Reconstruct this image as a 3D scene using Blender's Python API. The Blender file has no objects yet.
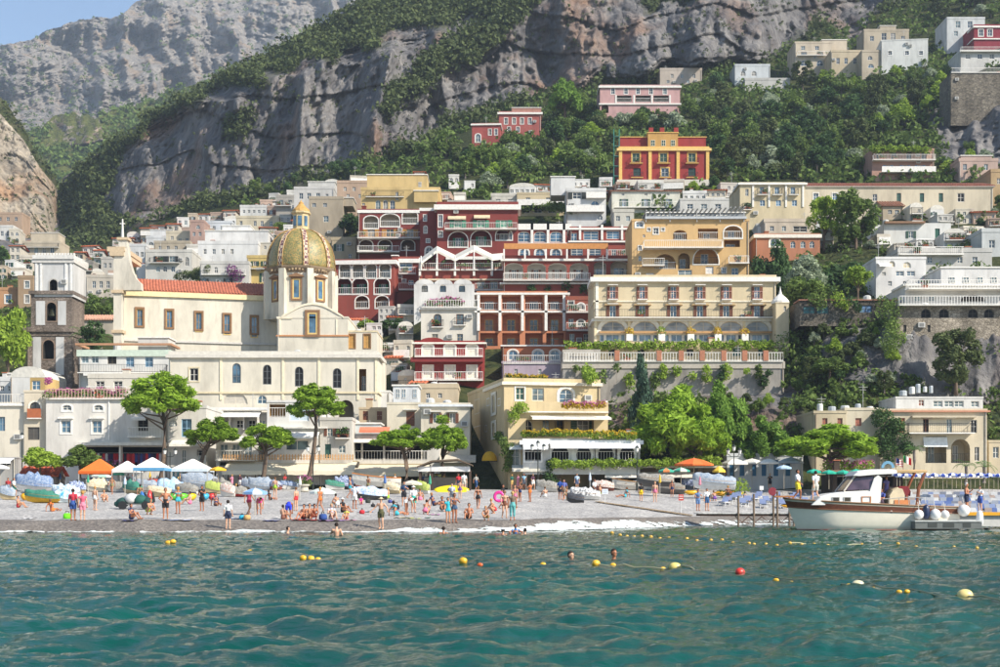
import bpy, math, random
import numpy as np
from mathutils import Vector, Matrix, noise as mnoise
R = math.radians
random.seed(7); rng = np.random.default_rng(11)
SC = bpy.context.scene
COL = SC.collection
# ------------------------------------------------------------------ camera, sky, sun, exposure
F = 1389.0          # focal length in photograph pixels (50 mm on a 36 mm sensor)
HZ = 503.0          # photograph row of the horizon
CAMH = 1.6          # metres above the sea
cam = bpy.data.cameras.new('camera'); camo = bpy.data.objects.new('camera', cam); COL.objects.link(camo)
cam.lens = 50.0; cam.sensor_width = 36.0; cam.shift_y = (HZ-333.5)/1000.0
cam.clip_start = 0.2; cam.clip_end = 12000
camo.location = (0, 0, CAMH); camo.rotation_euler = (R(90), 0, 0)
SC.camera = camo
SUN = Vector((0.80, -0.55, 0.76)).normalized()       # towards the sun: right, behind the camera
world = bpy.data.worlds.new('World'); SC.world = world; world.use_nodes = True
wn = world.node_tree.nodes; wl = world.node_tree.links
sky = wn.new('ShaderNodeTexSky'); sky.sky_type = 'NISHITA'; sky.sun_disc = False
sky.sun_elevation = math.asin(SUN.z); sky.sun_rotation = math.atan2(SUN.x, SUN.y)
sky.altitude = 0; sky.air_density = 1.0; sky.dust_density = 0.6; sky.ozone_density = 1.5
bg = wn.get('Background') or wn.new('ShaderNodeBackground')
wl.new(sky.outputs[0], bg.inputs[0]); bg.inputs[1].default_value = 0.125
sl = bpy.data.lights.new('sun', 'SUN'); sl.energy = 4.7; sl.angle = R(0.55); sl.color = (1.0, 0.93, 0.82)
so = bpy.data.objects.new('sun', sl); COL.objects.link(so)
so.rotation_euler = SUN.to_track_quat('Z', 'Y').to_euler(); so.location = (200, -200, 300)
SC.view_settings.view_transform = 'Standard'; SC.view_settings.look = 'None'
SC.view_settings.gamma = 1.0; SC.view_settings.use_curve_mapping = False
SC.view_settings.exposure = 0.62
SC.render.resolution_x = 1024; SC.render.resolution_y = 683

# ------------------------------------------------------------------ helpers
def P(px, py, d):
    return Vector(((px-500)*d/F, d, CAMH+(HZ-py)*d/F))
def tag(o, label=None, cat=None, group=None, kind=None):
    if label: o['label'] = label
    if cat: o['category'] = cat
    if group: o['group'] = group
    if kind: o['kind'] = kind
    return o
def empty(name, loc=(0,0,0), rz=0.0, label=None, cat=None, group=None):
    o = bpy.data.objects.new(name, None); COL.objects.link(o)
    o.empty_display_size = 0.3
    o.location = loc; o.rotation_euler = (0,0,rz)
    return tag(o, label, cat, group)
def link(name, me, parent=None, loc=None, rz=None, mat=None):
    o = bpy.data.objects.new(name, me); COL.objects.link(o)
    if parent is not None: o.parent = parent
    if loc is not None: o.location = loc
    if rz is not None: o.rotation_euler = (0,0,rz)
    if mat is not None:
        o.material_slots[0].link = 'OBJECT'; o.material_slots[0].material = mat
    return o
def copy_tree(o, parent=None):
    c = o.copy(); COL.objects.link(c); c.parent = parent
    for ch in o.children: copy_tree(ch, c)
    return c
class MB:
    def __init__(s): s.v=[]; s.f=[]; s.m=[]; s.mi=0
    def quad(s, a,b,c,d):
        n=len(s.v); s.v += [tuple(a),tuple(b),tuple(c),tuple(d)]; s.f.append((n,n+1,n+2,n+3)); s.m.append(s.mi)
    def poly(s, pts):
        n=len(s.v); s.v += [tuple(p) for p in pts]; s.f.append(tuple(range(n,n+len(pts)))); s.m.append(s.mi)
    def box(s, x0,x1,y0,y1,z0,z1):
        n=len(s.v)
        s.v += [(x0,y0,z0),(x1,y0,z0),(x1,y1,z0),(x0,y1,z0),(x0,y0,z1),(x1,y0,z1),(x1,y1,z1),(x0,y1,z1)]
        s.f += [(n+3,n+2,n+1,n),(n+4,n+5,n+6,n+7),(n,n+1,n+5,n+4),(n+1,n+2,n+6,n+5),(n+2,n+3,n+7,n+6),(n+3,n,n+4,n+7)]
        s.m += [s.mi]*6
    def prism(s, pts, y0, y1):      # pts in (x,z), extruded along y
        n=len(s.v); k=len(pts)
        s.v += [(p[0],y0,p[1]) for p in pts]+[(p[0],y1,p[1]) for p in pts]
        s.f.append(tuple(range(n,n+k))); s.f.append(tuple(range(n+2*k-1,n+k-1,-1))); s.m += [s.mi]*2
        for i in range(k):
            j=(i+1)%k; s.f.append((n+i,n+k+i,n+k+j,n+j)); s.m.append(s.mi)
    def slab(s, pts, z0, z1):       # pts in (x,y), extruded along z
        n=len(s.v); k=len(pts)
        s.v += [(p[0],p[1],z0) for p in pts]+[(p[0],p[1],z1) for p in pts]
        s.f.append(tuple(range(n+k-1,n-1,-1))); s.f.append(tuple(range(n+k,n+2*k))); s.m += [s.mi]*2
        for i in range(k):
            j=(i+1)%k; s.f.append((n+i,n+j,n+k+j,n+k+i)); s.m.append(s.mi)
    def ring(s, rings, cap0=True, cap1=True, closed=True):
        n=len(s.v); k=len(rings[0])
        for r in rings: s.v += [tuple(p) for p in r]
        for i in range(len(rings)-1):
            for j in range(k if closed else k-1):
                a=n+i*k+j; b=n+i*k+(j+1)%k
                s.f.append((a,b,b+k,a+k)); s.m.append(s.mi)
        if cap0: s.f.append(tuple(range(n+k-1,n-1,-1))); s.m.append(s.mi)
        if cap1: s.f.append(tuple(range(n+(len(rings)-1)*k,n+len(rings)*k))); s.m.append(s.mi)
    def tube(s, pts, rad, k=6, cap=True):
        pts=[Vector(p) for p in pts]
        if not isinstance(rad,(list,tuple)): rad=[rad]*len(pts)
        rings=[]
        up=Vector((0,0,1))
        for i,p in enumerate(pts):
            t=(pts[min(i+1,len(pts)-1)]-pts[max(i-1,0)]).normalized()
            a=t.cross(up)
            if a.length<1e-3: a=t.cross(Vector((1,0,0)))
            a.normalize(); b=t.cross(a)
            rings.append([p+(a*math.cos(6.2832*j/k)+b*math.sin(6.2832*j/k))*rad[i] for j in range(k)])
        s.ring(rings,cap,cap)
    def lathe(s, prof, k=16, c=(0,0,0), a0=0.0):       # prof: (r,z)
        s.ring([[(c[0]+r*math.cos(a0+6.2832*j/k),c[1]+r*math.sin(a0+6.2832*j/k),c[2]+z) for j in range(k)] for r,z in prof])
    def mesh(s, name, mats, smooth=False):
        me=bpy.data.meshes.new(name); me.from_pydata(s.v,[],s.f)
        if not isinstance(mats,(list,tuple)): mats=[mats]
        for m in mats: me.materials.append(m)
        if len(mats)>1: me.polygons.foreach_set('material_index',s.m)
        if smooth: me.polygons.foreach_set('use_smooth',[True]*len(s.f))
        me.update(); return me
    def build(s, name, mats, parent=None, loc=None, rz=None, smooth=False):
        return link(name, s.mesh(name,mats,smooth), parent, loc, rz)
def np_mesh(name, V, Q, mat, smooth=True, attr=None):
    me=bpy.data.meshes.new(name); V=np.asarray(V,np.float32); Q=np.asarray(Q,np.int32)
    me.vertices.add(len(V)); me.vertices.foreach_set('co',V.ravel())
    k=Q.shape[1]; me.loops.add(Q.size); me.loops.foreach_set('vertex_index',Q.ravel())
    me.polygons.add(len(Q)); me.polygons.foreach_set('loop_start',np.arange(0,Q.size,k,dtype=np.int32))
    try: me.polygons.foreach_set('loop_total',np.full(len(Q),k,np.int32))
    except Exception: pass
    me.polygons.foreach_set('use_smooth',np.full(len(Q),smooth))
    for nm,a in (attr or {}).items():
        at=me.attributes.new(nm,'FLOAT','POINT'); at.data.foreach_set('value',np.asarray(a,np.float32))
    me.materials.append(mat); me.update(calc_edges=True); me.validate()
    return me
def grid_quads(nr,nc):
    i=np.arange(nr-1)[:,None]*nc+np.arange(nc-1)[None,:]
    return np.stack([i,i+1,i+nc+1,i+nc],-1).reshape(-1,4)
# numpy value noise
def _h(ix,iy,iz):
    n=(ix*374761393+iy*668265263+iz*2147483647)&0xffffffff
    n=((n^(n>>13))*1274126177)&0xffffffff
    return ((n^(n>>16))&0xffff)/65535.0
def vnoise(x,y,z):
    x=np.asarray(x,float); y=np.asarray(y,float)+np.zeros_like(x); z=np.asarray(z,float)+np.zeros_like(x)
    ix=np.floor(x).astype(np.int64); iy=np.floor(y).astype(np.int64); iz=np.floor(z).astype(np.int64)
    fx=x-ix; fy=y-iy; fz=z-iz
    fx=fx*fx*(3-2*fx); fy=fy*fy*(3-2*fy); fz=fz*fz*(3-2*fz)
    o=0
    for a in (0,1):
        for b in (0,1):
            for c in (0,1):
                o=o+_h(ix+a,iy+b,iz+c)*(fx if a else 1-fx)*(fy if b else 1-fy)*(fz if c else 1-fz)
    return o*2-1
def fbm(x,y,z,o=4):
    r=0; a=1.0
    for i in range(o):
        r=r+a*vnoise(x,y,z); x=x*2.03+5.1; y=y*2.03+1.7; z=z*2.03+9.2; a*=0.5
    return r
# ------------------------------------------------------------------ materials
MC={}
def srgb(h):
    h=h.lstrip('#'); c=[int(h[i:i+2],16)/255 for i in (0,2,4)]
    return tuple((x/12.92 if x<=0.04045 else ((x+0.055)/1.055)**2.4) for x in c)
def newmat(name):
    m=bpy.data.materials.new(name); m.use_nodes=True; nt=m.node_tree
    return m, nt.nodes, nt.links, nt.nodes['Principled BSDF']
def ramp(N, stops):
    r=N.new('ShaderNodeValToRGB'); e=r.color_ramp.elements
    while len(e)<len(stops): e.new(0.5)
    for i,(p,c) in enumerate(stops): e[i].position=p; e[i].color=(*c,1)
    return r
def pos_noise(N,L,scale,vec=(1,1,1),detail=4,rough=0.55,obj=False):
    g=N.new('ShaderNodeTexCoord') if obj else N.new('ShaderNodeNewGeometry')
    mp=N.new('ShaderNodeMapping'); mp.inputs['Scale'].default_value=vec
    L.new(g.outputs['Object' if obj else 'Position'],mp.inputs[0])
    n=N.new('ShaderNodeTexNoise'); n.inputs['Scale'].default_value=scale; n.inputs['Detail'].default_value=detail
    n.inputs['Roughness'].default_value=rough
    L.new(mp.outputs[0],n.inputs[0]); return n
def mixc(N,L,fac,a,b,mode='MIX'):
    m=N.new('ShaderNodeMix'); m.data_type='RGBA'; m.blend_type=mode
    for i,v in ((0,fac),(6,a),(7,b)):
        if hasattr(v,'links') or hasattr(v,'is_linked'): L.new(v,m.inputs[i])
        elif i==0: m.inputs[0].default_value=v
        else: m.inputs[i].default_value=(*v,1) if len(v)==3 else v
    return m.outputs[2]
def plain(col, rough=0.7, metal=0.0, var=0.12, sc=3.0, spec=None):
    if isinstance(col,str): col=srgb(col)
    col=tuple(c*.84 for c in col)
    k=('p',tuple(round(c,3) for c in col),rough,metal,var)
    if k in MC: return MC[k]
    m,N,L,b=newmat('paint_%d'%len(MC)); MC[k]=m
    n=pos_noise(N,L,sc)
    lo=tuple(c*(1-var) for c in col); hi=tuple(min(1,c*(1+var)) for c in col)
    r=ramp(N,[(0.3,lo),(0.7,hi)]); L.new(n.outputs[0],r.inputs[0]); L.new(r.outputs[0],b.inputs['Base Color'])
    b.inputs['Roughness'].default_value=rough; b.inputs['Metallic'].default_value=metal
    if spec is not None: b.inputs['Specular IOR Level'].default_value=spec
    return m
def stucco(col, dirt=0.35):
    if isinstance(col,str): col=srgb(col)
    lum=sum(col)/3; col=tuple((c*.84+lum*.16)*.74 for c in col)
    k=('s',tuple(round(c,3) for c in col),dirt)
    if k in MC: return MC[k]
    m,N,L,b=newmat('stucco_%d'%len(MC)); MC[k]=m
    n1=pos_noise(N,L,0.45,(1,1,0.35),5,0.65); n2=pos_noise(N,L,2.2,(1,1,0.16),4,0.6)
    r1=ramp(N,[(0.30,tuple(c*(1-0.36*dirt*2) for c in col)),(0.55,col),(0.8,tuple(min(.86,c*1.06+.01) for c in col))])
    L.new(n1.outputs[0],r1.inputs[0])
    g=(col[0]*.55+.05,col[1]*.52+.045,col[2]*.5+.04)
    r2=ramp(N,[(0.56,(0,0,0)),(0.80,(1,1,1))]); L.new(n2.outputs[0],r2.inputs[0])
    mm=N.new('ShaderNodeMath'); mm.operation='MULTIPLY'; mm.inputs[1].default_value=dirt*1.7
    L.new(r2.outputs[0],mm.inputs[0])
    L.new(mixc(N,L,mm.outputs[0],r1.outputs[0],g),b.inputs['Base Color'])
    n3=pos_noise(N,L,9,(1,1,1),4,0.6); bp=N.new('ShaderNodeBump'); bp.inputs['Strength'].default_value=0.25; bp.inputs['Distance'].default_value=0.04
    L.new(n3.outputs[0],bp.inputs['Height']); L.new(bp.outputs[0],b.inputs['Normal'])
    b.inputs['Roughness'].default_value=0.9; b.inputs['Specular IOR Level'].default_value=0.15
    return m
def stone_mat(c1='#8d8577',c2='#5f5a52',scale=1.6):
    k=('st',c1,c2,scale)
    if k in MC: return MC[k]
    m,N,L,b=newmat('stone_%d'%len(MC)); MC[k]=m
    g=N.new('ShaderNodeNewGeometry'); mp=N.new('ShaderNodeMapping'); mp.inputs['Scale'].default_value=(1,1,1.6)
    L.new(g.outputs['Position'],mp.inputs[0])
    v=N.new('ShaderNodeTexVoronoi'); v.inputs['Scale'].default_value=scale; L.new(mp.outputs[0],v.inputs[0])
    v2=N.new('ShaderNodeTexVoronoi'); v2.feature='DISTANCE_TO_EDGE'; v2.inputs['Scale'].default_value=scale; L.new(mp.outputs[0],v2.inputs[0])
    r=ramp(N,[(0.0,srgb(c2)),(1.0,srgb(c1))]); L.new(v.outputs['Color'],r.inputs[0])
    n=pos_noise(N,L,0.35,(1,1,.4),5,.6); r3=ramp(N,[(.35,(.55,.53,.5)),(.65,(1.1,1.08,1.05))]); L.new(n.outputs[0],r3.inputs[0])
    col=mixc(N,L,1.0,r.outputs[0],r3.outputs[0],'MULTIPLY')
    r2=ramp(N,[(0.0,(0.35,0.33,0.3)),(0.09,(1,1,1))]); L.new(v2.outputs['Distance'],r2.inputs[0])
    L.new(mixc(N,L,1.0,col,r2.outputs[0],'MULTIPLY'),b.inputs['Base Color'])
    bp=N.new('ShaderNodeBump'); bp.inputs['Strength'].default_value=0.6; bp.inputs['Distance'].default_value=0.08
    L.new(r2.outputs[0],bp.inputs['Height']); L.new(bp.outputs[0],b.inputs['Normal']); b.inputs['Roughness'].default_value=.92
    return m
def glass_mat(col=(0.035,0.055,0.075), rough=0.12):
    k=('g',col,rough)
    if k in MC: return MC[k]
    m,N,L,b=newmat('window_glass_%d'%len(MC)); MC[k]=m
    n=pos_noise(N,L,0.9,(1,1,1),2); r=ramp(N,[(.35,tuple(c*.5 for c in col)),(.65,tuple(c*1.6 for c in col))])
    L.new(n.outputs[0],r.inputs[0]); L.new(r.outputs[0],b.inputs['Base Color'])
    b.inputs['Roughness'].default_value=rough; b.inputs['Specular IOR Level'].default_value=0.8
    n2=pos_noise(N,L,0.7,(1,1,1),2); bp=N.new('ShaderNodeBump'); bp.inputs['Strength'].default_value=.15; bp.inputs['Distance'].default_value=.1
    L.new(n2.outputs[0],bp.inputs['Height']); L.new(bp.outputs[0],b.inputs['Normal'])
    return m
def leaf_mat(dark, lite, name='leaf', sss=0.25):
    k=('l',dark,lite)
    if k in MC: return MC[k]
    m,N,L,b=newmat(name); MC[k]=m
    oi=N.new('ShaderNodeObjectInfo'); n=pos_noise(N,L,1.1,(1,1,1),3)
    wn_=N.new('ShaderNodeTexWhiteNoise'); g=N.new('ShaderNodeNewGeometry'); L.new(g.outputs['Random Per Island'],wn_.inputs[0]); wn_.noise_dimensions='1D'
    L.new(g.outputs['Random Per Island'],wn_.inputs['W'])
    ad=N.new('ShaderNodeMath'); ad.operation='ADD'; L.new(n.outputs[0],ad.inputs[0]); L.new(wn_.outputs['Value'],ad.inputs[1])
    ad2=N.new('ShaderNodeMath'); ad2.operation='MULTIPLY_ADD'; L.new(oi.outputs['Random'],ad2.inputs[0]); ad2.inputs[1].default_value=.5; L.new(ad.outputs[0],ad2.inputs[2])
    r=ramp(N,[(0.15,srgb(dark)),(0.85,srgb(lite))]); mm=N.new('ShaderNodeMath'); mm.operation='MULTIPLY'; mm.inputs[1].default_value=.5
    L.new(ad2.outputs[0],mm.inputs[0]); L.new(mm.outputs[0],r.inputs[0])
    L.new(r.outputs[0],b.inputs['Base Color']); b.inputs['Roughness'].default_value=.75; b.inputs['Specular IOR Level'].default_value=.2
    tr=N.new('ShaderNodeBsdfTranslucent'); L.new(r.outputs[0],tr.inputs[0])
    mx=N.new('ShaderNodeMixShader'); mx.inputs[0].default_value=sss; out=N['Material Output']
    L.new(b.outputs[0],mx.inputs[1]); L.new(tr.outputs[0],mx.inputs[2]); L.new(mx.outputs[0],out.inputs[0])
    return m
# ------------------------------------------------------------------ the land: distance of the hillside along each photo column
TD={-200:[(492,148),(440,175),(400,200),(330,230),(300,300),(260,370),(235,420),(150,600)],
0:[(492,148),(440,172),(400,195),(340,215),(310,280),(280,310),(250,360),(235,420),(150,600)],
60:[(492,148),(440,170),(380,195),(340,215),(310,270),(280,320),(255,400),(240,470),(200,505),(170,530)],
100:[(492,148),(440,168),(380,205),(320,230),(295,290),(270,330),(250,400),(235,445),(185,468),(150,490)],
150:[(492,148),(440,166),(380,210),(320,240),(280,300),(250,345),(230,400),(210,425),(150,443),(112,475)],
200:[(492,148),(440,165),(400,200),(330,230),(285,285),(250,330),(225,385),(200,410),(101,432),(90,480)],
260:[(492,148),(440,165),(400,198),(330,230),(290,270),(250,310),(215,370),(190,398),(76,424),(60,470)],
320:[(492,148),(440,163),(400,192),(330,225),(280,255),(240,290),(200,340),(180,382),(62,410),(30,465)],
380:[(492,148),(440,163),(400,182),(340,210),(300,232),(250,262),(215,285),(180,310),(160,370),(55,398),(0,465),(-60,510)],
440:[(492,148),(440,162),(400,172),(340,200),(300,215),(250,245),(210,268),(190,290),(150,340),(130,385),(34,408),(0,445),(-60,490)],
500:[(492,148),(440,163),(400,176),(340,200),(300,215),(260,237),(220,262),(190,285),(140,335),(110,385),(10,415),(-60,450)],
560:[(492,148),(460,165),(430,172),(400,180),(365,190),(340,200),(300,216),(260,238),(220,262),(190,285),(140,340),(90,395),(0,420),(-60,440)],
620:[(492,148),(460,156),(402,167),(390,178),(365,192),(280,212),(220,250),(185,282),(130,340),(85,395),(0,418),(-60,440)],
700:[(492,148),(460,154),(402,164),(390,176),(365,190),(280,212),(215,250),(185,282),(130,335),(80,385),(60,405),(0,422),(-60,440)],
780:[(492,147),(460,152),(402,161),(390,171),(340,180),(280,200),(230,230),(200,262),(150,305),(70,385),(60,395),(0,415),(-60,430)],
850:[(490,146),(466,152),(400,161),(340,170),(300,182),(250,212),(205,255),(150,298),(70,370),(30,415),(0,425),(-60,450)],
920:[(490,146),(466,152),(400,162),(330,168),(300,180),(260,200),(205,250),(160,290),(100,330),(60,365),(0,430),(-60,470)],
1000:[(490,146),(466,152),(400,162),(335,168),(290,178),(250,205),(205,248),(160,280),(100,310),(60,345),(0,410),(-60,460)],
1250:[(490,146),(466,152),(400,162),(335,168),(290,178),(250,205),(205,248),(160,280),(100,310),(60,345),(0,410),(-60,460)]}
TPX=sorted(TD)
def _colD(c,py):
    t=TD[c]; ys=[p[0] for p in t][::-1]; ds=[p[1] for p in t][::-1]
    return np.interp(py,ys,ds)
def DEP(px,py):
    px=np.asarray(px,float); py=np.asarray(py,float); px,py=np.broadcast_arrays(px,py)
    tab=np.stack([_colD(c,py) for c in TPX],0)
    k=np.clip(np.searchsorted(TPX,px)-1,0,len(TPX)-2); T=np.array(TPX,float)
    t=np.clip((px-T[k])/(T[k+1]-T[k]),0,1); t=t*t*(3-2*t)*.5+t*.5
    ii=np.indices(px.shape)
    a=tab[(k,)+tuple(ii)]; b=tab[(k+1,)+tuple(ii)]
    return a*(1-t)+b*t
def D1(px,py): return float(DEP(np.array([px]),np.array([py]))[0])
YT0=0
def YTOP(px): return np.interp(px,[-200,30,58,63,100,150,200,250,300,340,372,420,1300],[238,238,215,178,152,115,92,62,40,15,-5,-55,-55])
def inpoly(px,py,poly):
    px=np.asarray(px,float); py=np.asarray(py,float); r=np.zeros(px.shape,bool); n=len(poly)
    for i in range(n):
        x0,y0=poly[i]; x1,y1=poly[(i+1)%n]
        c=((y0>py)!=(y1>py)); xx=(x1-x0)*(py-y0)/((y1-y0) or 1e-9)+x0
        r^=c&(px<xx)
    return r
YCL_X=[55,100,150,200,300,360,400,450,500,560,600,700,760,800,850,900,1000]; YCL_Y=[258,236,215,203,180,160,150,128,107,86,80,64,60,34,18,0,-30]
VEG=[  # vegetated areas on the cliffs, photo polygons
 [(55,180),(100,150),(150,112),(250,58),(370,-8),(560,-60),(540,-10),(470,16),(440,24),(400,40),(370,52),(330,60),(285,70),(250,82),(200,101),(150,128),(122,165),(107,200),(130,224),(160,228),(100,250),(55,262)],
 [(580,-40),(520,20),(478,58),(440,74),(418,96),(392,119),(372,117),(385,95),(410,72),(425,47),(470,26),(505,0)],
 [(230,122),(250,112),(246,138),(232,142)],
 [(440,130),(470,112),(480,130),(450,150)],
 [(600,-60),(700,-60),(690,8),(640,12)],
]
def vegmask(px,py):
    a=0
    for k,(ox,oy) in enumerate(((0,0),(7,0),(-7,0),(0,6),(0,-6))):
        a=a+vegmask0(px+ox+9*fbm(px*.045,py*.06,0*px,4),py+oy+8*fbm(px*.045,py*.06,0*px+7,4))
    return a/5
def vegmask0(px,py):
    m=np.zeros(np.shape(px)); ycl=np.interp(px,YCL_X,YCL_Y)
    m=np.where(py>ycl,1.0,0.0)
    for p in VEG: m=np.maximum(m,inpoly(px,py,p)*1.0)
    # bare rock patches lower on the hill
    for p in [[(690,388),(800,380),(800,432),(745,440),(700,420)],[(895,330),(1010,325),(1010,400),(985,402),(900,392)],[(935,105),(1010,100),(1010,172),(945,165),(935,140)],
              [(838,0),(870,0),(862,40),(838,30)],[(600,390),(640,395),(630,430),(600,420)],[(820,330),(900,328),(900,385),(830,380)]]:
        m=np.where(inpoly(px,py,p),0.15,m)
    return m
def sheet(name, px, tops, botf, depf, rows, amp, mat, label=None, warp=True, vegf=None, back=180, fs=1.0, zf=1.0):
    nc=len(px); v=np.linspace(0,1,rows)
    bot=np.zeros(nc)+botf
    PX=np.repeat(px[None,:],rows,0); PY=bot[None,:]+(tops-bot)[None,:]*v[:,None]
    D=depf(PX,PY)
    X=(PX-500)*D/F; Z=CAMH+(HZ-PY)*D/F
    rock=1-vegf(PX,PY)
    a=amp(PX,PY,rock)
    Xr=(PX-500)*float(np.mean(D[rows//2:]))/F
    n=fbm(Xr*.036*fs,Z*.008*fs*zf+3,Z*.008*fs*zf,6)+0.42*fbm(Xr*.15*fs,Z*.03*fs,Z*.03*fs+7,4)
    rib=1-np.abs(vnoise(Xr*.085*fs+.5*fbm(Xr*.03*fs,Z*.02*fs,0*Z,2),Z*.010*fs,0*Z))*2.2
    led=Z*.06*fs+1.6*fbm(Xr*.02*fs,Z*.01*fs,0*Z,3); led=led-np.floor(led)
    n=n-.55*np.clip(rib,0,1)*rock+(.16*(led**3)-.06)*rock+.12*fbm(X*.5,D*.5,Z*.25,3)*rock
    D2=D+n*a
    X=(PX-500)*D2/F; Y=D2; Z=CAMH+(HZ-PY)*D2/F
    V=np.stack([X,Y,Z],-1)
    # behind the ridge the land falls away again
    ext=[]
    for t,(b,dz) in enumerate(((15,-2),(60,-12),(back,-60))):
        e=V[-1].copy(); e[:,1]+=b; e[:,0]*=1+b/np.maximum(D[-1],1); e[:,2]+=dz; ext.append(e)
    V=np.concatenate([V]+[e[None] for e in ext],0)
    veg=np.concatenate([1-rock]+[np.ones((1,nc))]*3,0)
    me=np_mesh(name,V.reshape(-1,3),grid_quads(rows+3,nc),mat,True,{'veg':veg.ravel()})
    SH[name]=(V[:rows],1-rock,PX,PY)
    return tag(link(name,me),kind='structure')
SH={}
def land_mat(name, rock=('#7d7a78','#9a948d','#55534f','#a8795a'), soil=('#2c3620','#4a4c2c'), vsc=0.05, bump=1.0, sparse=0.45):
    m,N,L,b=newmat(name)
    n1=pos_noise(N,L,0.10,(1,1,.35),7,.65); n2=pos_noise(N,L,0.035,(1,1,.5),4,.5); n3=pos_noise(N,L,0.5,(1,1,.10),5,.6)
    r1=ramp(N,[(.30,srgb(rock[2])),(.5,srgb(rock[0])),(.68,srgb(rock[1]))]); L.new(n1.outputs[0],r1.inputs[0])
    r2=ramp(N,[(.52,(0,0,0)),(.66,(1,1,1))]); L.new(n2.outputs[0],r2.inputs[0])
    mm=N.new('ShaderNodeMath'); mm.operation='MULTIPLY'; mm.inputs[1].default_value=.75; L.new(r2.outputs[0],mm.inputs[0])
    c=mixc(N,L,mm.outputs[0],r1.outputs[0],srgb(rock[3]))
    r3=ramp(N,[(.35,(.62,.62,.64)),(.62,(1.12,1.1,1.08))]); L.new(n3.outputs[0],r3.inputs[0])
    c=mixc(N,L,1.0,c,r3.outputs[0],'MULTIPLY')
    at=N.new('ShaderNodeAttribute'); at.attribute_name='veg'
    n4=pos_noise(N,L,vsc*4,(1,1,1),6,.65)
    # scrub settles on ledges: facing-up parts and noise
    g=N.new('ShaderNodeNewGeometry'); sp=N.new('ShaderNodeSeparateXYZ'); L.new(g.outputs['Normal'],sp.inputs[0])
    a1=N.new('ShaderNodeMath'); a1.operation='MULTIPLY_ADD'; L.new(sp.outputs[2],a1.inputs[0]); a1.inputs[1].default_value=.75; L.new(n4.outputs[0],a1.inputs[2])
    r4=ramp(N,[(sparse+.42,(0,0,0)),(sparse+.56,(1,1,1))]); L.new(a1.outputs[0],r4.inputs[0])
    mx=N.new('ShaderNodeMath'); mx.operation='MAXIMUM'; L.new(r4.outputs[0],mx.inputs[0])
    vv=N.new('ShaderNodeMath'); vv.operation='MULTIPLY_ADD'; L.new(n4.outputs[0],vv.inputs[0]); vv.inputs[1].default_value=1.2; 
    sb=N.new('ShaderNodeMath'); sb.operation='MULTIPLY_ADD'; L.new(at.outputs['Fac'],sb.inputs[0]); sb.inputs[1].default_value=1.9; sb.inputs[2].default_value=-1.35
    L.new(sb.outputs[0],vv.inputs[2]); vv.use_clamp=True; L.new(vv.outputs[0],mx.inputs[1])
    n5=pos_noise(N,L,.6,(1,1,1),5,.6); r5=ramp(N,[(.35,srgb(soil[0])),(.68,srgb(soil[1]))]); L.new(n5.outputs[0],r5.inputs[0])
    L.new(mixc(N,L,mx.outputs[0],c,r5.outputs[0]),b.inputs['Base Color'])
    b.inputs['Roughness'].default_value=.95; b.inputs['Specular IOR Level'].default_value=.1
    nb=pos_noise(N,L,.28,(1,1,.45),8,.7); bp=N.new('ShaderNodeBump'); bp.inputs['Strength'].default_value=.7; bp.inputs['Distance'].default_value=1.4*bump
    vc=N.new('ShaderNodeTexVoronoi'); vc.feature='DISTANCE_TO_EDGE'; vc.inputs['Scale'].default_value=.22/max(1,bump*.6)
    wv=pos_noise(N,L,.3,(1,1,.4),4,.6); gm=N.new('ShaderNodeNewGeometry'); mpp=N.new('ShaderNodeMapping'); mpp.inputs['Scale'].default_value=(1,1,.35); L.new(gm.outputs['Position'],mpp.inputs[0])
    vm=N.new('ShaderNodeVectorMath'); vm.operation='MULTIPLY_ADD'; L.new(wv.outputs['Color'],vm.inputs[0]); vm.inputs[1].default_value=(3,3,3); L.new(mpp.outputs[0],vm.inputs[2]); L.new(vm.outputs[0],vc.inputs[0])
    rc=ramp(N,[(0,(0,0,0)),(.12,(1,1,1))]); L.new(vc.outputs['Distance'],rc.inputs[0])
    ah=N.new('ShaderNodeMath'); ah.operation='MULTIPLY_ADD'; L.new(rc.outputs[0],ah.inputs[0]); ah.inputs[1].default_value=.35; L.new(nb.outputs[0],ah.inputs[2])
    L.new(ah.outputs[0],bp.inputs['Height']); L.new(bp.outputs[0],b.inputs['Normal'])
    return m
pxA=np.concatenate([np.linspace(-200,-20,40),np.linspace(-18,1020,680),np.linspace(1024,1250,40)])
def ampA(px,py,rock):
    far=np.clip((330-py)/200,0,1)
    lo=0.6+3.2*np.clip((200-py)/80,0,1)
    return (lo+(2.6+13.4*far-lo)*np.clip(rock*1.3-.15,0,1))*np.clip((480-py)/60,0,1)
hill_rock=land_mat('hillside',('#716f6e','#8d8a86','#504f51','#8a6b54'),sparse=.66)
sheet('hillside',pxA,YTOP(pxA),492,DEP,430,ampA,hill_rock,vegf=vegmask)
# left crag, sunlit
pxB=np.linspace(-160,79,170)
topB=np.interp(pxB,[-160,-60,0,10,25,40,60,72,79],[60,80,100,108,130,160,186,202,238])+3*fbm(pxB*.13,0*pxB,0*pxB,3)
depB=lambda px,py: 430+np.clip(px+40,0,None)*.35+np.clip(px-45,0,None)**2*.10+np.clip(245-py,0,None)*.55
vegB=lambda px,py: np.where((py<np.interp(px,[0,25,40,60,75],[114,142,168,192,206])),.9,.12)
sheet('crag',pxB,topB,np.full(170,262.),depB,120,lambda px,py,r:6+6*r,land_mat('crag_rock',('#988e7e','#b5aa97','#655c51','#a47e5c'),bump=.9,sparse=.68),vegf=vegB,back=120)
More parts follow.
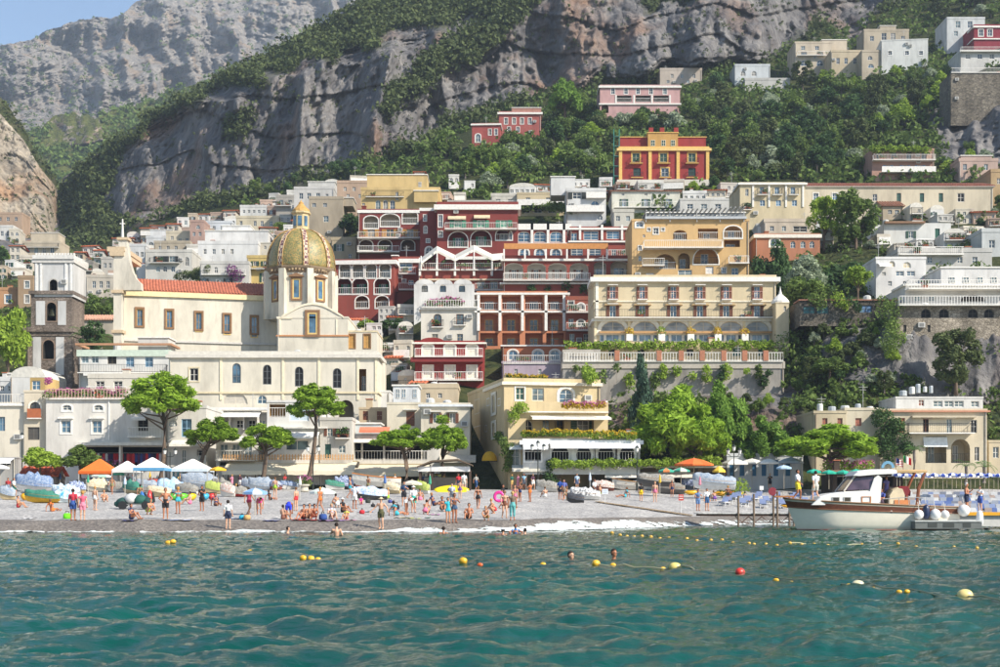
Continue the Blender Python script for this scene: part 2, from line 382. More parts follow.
# wooded spur across the valley
pxC=np.linspace(-120,330,190)
topC=np.interp(pxC,[-120,0,30,45,55,75,95,105,140,200,260,330],[150,140,132,124,116,114,117,112,102,82,58,20])+2.5*fbm(pxC*.15,0*pxC,0*pxC+4,3)
depC=lambda px,py: 900+np.clip(200-py,0,None)*1.6-np.clip(px-150,0,None)*.5
sheet('valley_spur',pxC,topC,np.full(190,235.),depC,90,lambda px,py,r:10+10*r,land_mat('spur_ground',('#8a8278','#b0a390','#5d574f','#a77f5e'),('#3f4a26','#6a6a38'),bump=1.4),
      vegf=lambda px,py: np.where(inpoly(px,py,[(50,116),(100,116),(104,140),(80,146),(48,146)]),.1,.95),back=150)
# the high mountain
pxD=np.linspace(-160,520,420)
topD=np.interp(pxD,[-160,-50,0,30,54,84,111,129,141,200,300,520],[70,55,46,39,28,19,18,9,-2,-30,-45,-60])+1.6*fbm(pxD*.2,0*pxD,0*pxD+8,4)
depD=lambda px,py: 1350+np.clip(190-py,0,None)*3.2
sheet('mountain',pxD,topD,np.full(420,215.),depD,240,lambda px,py,r:75+0*px,land_mat('mountain_rock',('#918d87','#b0aaa0','#6d6a66','#a08c74'),('#666a4e','#8c8664'),vsc=.012,bump=5,sparse=.60),
      vegf=lambda px,py:.30+0*px,back=400,fs=.4,zf=2.6)

# ------------------------------------------------------------------ beach
def shore(X): return np.interp(X,[-300,-60,-28,-8,0,6.4,14.5,22,30,60,300],[74,75,76.4,76.2,77.5,85,98,106,110,113,116])
def beach_z(X,Y):
    s=Y-shore(X); t=np.clip((Y-shore(X)-4)/np.maximum(145-shore(X)-4,1),0,1)
    z=np.where(s<0,s*.16,np.where(s<4,.62*(1-(1-np.clip(s,0,4)/4)**1.6),.62+2.38*t))
    return z+.05*fbm(X*.35,Y*.35,0*X,3)*np.clip(s-1,0,3)/3
def BZ(X,Y): return float(beach_z(np.array([X]),np.array([Y]))[0])
bx_=np.concatenate([np.linspace(-300,-62,16),np.linspace(-60,70,300),np.linspace(74,300,14)])
s_=np.concatenate([np.linspace(-12,-1,8),np.linspace(-.8,6,40),np.linspace(6.5,1,0),np.linspace(6.6,80,110)])
BX=np.repeat(bx_[None],len(s_),0); BY=shore(BX)+s_[:,None]*np.where(s_[:,None]>6,(152-shore(BX)-6)/74.0,1)+np.where(s_[:,None]>6,6-6*(152-shore(BX)-6)/74.0,0)
BZz=beach_z(BX,BY)
m_b,N,L,b=newmat('pebble_beach')
v=N.new('ShaderNodeTexVoronoi'); g=N.new('ShaderNodeNewGeometry'); v.inputs['Scale'].default_value=7; L.new(g.outputs['Position'],v.inputs[0])
r=ramp(N,[(0,srgb('#7d7a77')),(.5,srgb('#a6a39f')),(1,srgb('#d0ccc6'))]); L.new(v.outputs['Color'],r.inputs[0])
n=pos_noise(N,L,.5,(1,.35,1),6,.65); r2=ramp(N,[(.33,(.72,.72,.73)),(.66,(1.1,1.09,1.07))]); L.new(n.outputs[0],r2.inputs[0])
c=mixc(N,L,1.0,r.outputs[0],r2.outputs[0],'MULTIPLY')
at=N.new('ShaderNodeAttribute'); at.attribute_name='veg'
nw=pos_noise(N,L,.9,(1,1,1),4); aw=N.new('ShaderNodeMath'); aw.operation='MULTIPLY_ADD'; L.new(nw.outputs[0],aw.inputs[0]); aw.inputs[1].default_value=.5; L.new(at.outputs['Fac'],aw.inputs[2])
rw=ramp(N,[(.62,(1,1,1)),(.9,(.44,.40,.36))]); L.new(aw.outputs[0],rw.inputs[0])
L.new(mixc(N,L,1.0,c,rw.outputs[0],'MULTIPLY'),b.inputs['Base Color']); b.inputs['Roughness'].default_value=.85
bp=N.new('ShaderNodeBump'); bp.inputs['Strength'].default_value=.7; bp.inputs['Distance'].default_value=.06; L.new(v.outputs['Distance'],bp.inputs['Height']); L.new(bp.outputs[0],b.inputs['Normal'])
ss=BY-shore(BX)
tag(link('beach',np_mesh('beach',np.stack([BX,BY,BZz],-1).reshape(-1,3),grid_quads(*BX.shape),m_b,True,{'veg':np.clip(1-(ss-3.6)/1.6,0,1).ravel()})),kind='structure')

# ------------------------------------------------------------------ sea: a wind-sea spectrum summed by FFT, sampled on a fan of vertices
def sea_tile(n,Ls,wind,V,amp,seed,cut):
    rg=np.random.default_rng(seed); k=2*np.pi*np.fft.fftfreq(n,Ls/n); KX,KY=np.meshgrid(k,k)
    K=np.sqrt(KX**2+KY**2); K[0,0]=1; Lw=V*V/9.81
    ph=np.exp(-1/(K*Lw)**2)/K**4*(np.abs(KX*wind[0]+KY*wind[1])/K)**1.2*np.exp(-(K*cut)**2); ph[0,0]=0
    h=np.fft.ifft2((rg.normal(size=K.shape)+1j*rg.normal(size=K.shape))*np.sqrt(ph))
    Hk=np.fft.fft2(h.real); h=h.real; s=amp/h.std()
    dx=np.fft.ifft2(-1j*KX/K*Hk).real*s; dy=np.fft.ifft2(-1j*KY/K*Hk).real*s
    return h*s,dx,dy
def samp(t,Ls,X,Y):
    n=t.shape[0]; u=(X/Ls*n)%n; v_=(Y/Ls*n)%n; i=np.floor(u).astype(int); j=np.floor(v_).astype(int); fu=u-i; fv=v_-j
    i%=n; j%=n; i1=(i+1)%n; j1=(j+1)%n
    return t[j,i]*(1-fu)*(1-fv)+t[j,i1]*fu*(1-fv)+t[j1,i]*(1-fu)*fv+t[j1,i1]*fu*fv
T1=sea_tile(1024,61.0,(.25,-.97),2.1,.042,3,.07); T2=sea_tile(512,17.3,(.6,-.8),1.05,.017,5,.025)
yy=[4.0]
while yy[-1]<122: yy.append(yy[-1]+max(.035,yy[-1]*.0052))
yy=np.array(yy); tt=np.linspace(-.47,.47,600)
SY=np.repeat(yy[:,None],len(tt),1); SX=SY*tt[None]
w=np.clip((shore(SX)-SY)/14,.25,1)
h=0;dx=0;dy=0
for T,Ls,ch in ((T1,61.0,.9),(T2,17.3,.8)):
    h=h+samp(T[0],Ls,SX,SY); dx=dx+ch*samp(T[1],Ls,SX,SY); dy=dy+ch*samp(T[2],Ls,SX,SY)
m_s,N,L,b=newmat('sea_water')
b.inputs['Base Color'].default_value=(*srgb('#04505c'),1); b.inputs['Roughness'].default_value=.05; b.inputs['IOR'].default_value=1.33
lw=N.new('ShaderNodeTexCoord')
n1=pos_noise(N,L,.10,(1,.6,1),3); r=ramp(N,[(.3,srgb('#01332f')),(.7,srgb('#044e43'))]); L.new(n1.outputs[0],r.inputs[0]); L.new(r.outputs[0],b.inputs['Base Color'])
n2=pos_noise(N,L,4.5,(1,1.6,1),6,.62); bp=N.new('ShaderNodeBump'); bp.inputs['Strength'].default_value=.5; bp.inputs['Distance'].default_value=.05
L.new(n2.outputs[0],bp.inputs['Height']); L.new(bp.outputs[0],b.inputs['Normal'])
V=np.stack([SX+dx*w,SY+dy*w,h*w],-1)
tag(link('sea',np_mesh('sea',V.reshape(-1,3),grid_quads(*SX.shape),m_s,True)),kind='structure')
mb=MB(); 
for a_,b_,c_,d_ in ((-3000,3000,-3000,3.0),(-3000,-25,3.0,110),(25,3000,3.0,110)): pass
mb.slab([(-3000,-3000),(3000,-3000),(3000,130),(-3000,130)],-1.6,-.9); tag(mb.build('sea_floor',plain('#03363f',.3)),kind='structure')
# ------------------------------------------------------------------ foam where the sea washes up
m_f,N,L,b=newmat('foam'); b.inputs['Roughness'].default_value=.8
n=pos_noise(N,L,3.2,(1,1,1),5,.65); r=ramp(N,[(.3,srgb('#9fb0ad')),(.6,srgb('#e4e6e2'))]); L.new(n.outputs[0],r.inputs[0]); L.new(r.outputs[0],b.inputs['Base Color'])
fx=np.linspace(-62,40,2000); rows=26
wid=np.interp(fx,[-62,-30,-14,-9,-6,0,4,14,18,40],[.5,.65,.6,.9,1.9,2.8,3.4,3.1,2.0,1.2])*(1+.35*fbm(fx*.5,0*fx,0*fx,3))
edge=-.55+.45*fbm(fx*.35,0*fx,0*fx+3,3)
q=np.linspace(0,1,rows)[:,None]
FS=edge[None]-.35+q*(wid[None]); FX=np.repeat(fx[None],rows,0); FY=shore(FX)+FS
FZ=np.maximum(beach_z(FX,FY),-.01)+.025+np.sin(np.pi*q)*(.03+.04*np.clip(fbm(FX*1.4,FY*2.5,0*FX,3),-1,1)+.03*vnoise(FX*6,FY*6,0*FX))
fq=grid_quads(rows,2000); cxx=FX.ravel()[fq].mean(1); cyy=FY.ravel()[fq].mean(1); qq=np.repeat(q,2000,1).ravel()[fq].mean(1)
keep=(fbm(cxx*1.1,cyy*2.2,0*cxx,4)*.7+.3*vnoise(cxx*7,cyy*9,0*cxx)+.35*fbm(cxx*.25,cyy*.2,0*cxx+5,2)+1.15*np.sin(np.pi*np.clip(qq,0,1))**.8-.42+np.interp(cxx,[-62,-9,-3,16,40],[-.22,-.22,-.3,-.3,-.35]))>0
tag(link('foam',np_mesh('foam',np.stack([FX,FY,FZ],-1).reshape(-1,3),fq[keep],m_f,True)),label='white foam washing up along the shingle',cat='foam',kind='stuff')
# ------------------------------------------------------------------ building kit
WHITE='#ece8df'; IRON=plain('#2b2d2e',.5,.3); WHITEP=plain('#eeeae2',.6); RAILG=plain('#b9b7b2',.5,.2)
GLASS=glass_mat(); GLASSB=glass_mat((0.05,0.11,0.17)); DARK=plain('#16171a',.9); GLASSG=glass_mat((.10,.14,.15),.2)
GV=[GLASS,GLASS,GLASSG,glass_mat((.03,.035,.04),.2),glass_mat((.16,.15,.13),.35)]
SHUT={'green':plain('#1f4f3d',.6),'teal':plain('#2c8a6a',.6),'brown':plain('#7a452b',.65),'blue':plain('#7fa3c4',.6),'dark':plain('#2a2f2c',.6),'ochre':plain('#c08a3e',.6)}
TILE=None
def tile_mat(c='#b5623f'):
    k=('tile',c)
    if k in MC: return MC[k]
    m,N,L,b=newmat('roof_tile'); MC[k]=m; col=srgb(c)
    n=pos_noise(N,L,1.8,(1,1,1),4,.7); r=ramp(N,[(.3,tuple(x*.55 for x in col)),(.55,col),(.75,tuple(min(.8,x*1.35+.03) for x in col))])
    L.new(n.outputs[0],r.inputs[0]); L.new(r.outputs[0],b.inputs['Base Color']); b.inputs['Roughness'].default_value=.9
    return m
WC={}
def outline(w,h,arch):
    if not arch: return [(-w/2,0),(w/2,0),(w/2,h),(-w/2,h)]
    rise=min(w/2,h*.6) if arch is True else arch*w
    n=8; return [(-w/2,0),(w/2,0)]+[(w/2*math.cos(math.pi*i/n),h-rise+rise*math.sin(math.pi*i/n)) for i in range(n+1)]
def ringmesh(mb,o,i,y0,y1):
    k=len(o); n=len(mb.v)
    mb.v+=[(p[0],y0,p[1]) for p in o]+[(p[0],y0,p[1]) for p in i]+[(p[0],y1,p[1]) for p in o]+[(p[0],y1,p[1]) for p in i]
    for a in range(k):
        b=(a+1)%k
        for f in ((n+a,n+b,n+k+b,n+k+a),(n+k+a,n+k+b,n+3*k+b,n+3*k+a),(n+2*k+b,n+2*k+a,n+3*k+a,n+3*k+b),(n+b,n+a,n+2*k+a,n+2*k+b)):
            mb.f.append(f); mb.m.append(mb.mi)
def scaled(o,w,h,t): return [(x*(1-2*t/w), t+(z)*(1-2*t/h)) for x,z in o]
def grown(o,w,h,t): return [(x*(1+2*t/w), (z*(1+t/h)) if z>0 else -t) for x,z in o]
def win_meshes(w,h,arch,fr,sur,sh,hood,bars):
    k=(w,h,arch,fr,sur,sh,hood,bars)
    if k in WC: return WC[k]
    o=outline(w,h,arch); t=max(.05,min(.10,w*.08)); mb=MB()
    ringmesh(mb,o,scaled(o,w,h,t),.10,.17)
    if bars:
        mb.box(-.035,.035,.115,.165,t,h-t-.02)
        for q in range(1,bars): mb.box(-w/2+t,w/2-t,.12,.16,h*q/bars-.025,h*q/bars+.025)
    if sur:
        mb.mi=1; s=max(.10,w*.16); ringmesh(mb,grown(o,w,h,s),scaled(o,w,h,-.002),-.05,.02)
        if hood: mb.box(-w/2-s-.12,w/2+s+.12,-.28,0.01,h+s+.02,h+s+.16)
    elif hood:
        mb.mi=1; mb.box(-w/2-.3,w/2+.3,-.55,0.01,h+.10,h+.20)
    me=mb.mesh('window_frame',[fr,sur or fr])
    p=MB(); p.poly([(x,.14,z) for x,z in o]); pm=p.mesh('pane',GLASS)
    sm=None
    if sh:
        s=MB(); sw=w/2; hh=h*(.97 if not arch else .75)
        s.box(0,.06,-.08,-.03,0,hh); s.box(sw-.06,sw,-.08,-.03,0,hh); s.box(.06,sw-.06,-.08,-.03,0,.07); s.box(.06,sw-.06,-.08,-.03,hh-.07,hh)
        for q in range(8): s.box(.06,sw-.06,-.068+.004*(q%2),-.04,.07+q*(hh-.14)/8+.02,.07+(q+1)*(hh-.14)/8-.01)
        sm=s.mesh('shutter',SHUT[sh])
    WC[k]=(me,pm,sm); return WC[k]
def rail_mesh(mb,x0,x1,y,z,style,y1=None):
    """railing along x at y; with side returns to y1"""
    if style=='solid':
        mb.box(x0,x1,y,y+.12,z,z+1.0); return
    th=.022 if style=='iron' else .032
    mb.box(x0,x1,y,y+.06,z+.96,z+1.0 if style=='iron' else z+1.03); mb.box(x0,x1,y+.01,y+.05,z+.06,z+.11)
    step=.2 if style=='iron' else (.28 if style=='white' else .34)
    if style=='balu': th=.065
    n=max(2,int((x1-x0)/step))
    for i in range(n+1):
        x=x0+(x1-x0)*i/n; mb.box(max(x0,x-th/2),min(x1,x+th/2),y+.015,y+.045,z,z+.96)
    if y1 is not None:
        for xx in (x0,x1-.05):
            mb.box(xx,xx+.05,y+.06,y1,z+.97,z+1.02)
            m=max(1,int((y1-y)/step))
            for i in range(1,m): yy=y+(y1-y)*i/m; mb.box(xx,xx+.04,yy-th/2,yy+th/2,z,z+.96)
PLC=[]
def PLM():
    if not PLC:
        for k_ in range(4):
            mb=MB(); mb.box(-.35,.35,-.14,.14,0,.3); rr=random.Random(k_); mb.mi=1
            for i in range(70):
                c=Vector((rr.uniform(-.45,.45),rr.uniform(-.2,.2),.35+rr.random()*.5)); a=Vector((rr.gauss(0,1),rr.gauss(0,1),rr.gauss(0,1))).normalized()*.11; b_=Vector((rr.gauss(0,1),rr.gauss(0,1),rr.gauss(0,1))).normalized()*.09
                mb.mi=2 if rr.random()<.15 else 1; mb.quad(c-a,c+b_,c+a,c-b_)
            PLC.append(mb.mesh('planter',[plain('#a8623f',.8),plain('#4f7a30',.8,var=.4),plain(['#c94a7a','#d9b23a','#d8432f','#e6e2da'][k_],.8)]))
    return PLC
RAILM={'iron':IRON,'white':WHITEP,'balu':WHITEP,'solid':WHITEP,'grey':RAILG}
RECTS=[]
def dB(x,y,d):
    return min([d]+[r[4]-.7 for r in RECTS if r[0]-1<=x<=r[1]+1 and r[2]-2<=y<=r[3]+1])
class Bld:
    def __init__(s,name,label,x0,x1,yt,yb,col,d=None,dep=9,ang=0,group=None,roof='flat',cat=None,par=.55,found=4,trim=WHITE,dirt=.35,mat=None,roofc=None,wrap=True,off=.6,rise=1.6,ov=.35):
        dt=min(D1(x,yb) for x in (x0,(x0+x1)/2,x1))-off; d=dt if d is None else min(d,dt)
        d+=random.uniform(-.15,.15)
        s.d=d; s.ang=R(ang); s.A=P(x0,yb,d); s.px0=x0
        s.ca,s.sa=math.cos(s.ang),math.sin(s.ang)
        s.root=empty(name,(s.A.x,s.A.y,s.A.z),s.ang,label,cat or 'house',group)
        s.W=s.uv(x1,yb)[0]; s.zt=s.uv((x0+x1)/2,yt)[1]; s.zt0=s.uv(x0,yt)[1]
        if ang: s.zt=s.zt0
        s.trimset=trim is not WHITE; s.dep=dep; s.col=mat or stucco(col,dirt); s.op=[]; s.found=found; s.par=par; s.roof=roof; s.trim=plain(trim,.7) if isinstance(trim,str) else trim
        s.nb=[]; RECTS.append((x0,x1,yt,yb,d)); s.rooft=roofc; s.q=d/F; s.back=None; s.wrap=wrap; s.rise=rise; s.ov=ov; s.side=[]
    def uv(s,px,py):
        rx=(px-500)/F; u=(rx*s.A.y-s.A.x)/(s.ca-rx*s.sa); t=u*s.sa+s.A.y
        return u, CAMH+(HZ-py)*t/F-s.A.z
    # side wall at u=0 (left) seen from the left: local frame measured along depth
    def suv(s,px,py,right=False):
        c,sn=-s.sa,s.ca; ox,oy=(s.A.x,s.A.y) if not right else (s.A.x+s.W*s.ca,s.A.y+s.W*s.sa)
        rx=(px-500)/F; v=(rx*oy-ox)/(c-rx*sn); t=v*sn+oy
        return v, CAMH+(HZ-py)*t/F-s.A.z
    def place(s,name,me,u,z,y=0.0,parent=None,rz=0):
        return link(name,me,parent or s.root,(u,y,z),rz)
    def _win(s,u,z,w,h,arch,sh,fr,sur,glass,hood,bars,y=0,kind='window',rz=0,shut_closed=False):
        fm=plain(fr,.6) if isinstance(fr,str) else fr; sm=plain(sur,.75) if isinstance(sur,str) else sur
        me,pm,shm=win_meshes(w,h,arch,fm,sm,sh,hood,bars)
        if rz: loc=(y,u,z)
        else: loc=(u,y,z)
        o=link(kind,me,s.root,loc,rz)
        link('pane',pm,o,mat=glass or random.choice(GV))
        if shm:
            if shut_closed: xs=(-w/2,0)
            else: xs=(-w-.02,w/2+.02)
            for x in xs: link('shutter',shm,o,(x,.12 if shut_closed else 0,0))
        return o
    def win(s,xs,y0,y1,w,arch=False,sh=None,fr='#e6e2d8',sur=None,glass=None,hood=False,bars=2,kind='window',side=None,closed=False,hole=True,rail=None):
        for x in (xs if hasattr(xs,'__len__') else [xs]):
            if side is None:
                u,z1=s.uv(x,y0); _,z0=s.uv(x,y1); ww=(s.uv(x+w/2,y0)[0]-s.uv(x-w/2,y0)[0])
            else:
                u,z1=s.suv(x,y0,side=='R'); _,z0=s.suv(x,y1,side=='R'); ww=abs(s.suv(x+w/2,y0,side=='R')[0]-s.suv(x-w/2,y0,side=='R')[0])
            ww=max(.35,round(ww/.05)*.05); h=max(.35,round((z1-z0)/.05)*.05)
            if side is None:
                if u-ww/2<.08 or u+ww/2>s.W-.08: continue
                if hole: s.op.append((u-ww/2,u+ww/2,z0,z0+h,arch,.25,False))
                s._win(u,z0,ww,h,arch,sh,fr,sur,glass,hood,bars,0 if hole else -.12,kind,shut_closed=closed)
                if rail: s._rail(u-ww/2-.3,u+ww/2+.3,z0,.45,rail)
            else:
                right=side=='R'
                s._win(u,z0,ww,h,arch,sh,fr,sur,glass,hood,bars,(s.W+.11) if right else -.11,kind,rz=(math.pi/2 if right else -math.pi/2))
    def _rail(s,u0,u1,z,out,style,slab=True,mat=None,name='balcony'):
        mb=MB(); mb.box(u0,u1,-out,.02,z-.12,z)
        b=mb.build(name,s.trim,s.root)
        r=MB(); rail_mesh(r,u0+.02,u1-.02,-out+.02,z,style if style!='grey' else 'white',0.0)
        r.build('railing',mat or RAILM[style],b)
        if style!='solid' and random.random()<.55 and u1-u0>1.5:
            for k_ in range(random.choice((1,2,3))):
                x=random.uniform(u0+.5,u1-.5); o=link('planter',random.choice(PLM()),b,(x,-out+.3,z+.02)); o.scale=(1,1,random.uniform(.8,1.4))
        return b
    def bal(s,x0,x1,y,out=.9,style='iron',mat=None):
        u0,z=s.uv(x0,y); u1,_=s.uv(x1,y); return s._rail(max(u0,.01),min(u1,s.W-.01),z,out,style,mat=mat)
    def log(s,xs,y0,y1,w,arch=True,depth=1.6,door=True,sh=None,rail='white',glass=None,back=None,sur=None,dw=.5,fr='#e6e2d8'):
        """open loggia: a deep recess with a door on its back wall and a railing"""
        for x in xs:
            u,z1=s.uv(x,y0); _,z0=s.uv(x,y1); ww=s.uv(x+w/2,y0)[0]-s.uv(x-w/2,y0)[0]; h=z1-z0
            u0,u1=max(u-ww/2,.1),min(u+ww/2,s.W-.1)
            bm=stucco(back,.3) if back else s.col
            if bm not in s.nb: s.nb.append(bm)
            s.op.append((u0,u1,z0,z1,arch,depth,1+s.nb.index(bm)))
            ww=u1-u0; u=(u0+u1)/2
            if door:
                dwid=max(.5,round(min(ww*dw,2.0)/.1)*.1); dh=round(min(h*.72,2.4)/.1)*.1
                s._win(u,z0+.02,dwid,dh,False,sh,fr,None,glass,False,2,depth-.16,'door')
            if sur:
                mb=MB(); o=outline(ww,h,arch); ringmesh(mb,grown(o,ww,h,.16),scaled(o,ww,h,-.002),-.06,.03); mb.build('arch_surround' if arch else 'surround',plain(sur,.75),s.root,(u,0,z0))
            if rail:
                r=MB(); rail_mesh(r,u0,u1,.03,z0,rail if rail!='grey' else 'white'); r.build('railing',RAILM[rail],s.root)
    def band(s,y,hpx,out=.15,col=None,x0=None,x1=None,name='cornice'):
        u0=-out+.004 if x0 is None else s.uv(x0,y)[0]; u1=s.W+out-.004 if x1 is None else s.uv(x1,y)[0]
        z=s.uv(s.px0,y)[1]; mb=MB(); mb.box(u0,u1,-out,.05,z-hpx*s.q,z); 
        if x0 is None and s.wrap:
            mb.box(u0,.01,.05,s.dep*.5,z-hpx*s.q,z); mb.box(s.W-.01,u1,.05,s.dep*.5,z-hpx*s.q,z)
        return mb.build(name,plain(col,.75) if col else s.trim,s.root)
    def pil(s,xs,y0,y1,w,out=.12,col=None,name='pilaster'):
        for x in xs:
            u,z1=s.uv(x,y0); z0=s.uv(x,y1)[1]; ww=w*s.q/2; mb=MB(); mb.box(u-ww,u+ww,-out,.02,z0,z1); mb.build(name,plain(col,.75) if col else s.trim,s.root)
    def awn(s,x0,x1,y0,y1,col,out=1.6,name='awning',stripe=None):
        u0,z1=s.uv(x0,y0); u1,_=s.uv(x1,y0); z0=s.uv(x0,y1)[1]
        mb=MB(); n=max(2,int((u1-u0)/.8)); 
        for i in range(n):
            a=u0+(u1-u0)*i/n; b=u0+(u1-u0)*(i+1)/n; sg=.03*(i%2); mb.mi=(i%2) if stripe else 0
            mb.quad((a,-.02,z1),(a,-out,z0+.25-sg),(b,-out,z0+.25-sg),(b,-.02,z1)); mb.quad((a,-out,z0+.25-sg),(a,-out-.02,z0),(b,-out-.02,z0),(b,-out,z0+.25-sg))
        m=plain(col,.85); return mb.build(name,[m,plain(stripe,.85)] if stripe else m,s.root)
    def step(s,x0,x1,yt,yb,back=2.0,dep=5,col=None,par=.3):
        """set-back storey on the roof"""
        t=s.A.y+back; u0=(x0-500)*t/F-s.A.x; u1=(x1-500)*t/F-s.A.x; z1=CAMH+(HZ-yt)*t/F-s.A.z; z0=min(s.zt-.1,CAMH+(HZ-yb)*t/F-s.A.z)
        mb=MB(); mb.box(u0,u1,back,back+dep,z0,z1); mb.mi=1; mb.box(u0-.15,u1+.15,back-.15,back+dep+.1,z1+.002,z1+.16)
        return mb.build('penthouse',[stucco(col) if col else s.col,s.trim],s.root)
    def awin(s,xs,y0,y1,w,back,**k):
        """window on a set-back storey"""
        t=s.A.y+back
        for x in xs:
            u=(x-500)*t/F-s.A.x; z1=CAMH+(HZ-y0)*t/F-s.A.z; z0=CAMH+(HZ-y1)*t/F-s.A.z
            s._win(u,z0,max(.4,round(w*t/F/.05)*.05),max(.4,round((z1-z0)/.05)*.05),k.get('arch',False),k.get('sh'),k.get('fr','#e6e2d8'),None,k.get('glass'),False,2,back-.17,'window')
    def done(s):
        mb=MB(); W,zt,fb,dep=s.W,s.zt,-s.found,s.dep
        ops=[(max(o[0],.02),min(o[1],W-.02),o[2],min(o[3],zt-.05))+o[4:] for o in s.op]
        us=sorted(set([0,W]+[round(x,4) for o in ops for x in o[:2]])); zs=sorted(set([fb,zt]+[round(x,4) for o in ops for x in o[2:4]]))
        rows=[]
        for j in range(len(zs)-1):
            zc=(zs[j]+zs[j+1])/2; run=None
            for i in range(len(us)-1):
                uc=(us[i]+us[i+1])/2
                hole=any(o[0]-1e-4<uc<o[1]+1e-4 and o[2]-1e-4<zc<o[3]+1e-4 for o in ops)
                if not hole:
                    if run is None: run=us[i]
                if hole and run is not None: rows.append((run,us[i],zs[j],zs[j+1])); run=None
            if run is not None: rows.append((run,W,zs[j],zs[j+1]))
        for a,b,c,d in rows: mb.quad((a,0,c),(b,0,c),(b,0,d),(a,0,d))
        for u0,u1,z0,z1,arch,dp,lg in ops:
            w,h=u1-u0,z1-z0; o=[(x+(u0+u1)/2,z+z0) for x,z in outline(w,h,arch)]; k=len(o)
            if arch:
                arc=o[2:]; n=len(arc); mid=n//2
                for i in range(mid): mb.poly([(u1,0,z1),(arc[i+1][0],0,arc[i+1][1]),(arc[i][0],0,arc[i][1])])
                for i in range(mid,n-1): mb.poly([(u0,0,z1),(arc[i+1][0],0,arc[i+1][1]),(arc[i][0],0,arc[i][1])])
            mb.mi=int(lg)
            for i in range(k):
                a=o[i]; b=o[(i+1)%k]; mb.quad((a[0],0,a[1]),(a[0],dp,a[1]),(b[0],dp,b[1]),(b[0],0,b[1]))
            mb.poly([(x,dp,z) for x,z in o]); mb.mi=0
        mb.quad((0,dep,fb),(0,0,fb),(0,0,zt),(0,dep,zt)); mb.quad((W,0,fb),(W,dep,fb),(W,dep,zt),(W,0,zt)); mb.quad((W,dep,fb),(0,dep,fb),(0,dep,zt),(W,dep,zt))
        mb.build('wall',[s.col]+s.nb,s.root)
        if W>3 and s.found>=1 and random.random()<.6:
            u=random.choice((.18,W-.18)); c=MB(); c.tube([(u,-.09,zt-.1),(u,-.09,max(-2.0,fb+.5))],.055,5); c.build('drainpipe',plain(random.choice(('#a8a39a','#8a7a68','#c9c2b4')),.6),s.root)
        for k_ in range(random.choice((0,1,2)) if W>4 and zt>4 else 0):
            for _t in range(12):
                u=random.uniform(.6,W-.6); z=random.uniform(.4,zt-1.0)
                if all(u+.6<o[0] or u-.6>o[1] or z+.8<o[2] or z-.2>o[3] for o in ops):
                    c=MB(); c.box(u-.4,u+.4,-.36,-.03,z,z+.58); c.mi=1; c.box(u-.28,u+.28,-.375,-.362,z+.08,z+.5); c.build('air_conditioner',[plain('#d2d0ca',.6),plain('#7d7d7a',.7)],s.root); break
        r=MB()
        if s.roof=='flat':
            r.box(.02,W-.02,.02,dep-.02,zt-.25,zt-.05)
            ro=r.build('roof',plain(s.rooft or '#c9c2b4',.9),s.root)
            if s.par:
                p=MB(); o_=.06; z1=zt+s.par; t=.22
                p.box(-o_,W+o_,-o_,t,zt-.03,z1); p.box(-o_,t,t,dep,zt-.03,z1-.002); p.box(W-t,W+o_,t,dep,zt-.03,z1-.002)
                p.build('parapet',s.col if (s.par>.7 or not s.trimset) else s.trim,ro)
            if dep>4 and W>3:
                for k_ in range(random.choice((0,1,1,2))):
                    x=random.uniform(.8,W-.8); y=random.uniform(1.2,dep*.6); kk=random.random()
                    if kk<.45: c=MB(); w_=random.uniform(.25,.45); h_=random.uniform(.7,1.5); c.box(x-w_,x+w_,y-w_,y+w_,zt-.05,zt+h_); c.mi=1; c.box(x-w_-.08,x+w_+.08,y-w_-.08,y+w_+.08,zt+h_,zt+h_+.1); c.build('chimney',[s.col,plain('#b0694a',.8)],ro)
                    elif kk<.75: c=MB(); h_=random.uniform(1.8,3.2); c.tube([(x,y,zt-.05),(x,y,zt+h_)],.035,4); c.box(x-.5,x+.5,y-.02,y+.02,zt+h_-.3,zt+h_-.26); c.box(x-.35,x+.35,y-.02,y+.02,zt+h_-.6,zt+h_-.56); c.build('aerial',RAILG,ro)
                    else: c=MB(); c.lathe([(.5,0),(.52,.1),(.5,.8),(.3,.95),(.02,1.0)],10,(x,y,zt-.05)); c.build('water_tank',plain('#c9c9c4',.5),ro)
        elif s.roof=='tile':
            ov=s.ov; n=max(4,int((W+2*ov)/.42)); rise=s.rise
            for i in range(n):
                a=-ov+(W+2*ov)*i/n; b=-ov+(W+2*ov)*(i+1)/n; m=(a+b)/2; bm=a+(b-a)*.75
                for (p0,z_0,p1,z_1) in ((a,.0,a+(b-a)*.25,.10),(a+(b-a)*.25,.10,bm-(b-a)*.25,.10),(bm-(b-a)*.25,.10,bm,0),(bm,0,b,0)):
                    r.quad((p0,-ov,zt+.04+z_0),(p1,-ov,zt+.04+z_1),(p1,dep*.5,zt+rise+z_1),(p0,dep*.5,zt+rise+z_0))
                r.quad((a,dep*.5,zt+rise),(b,dep*.5,zt+rise),(b,dep+ov,zt),(a,dep+ov,zt))
            r.poly([(-ov,-ov,zt-.06),(W+ov,-ov,zt-.06),(W+ov,-ov,zt+.04),(-ov,-ov,zt+.04)]); r.poly([(-ov,-ov,zt-.06),(-ov,dep,zt-.06),(W+ov,dep,zt-.06),(W+ov,-ov,zt-.06)])
            r.build('roof',tile_mat(s.rooft or '#b5623f'),s.root)
            for x in (0.0,W):
                g=MB(); g.poly([(x,0,zt-.02),(x,dep,zt-.02),(x,dep*.5,zt+rise-.05)]); g.build('gable',s.col,s.root)
        elif s.roof=='vault':
            n=12; pr=[(W/2-W/2*math.cos(math.pi*i/n),zt-.05+s.rise*math.sin(math.pi*i/n)) for i in range(n+1)]
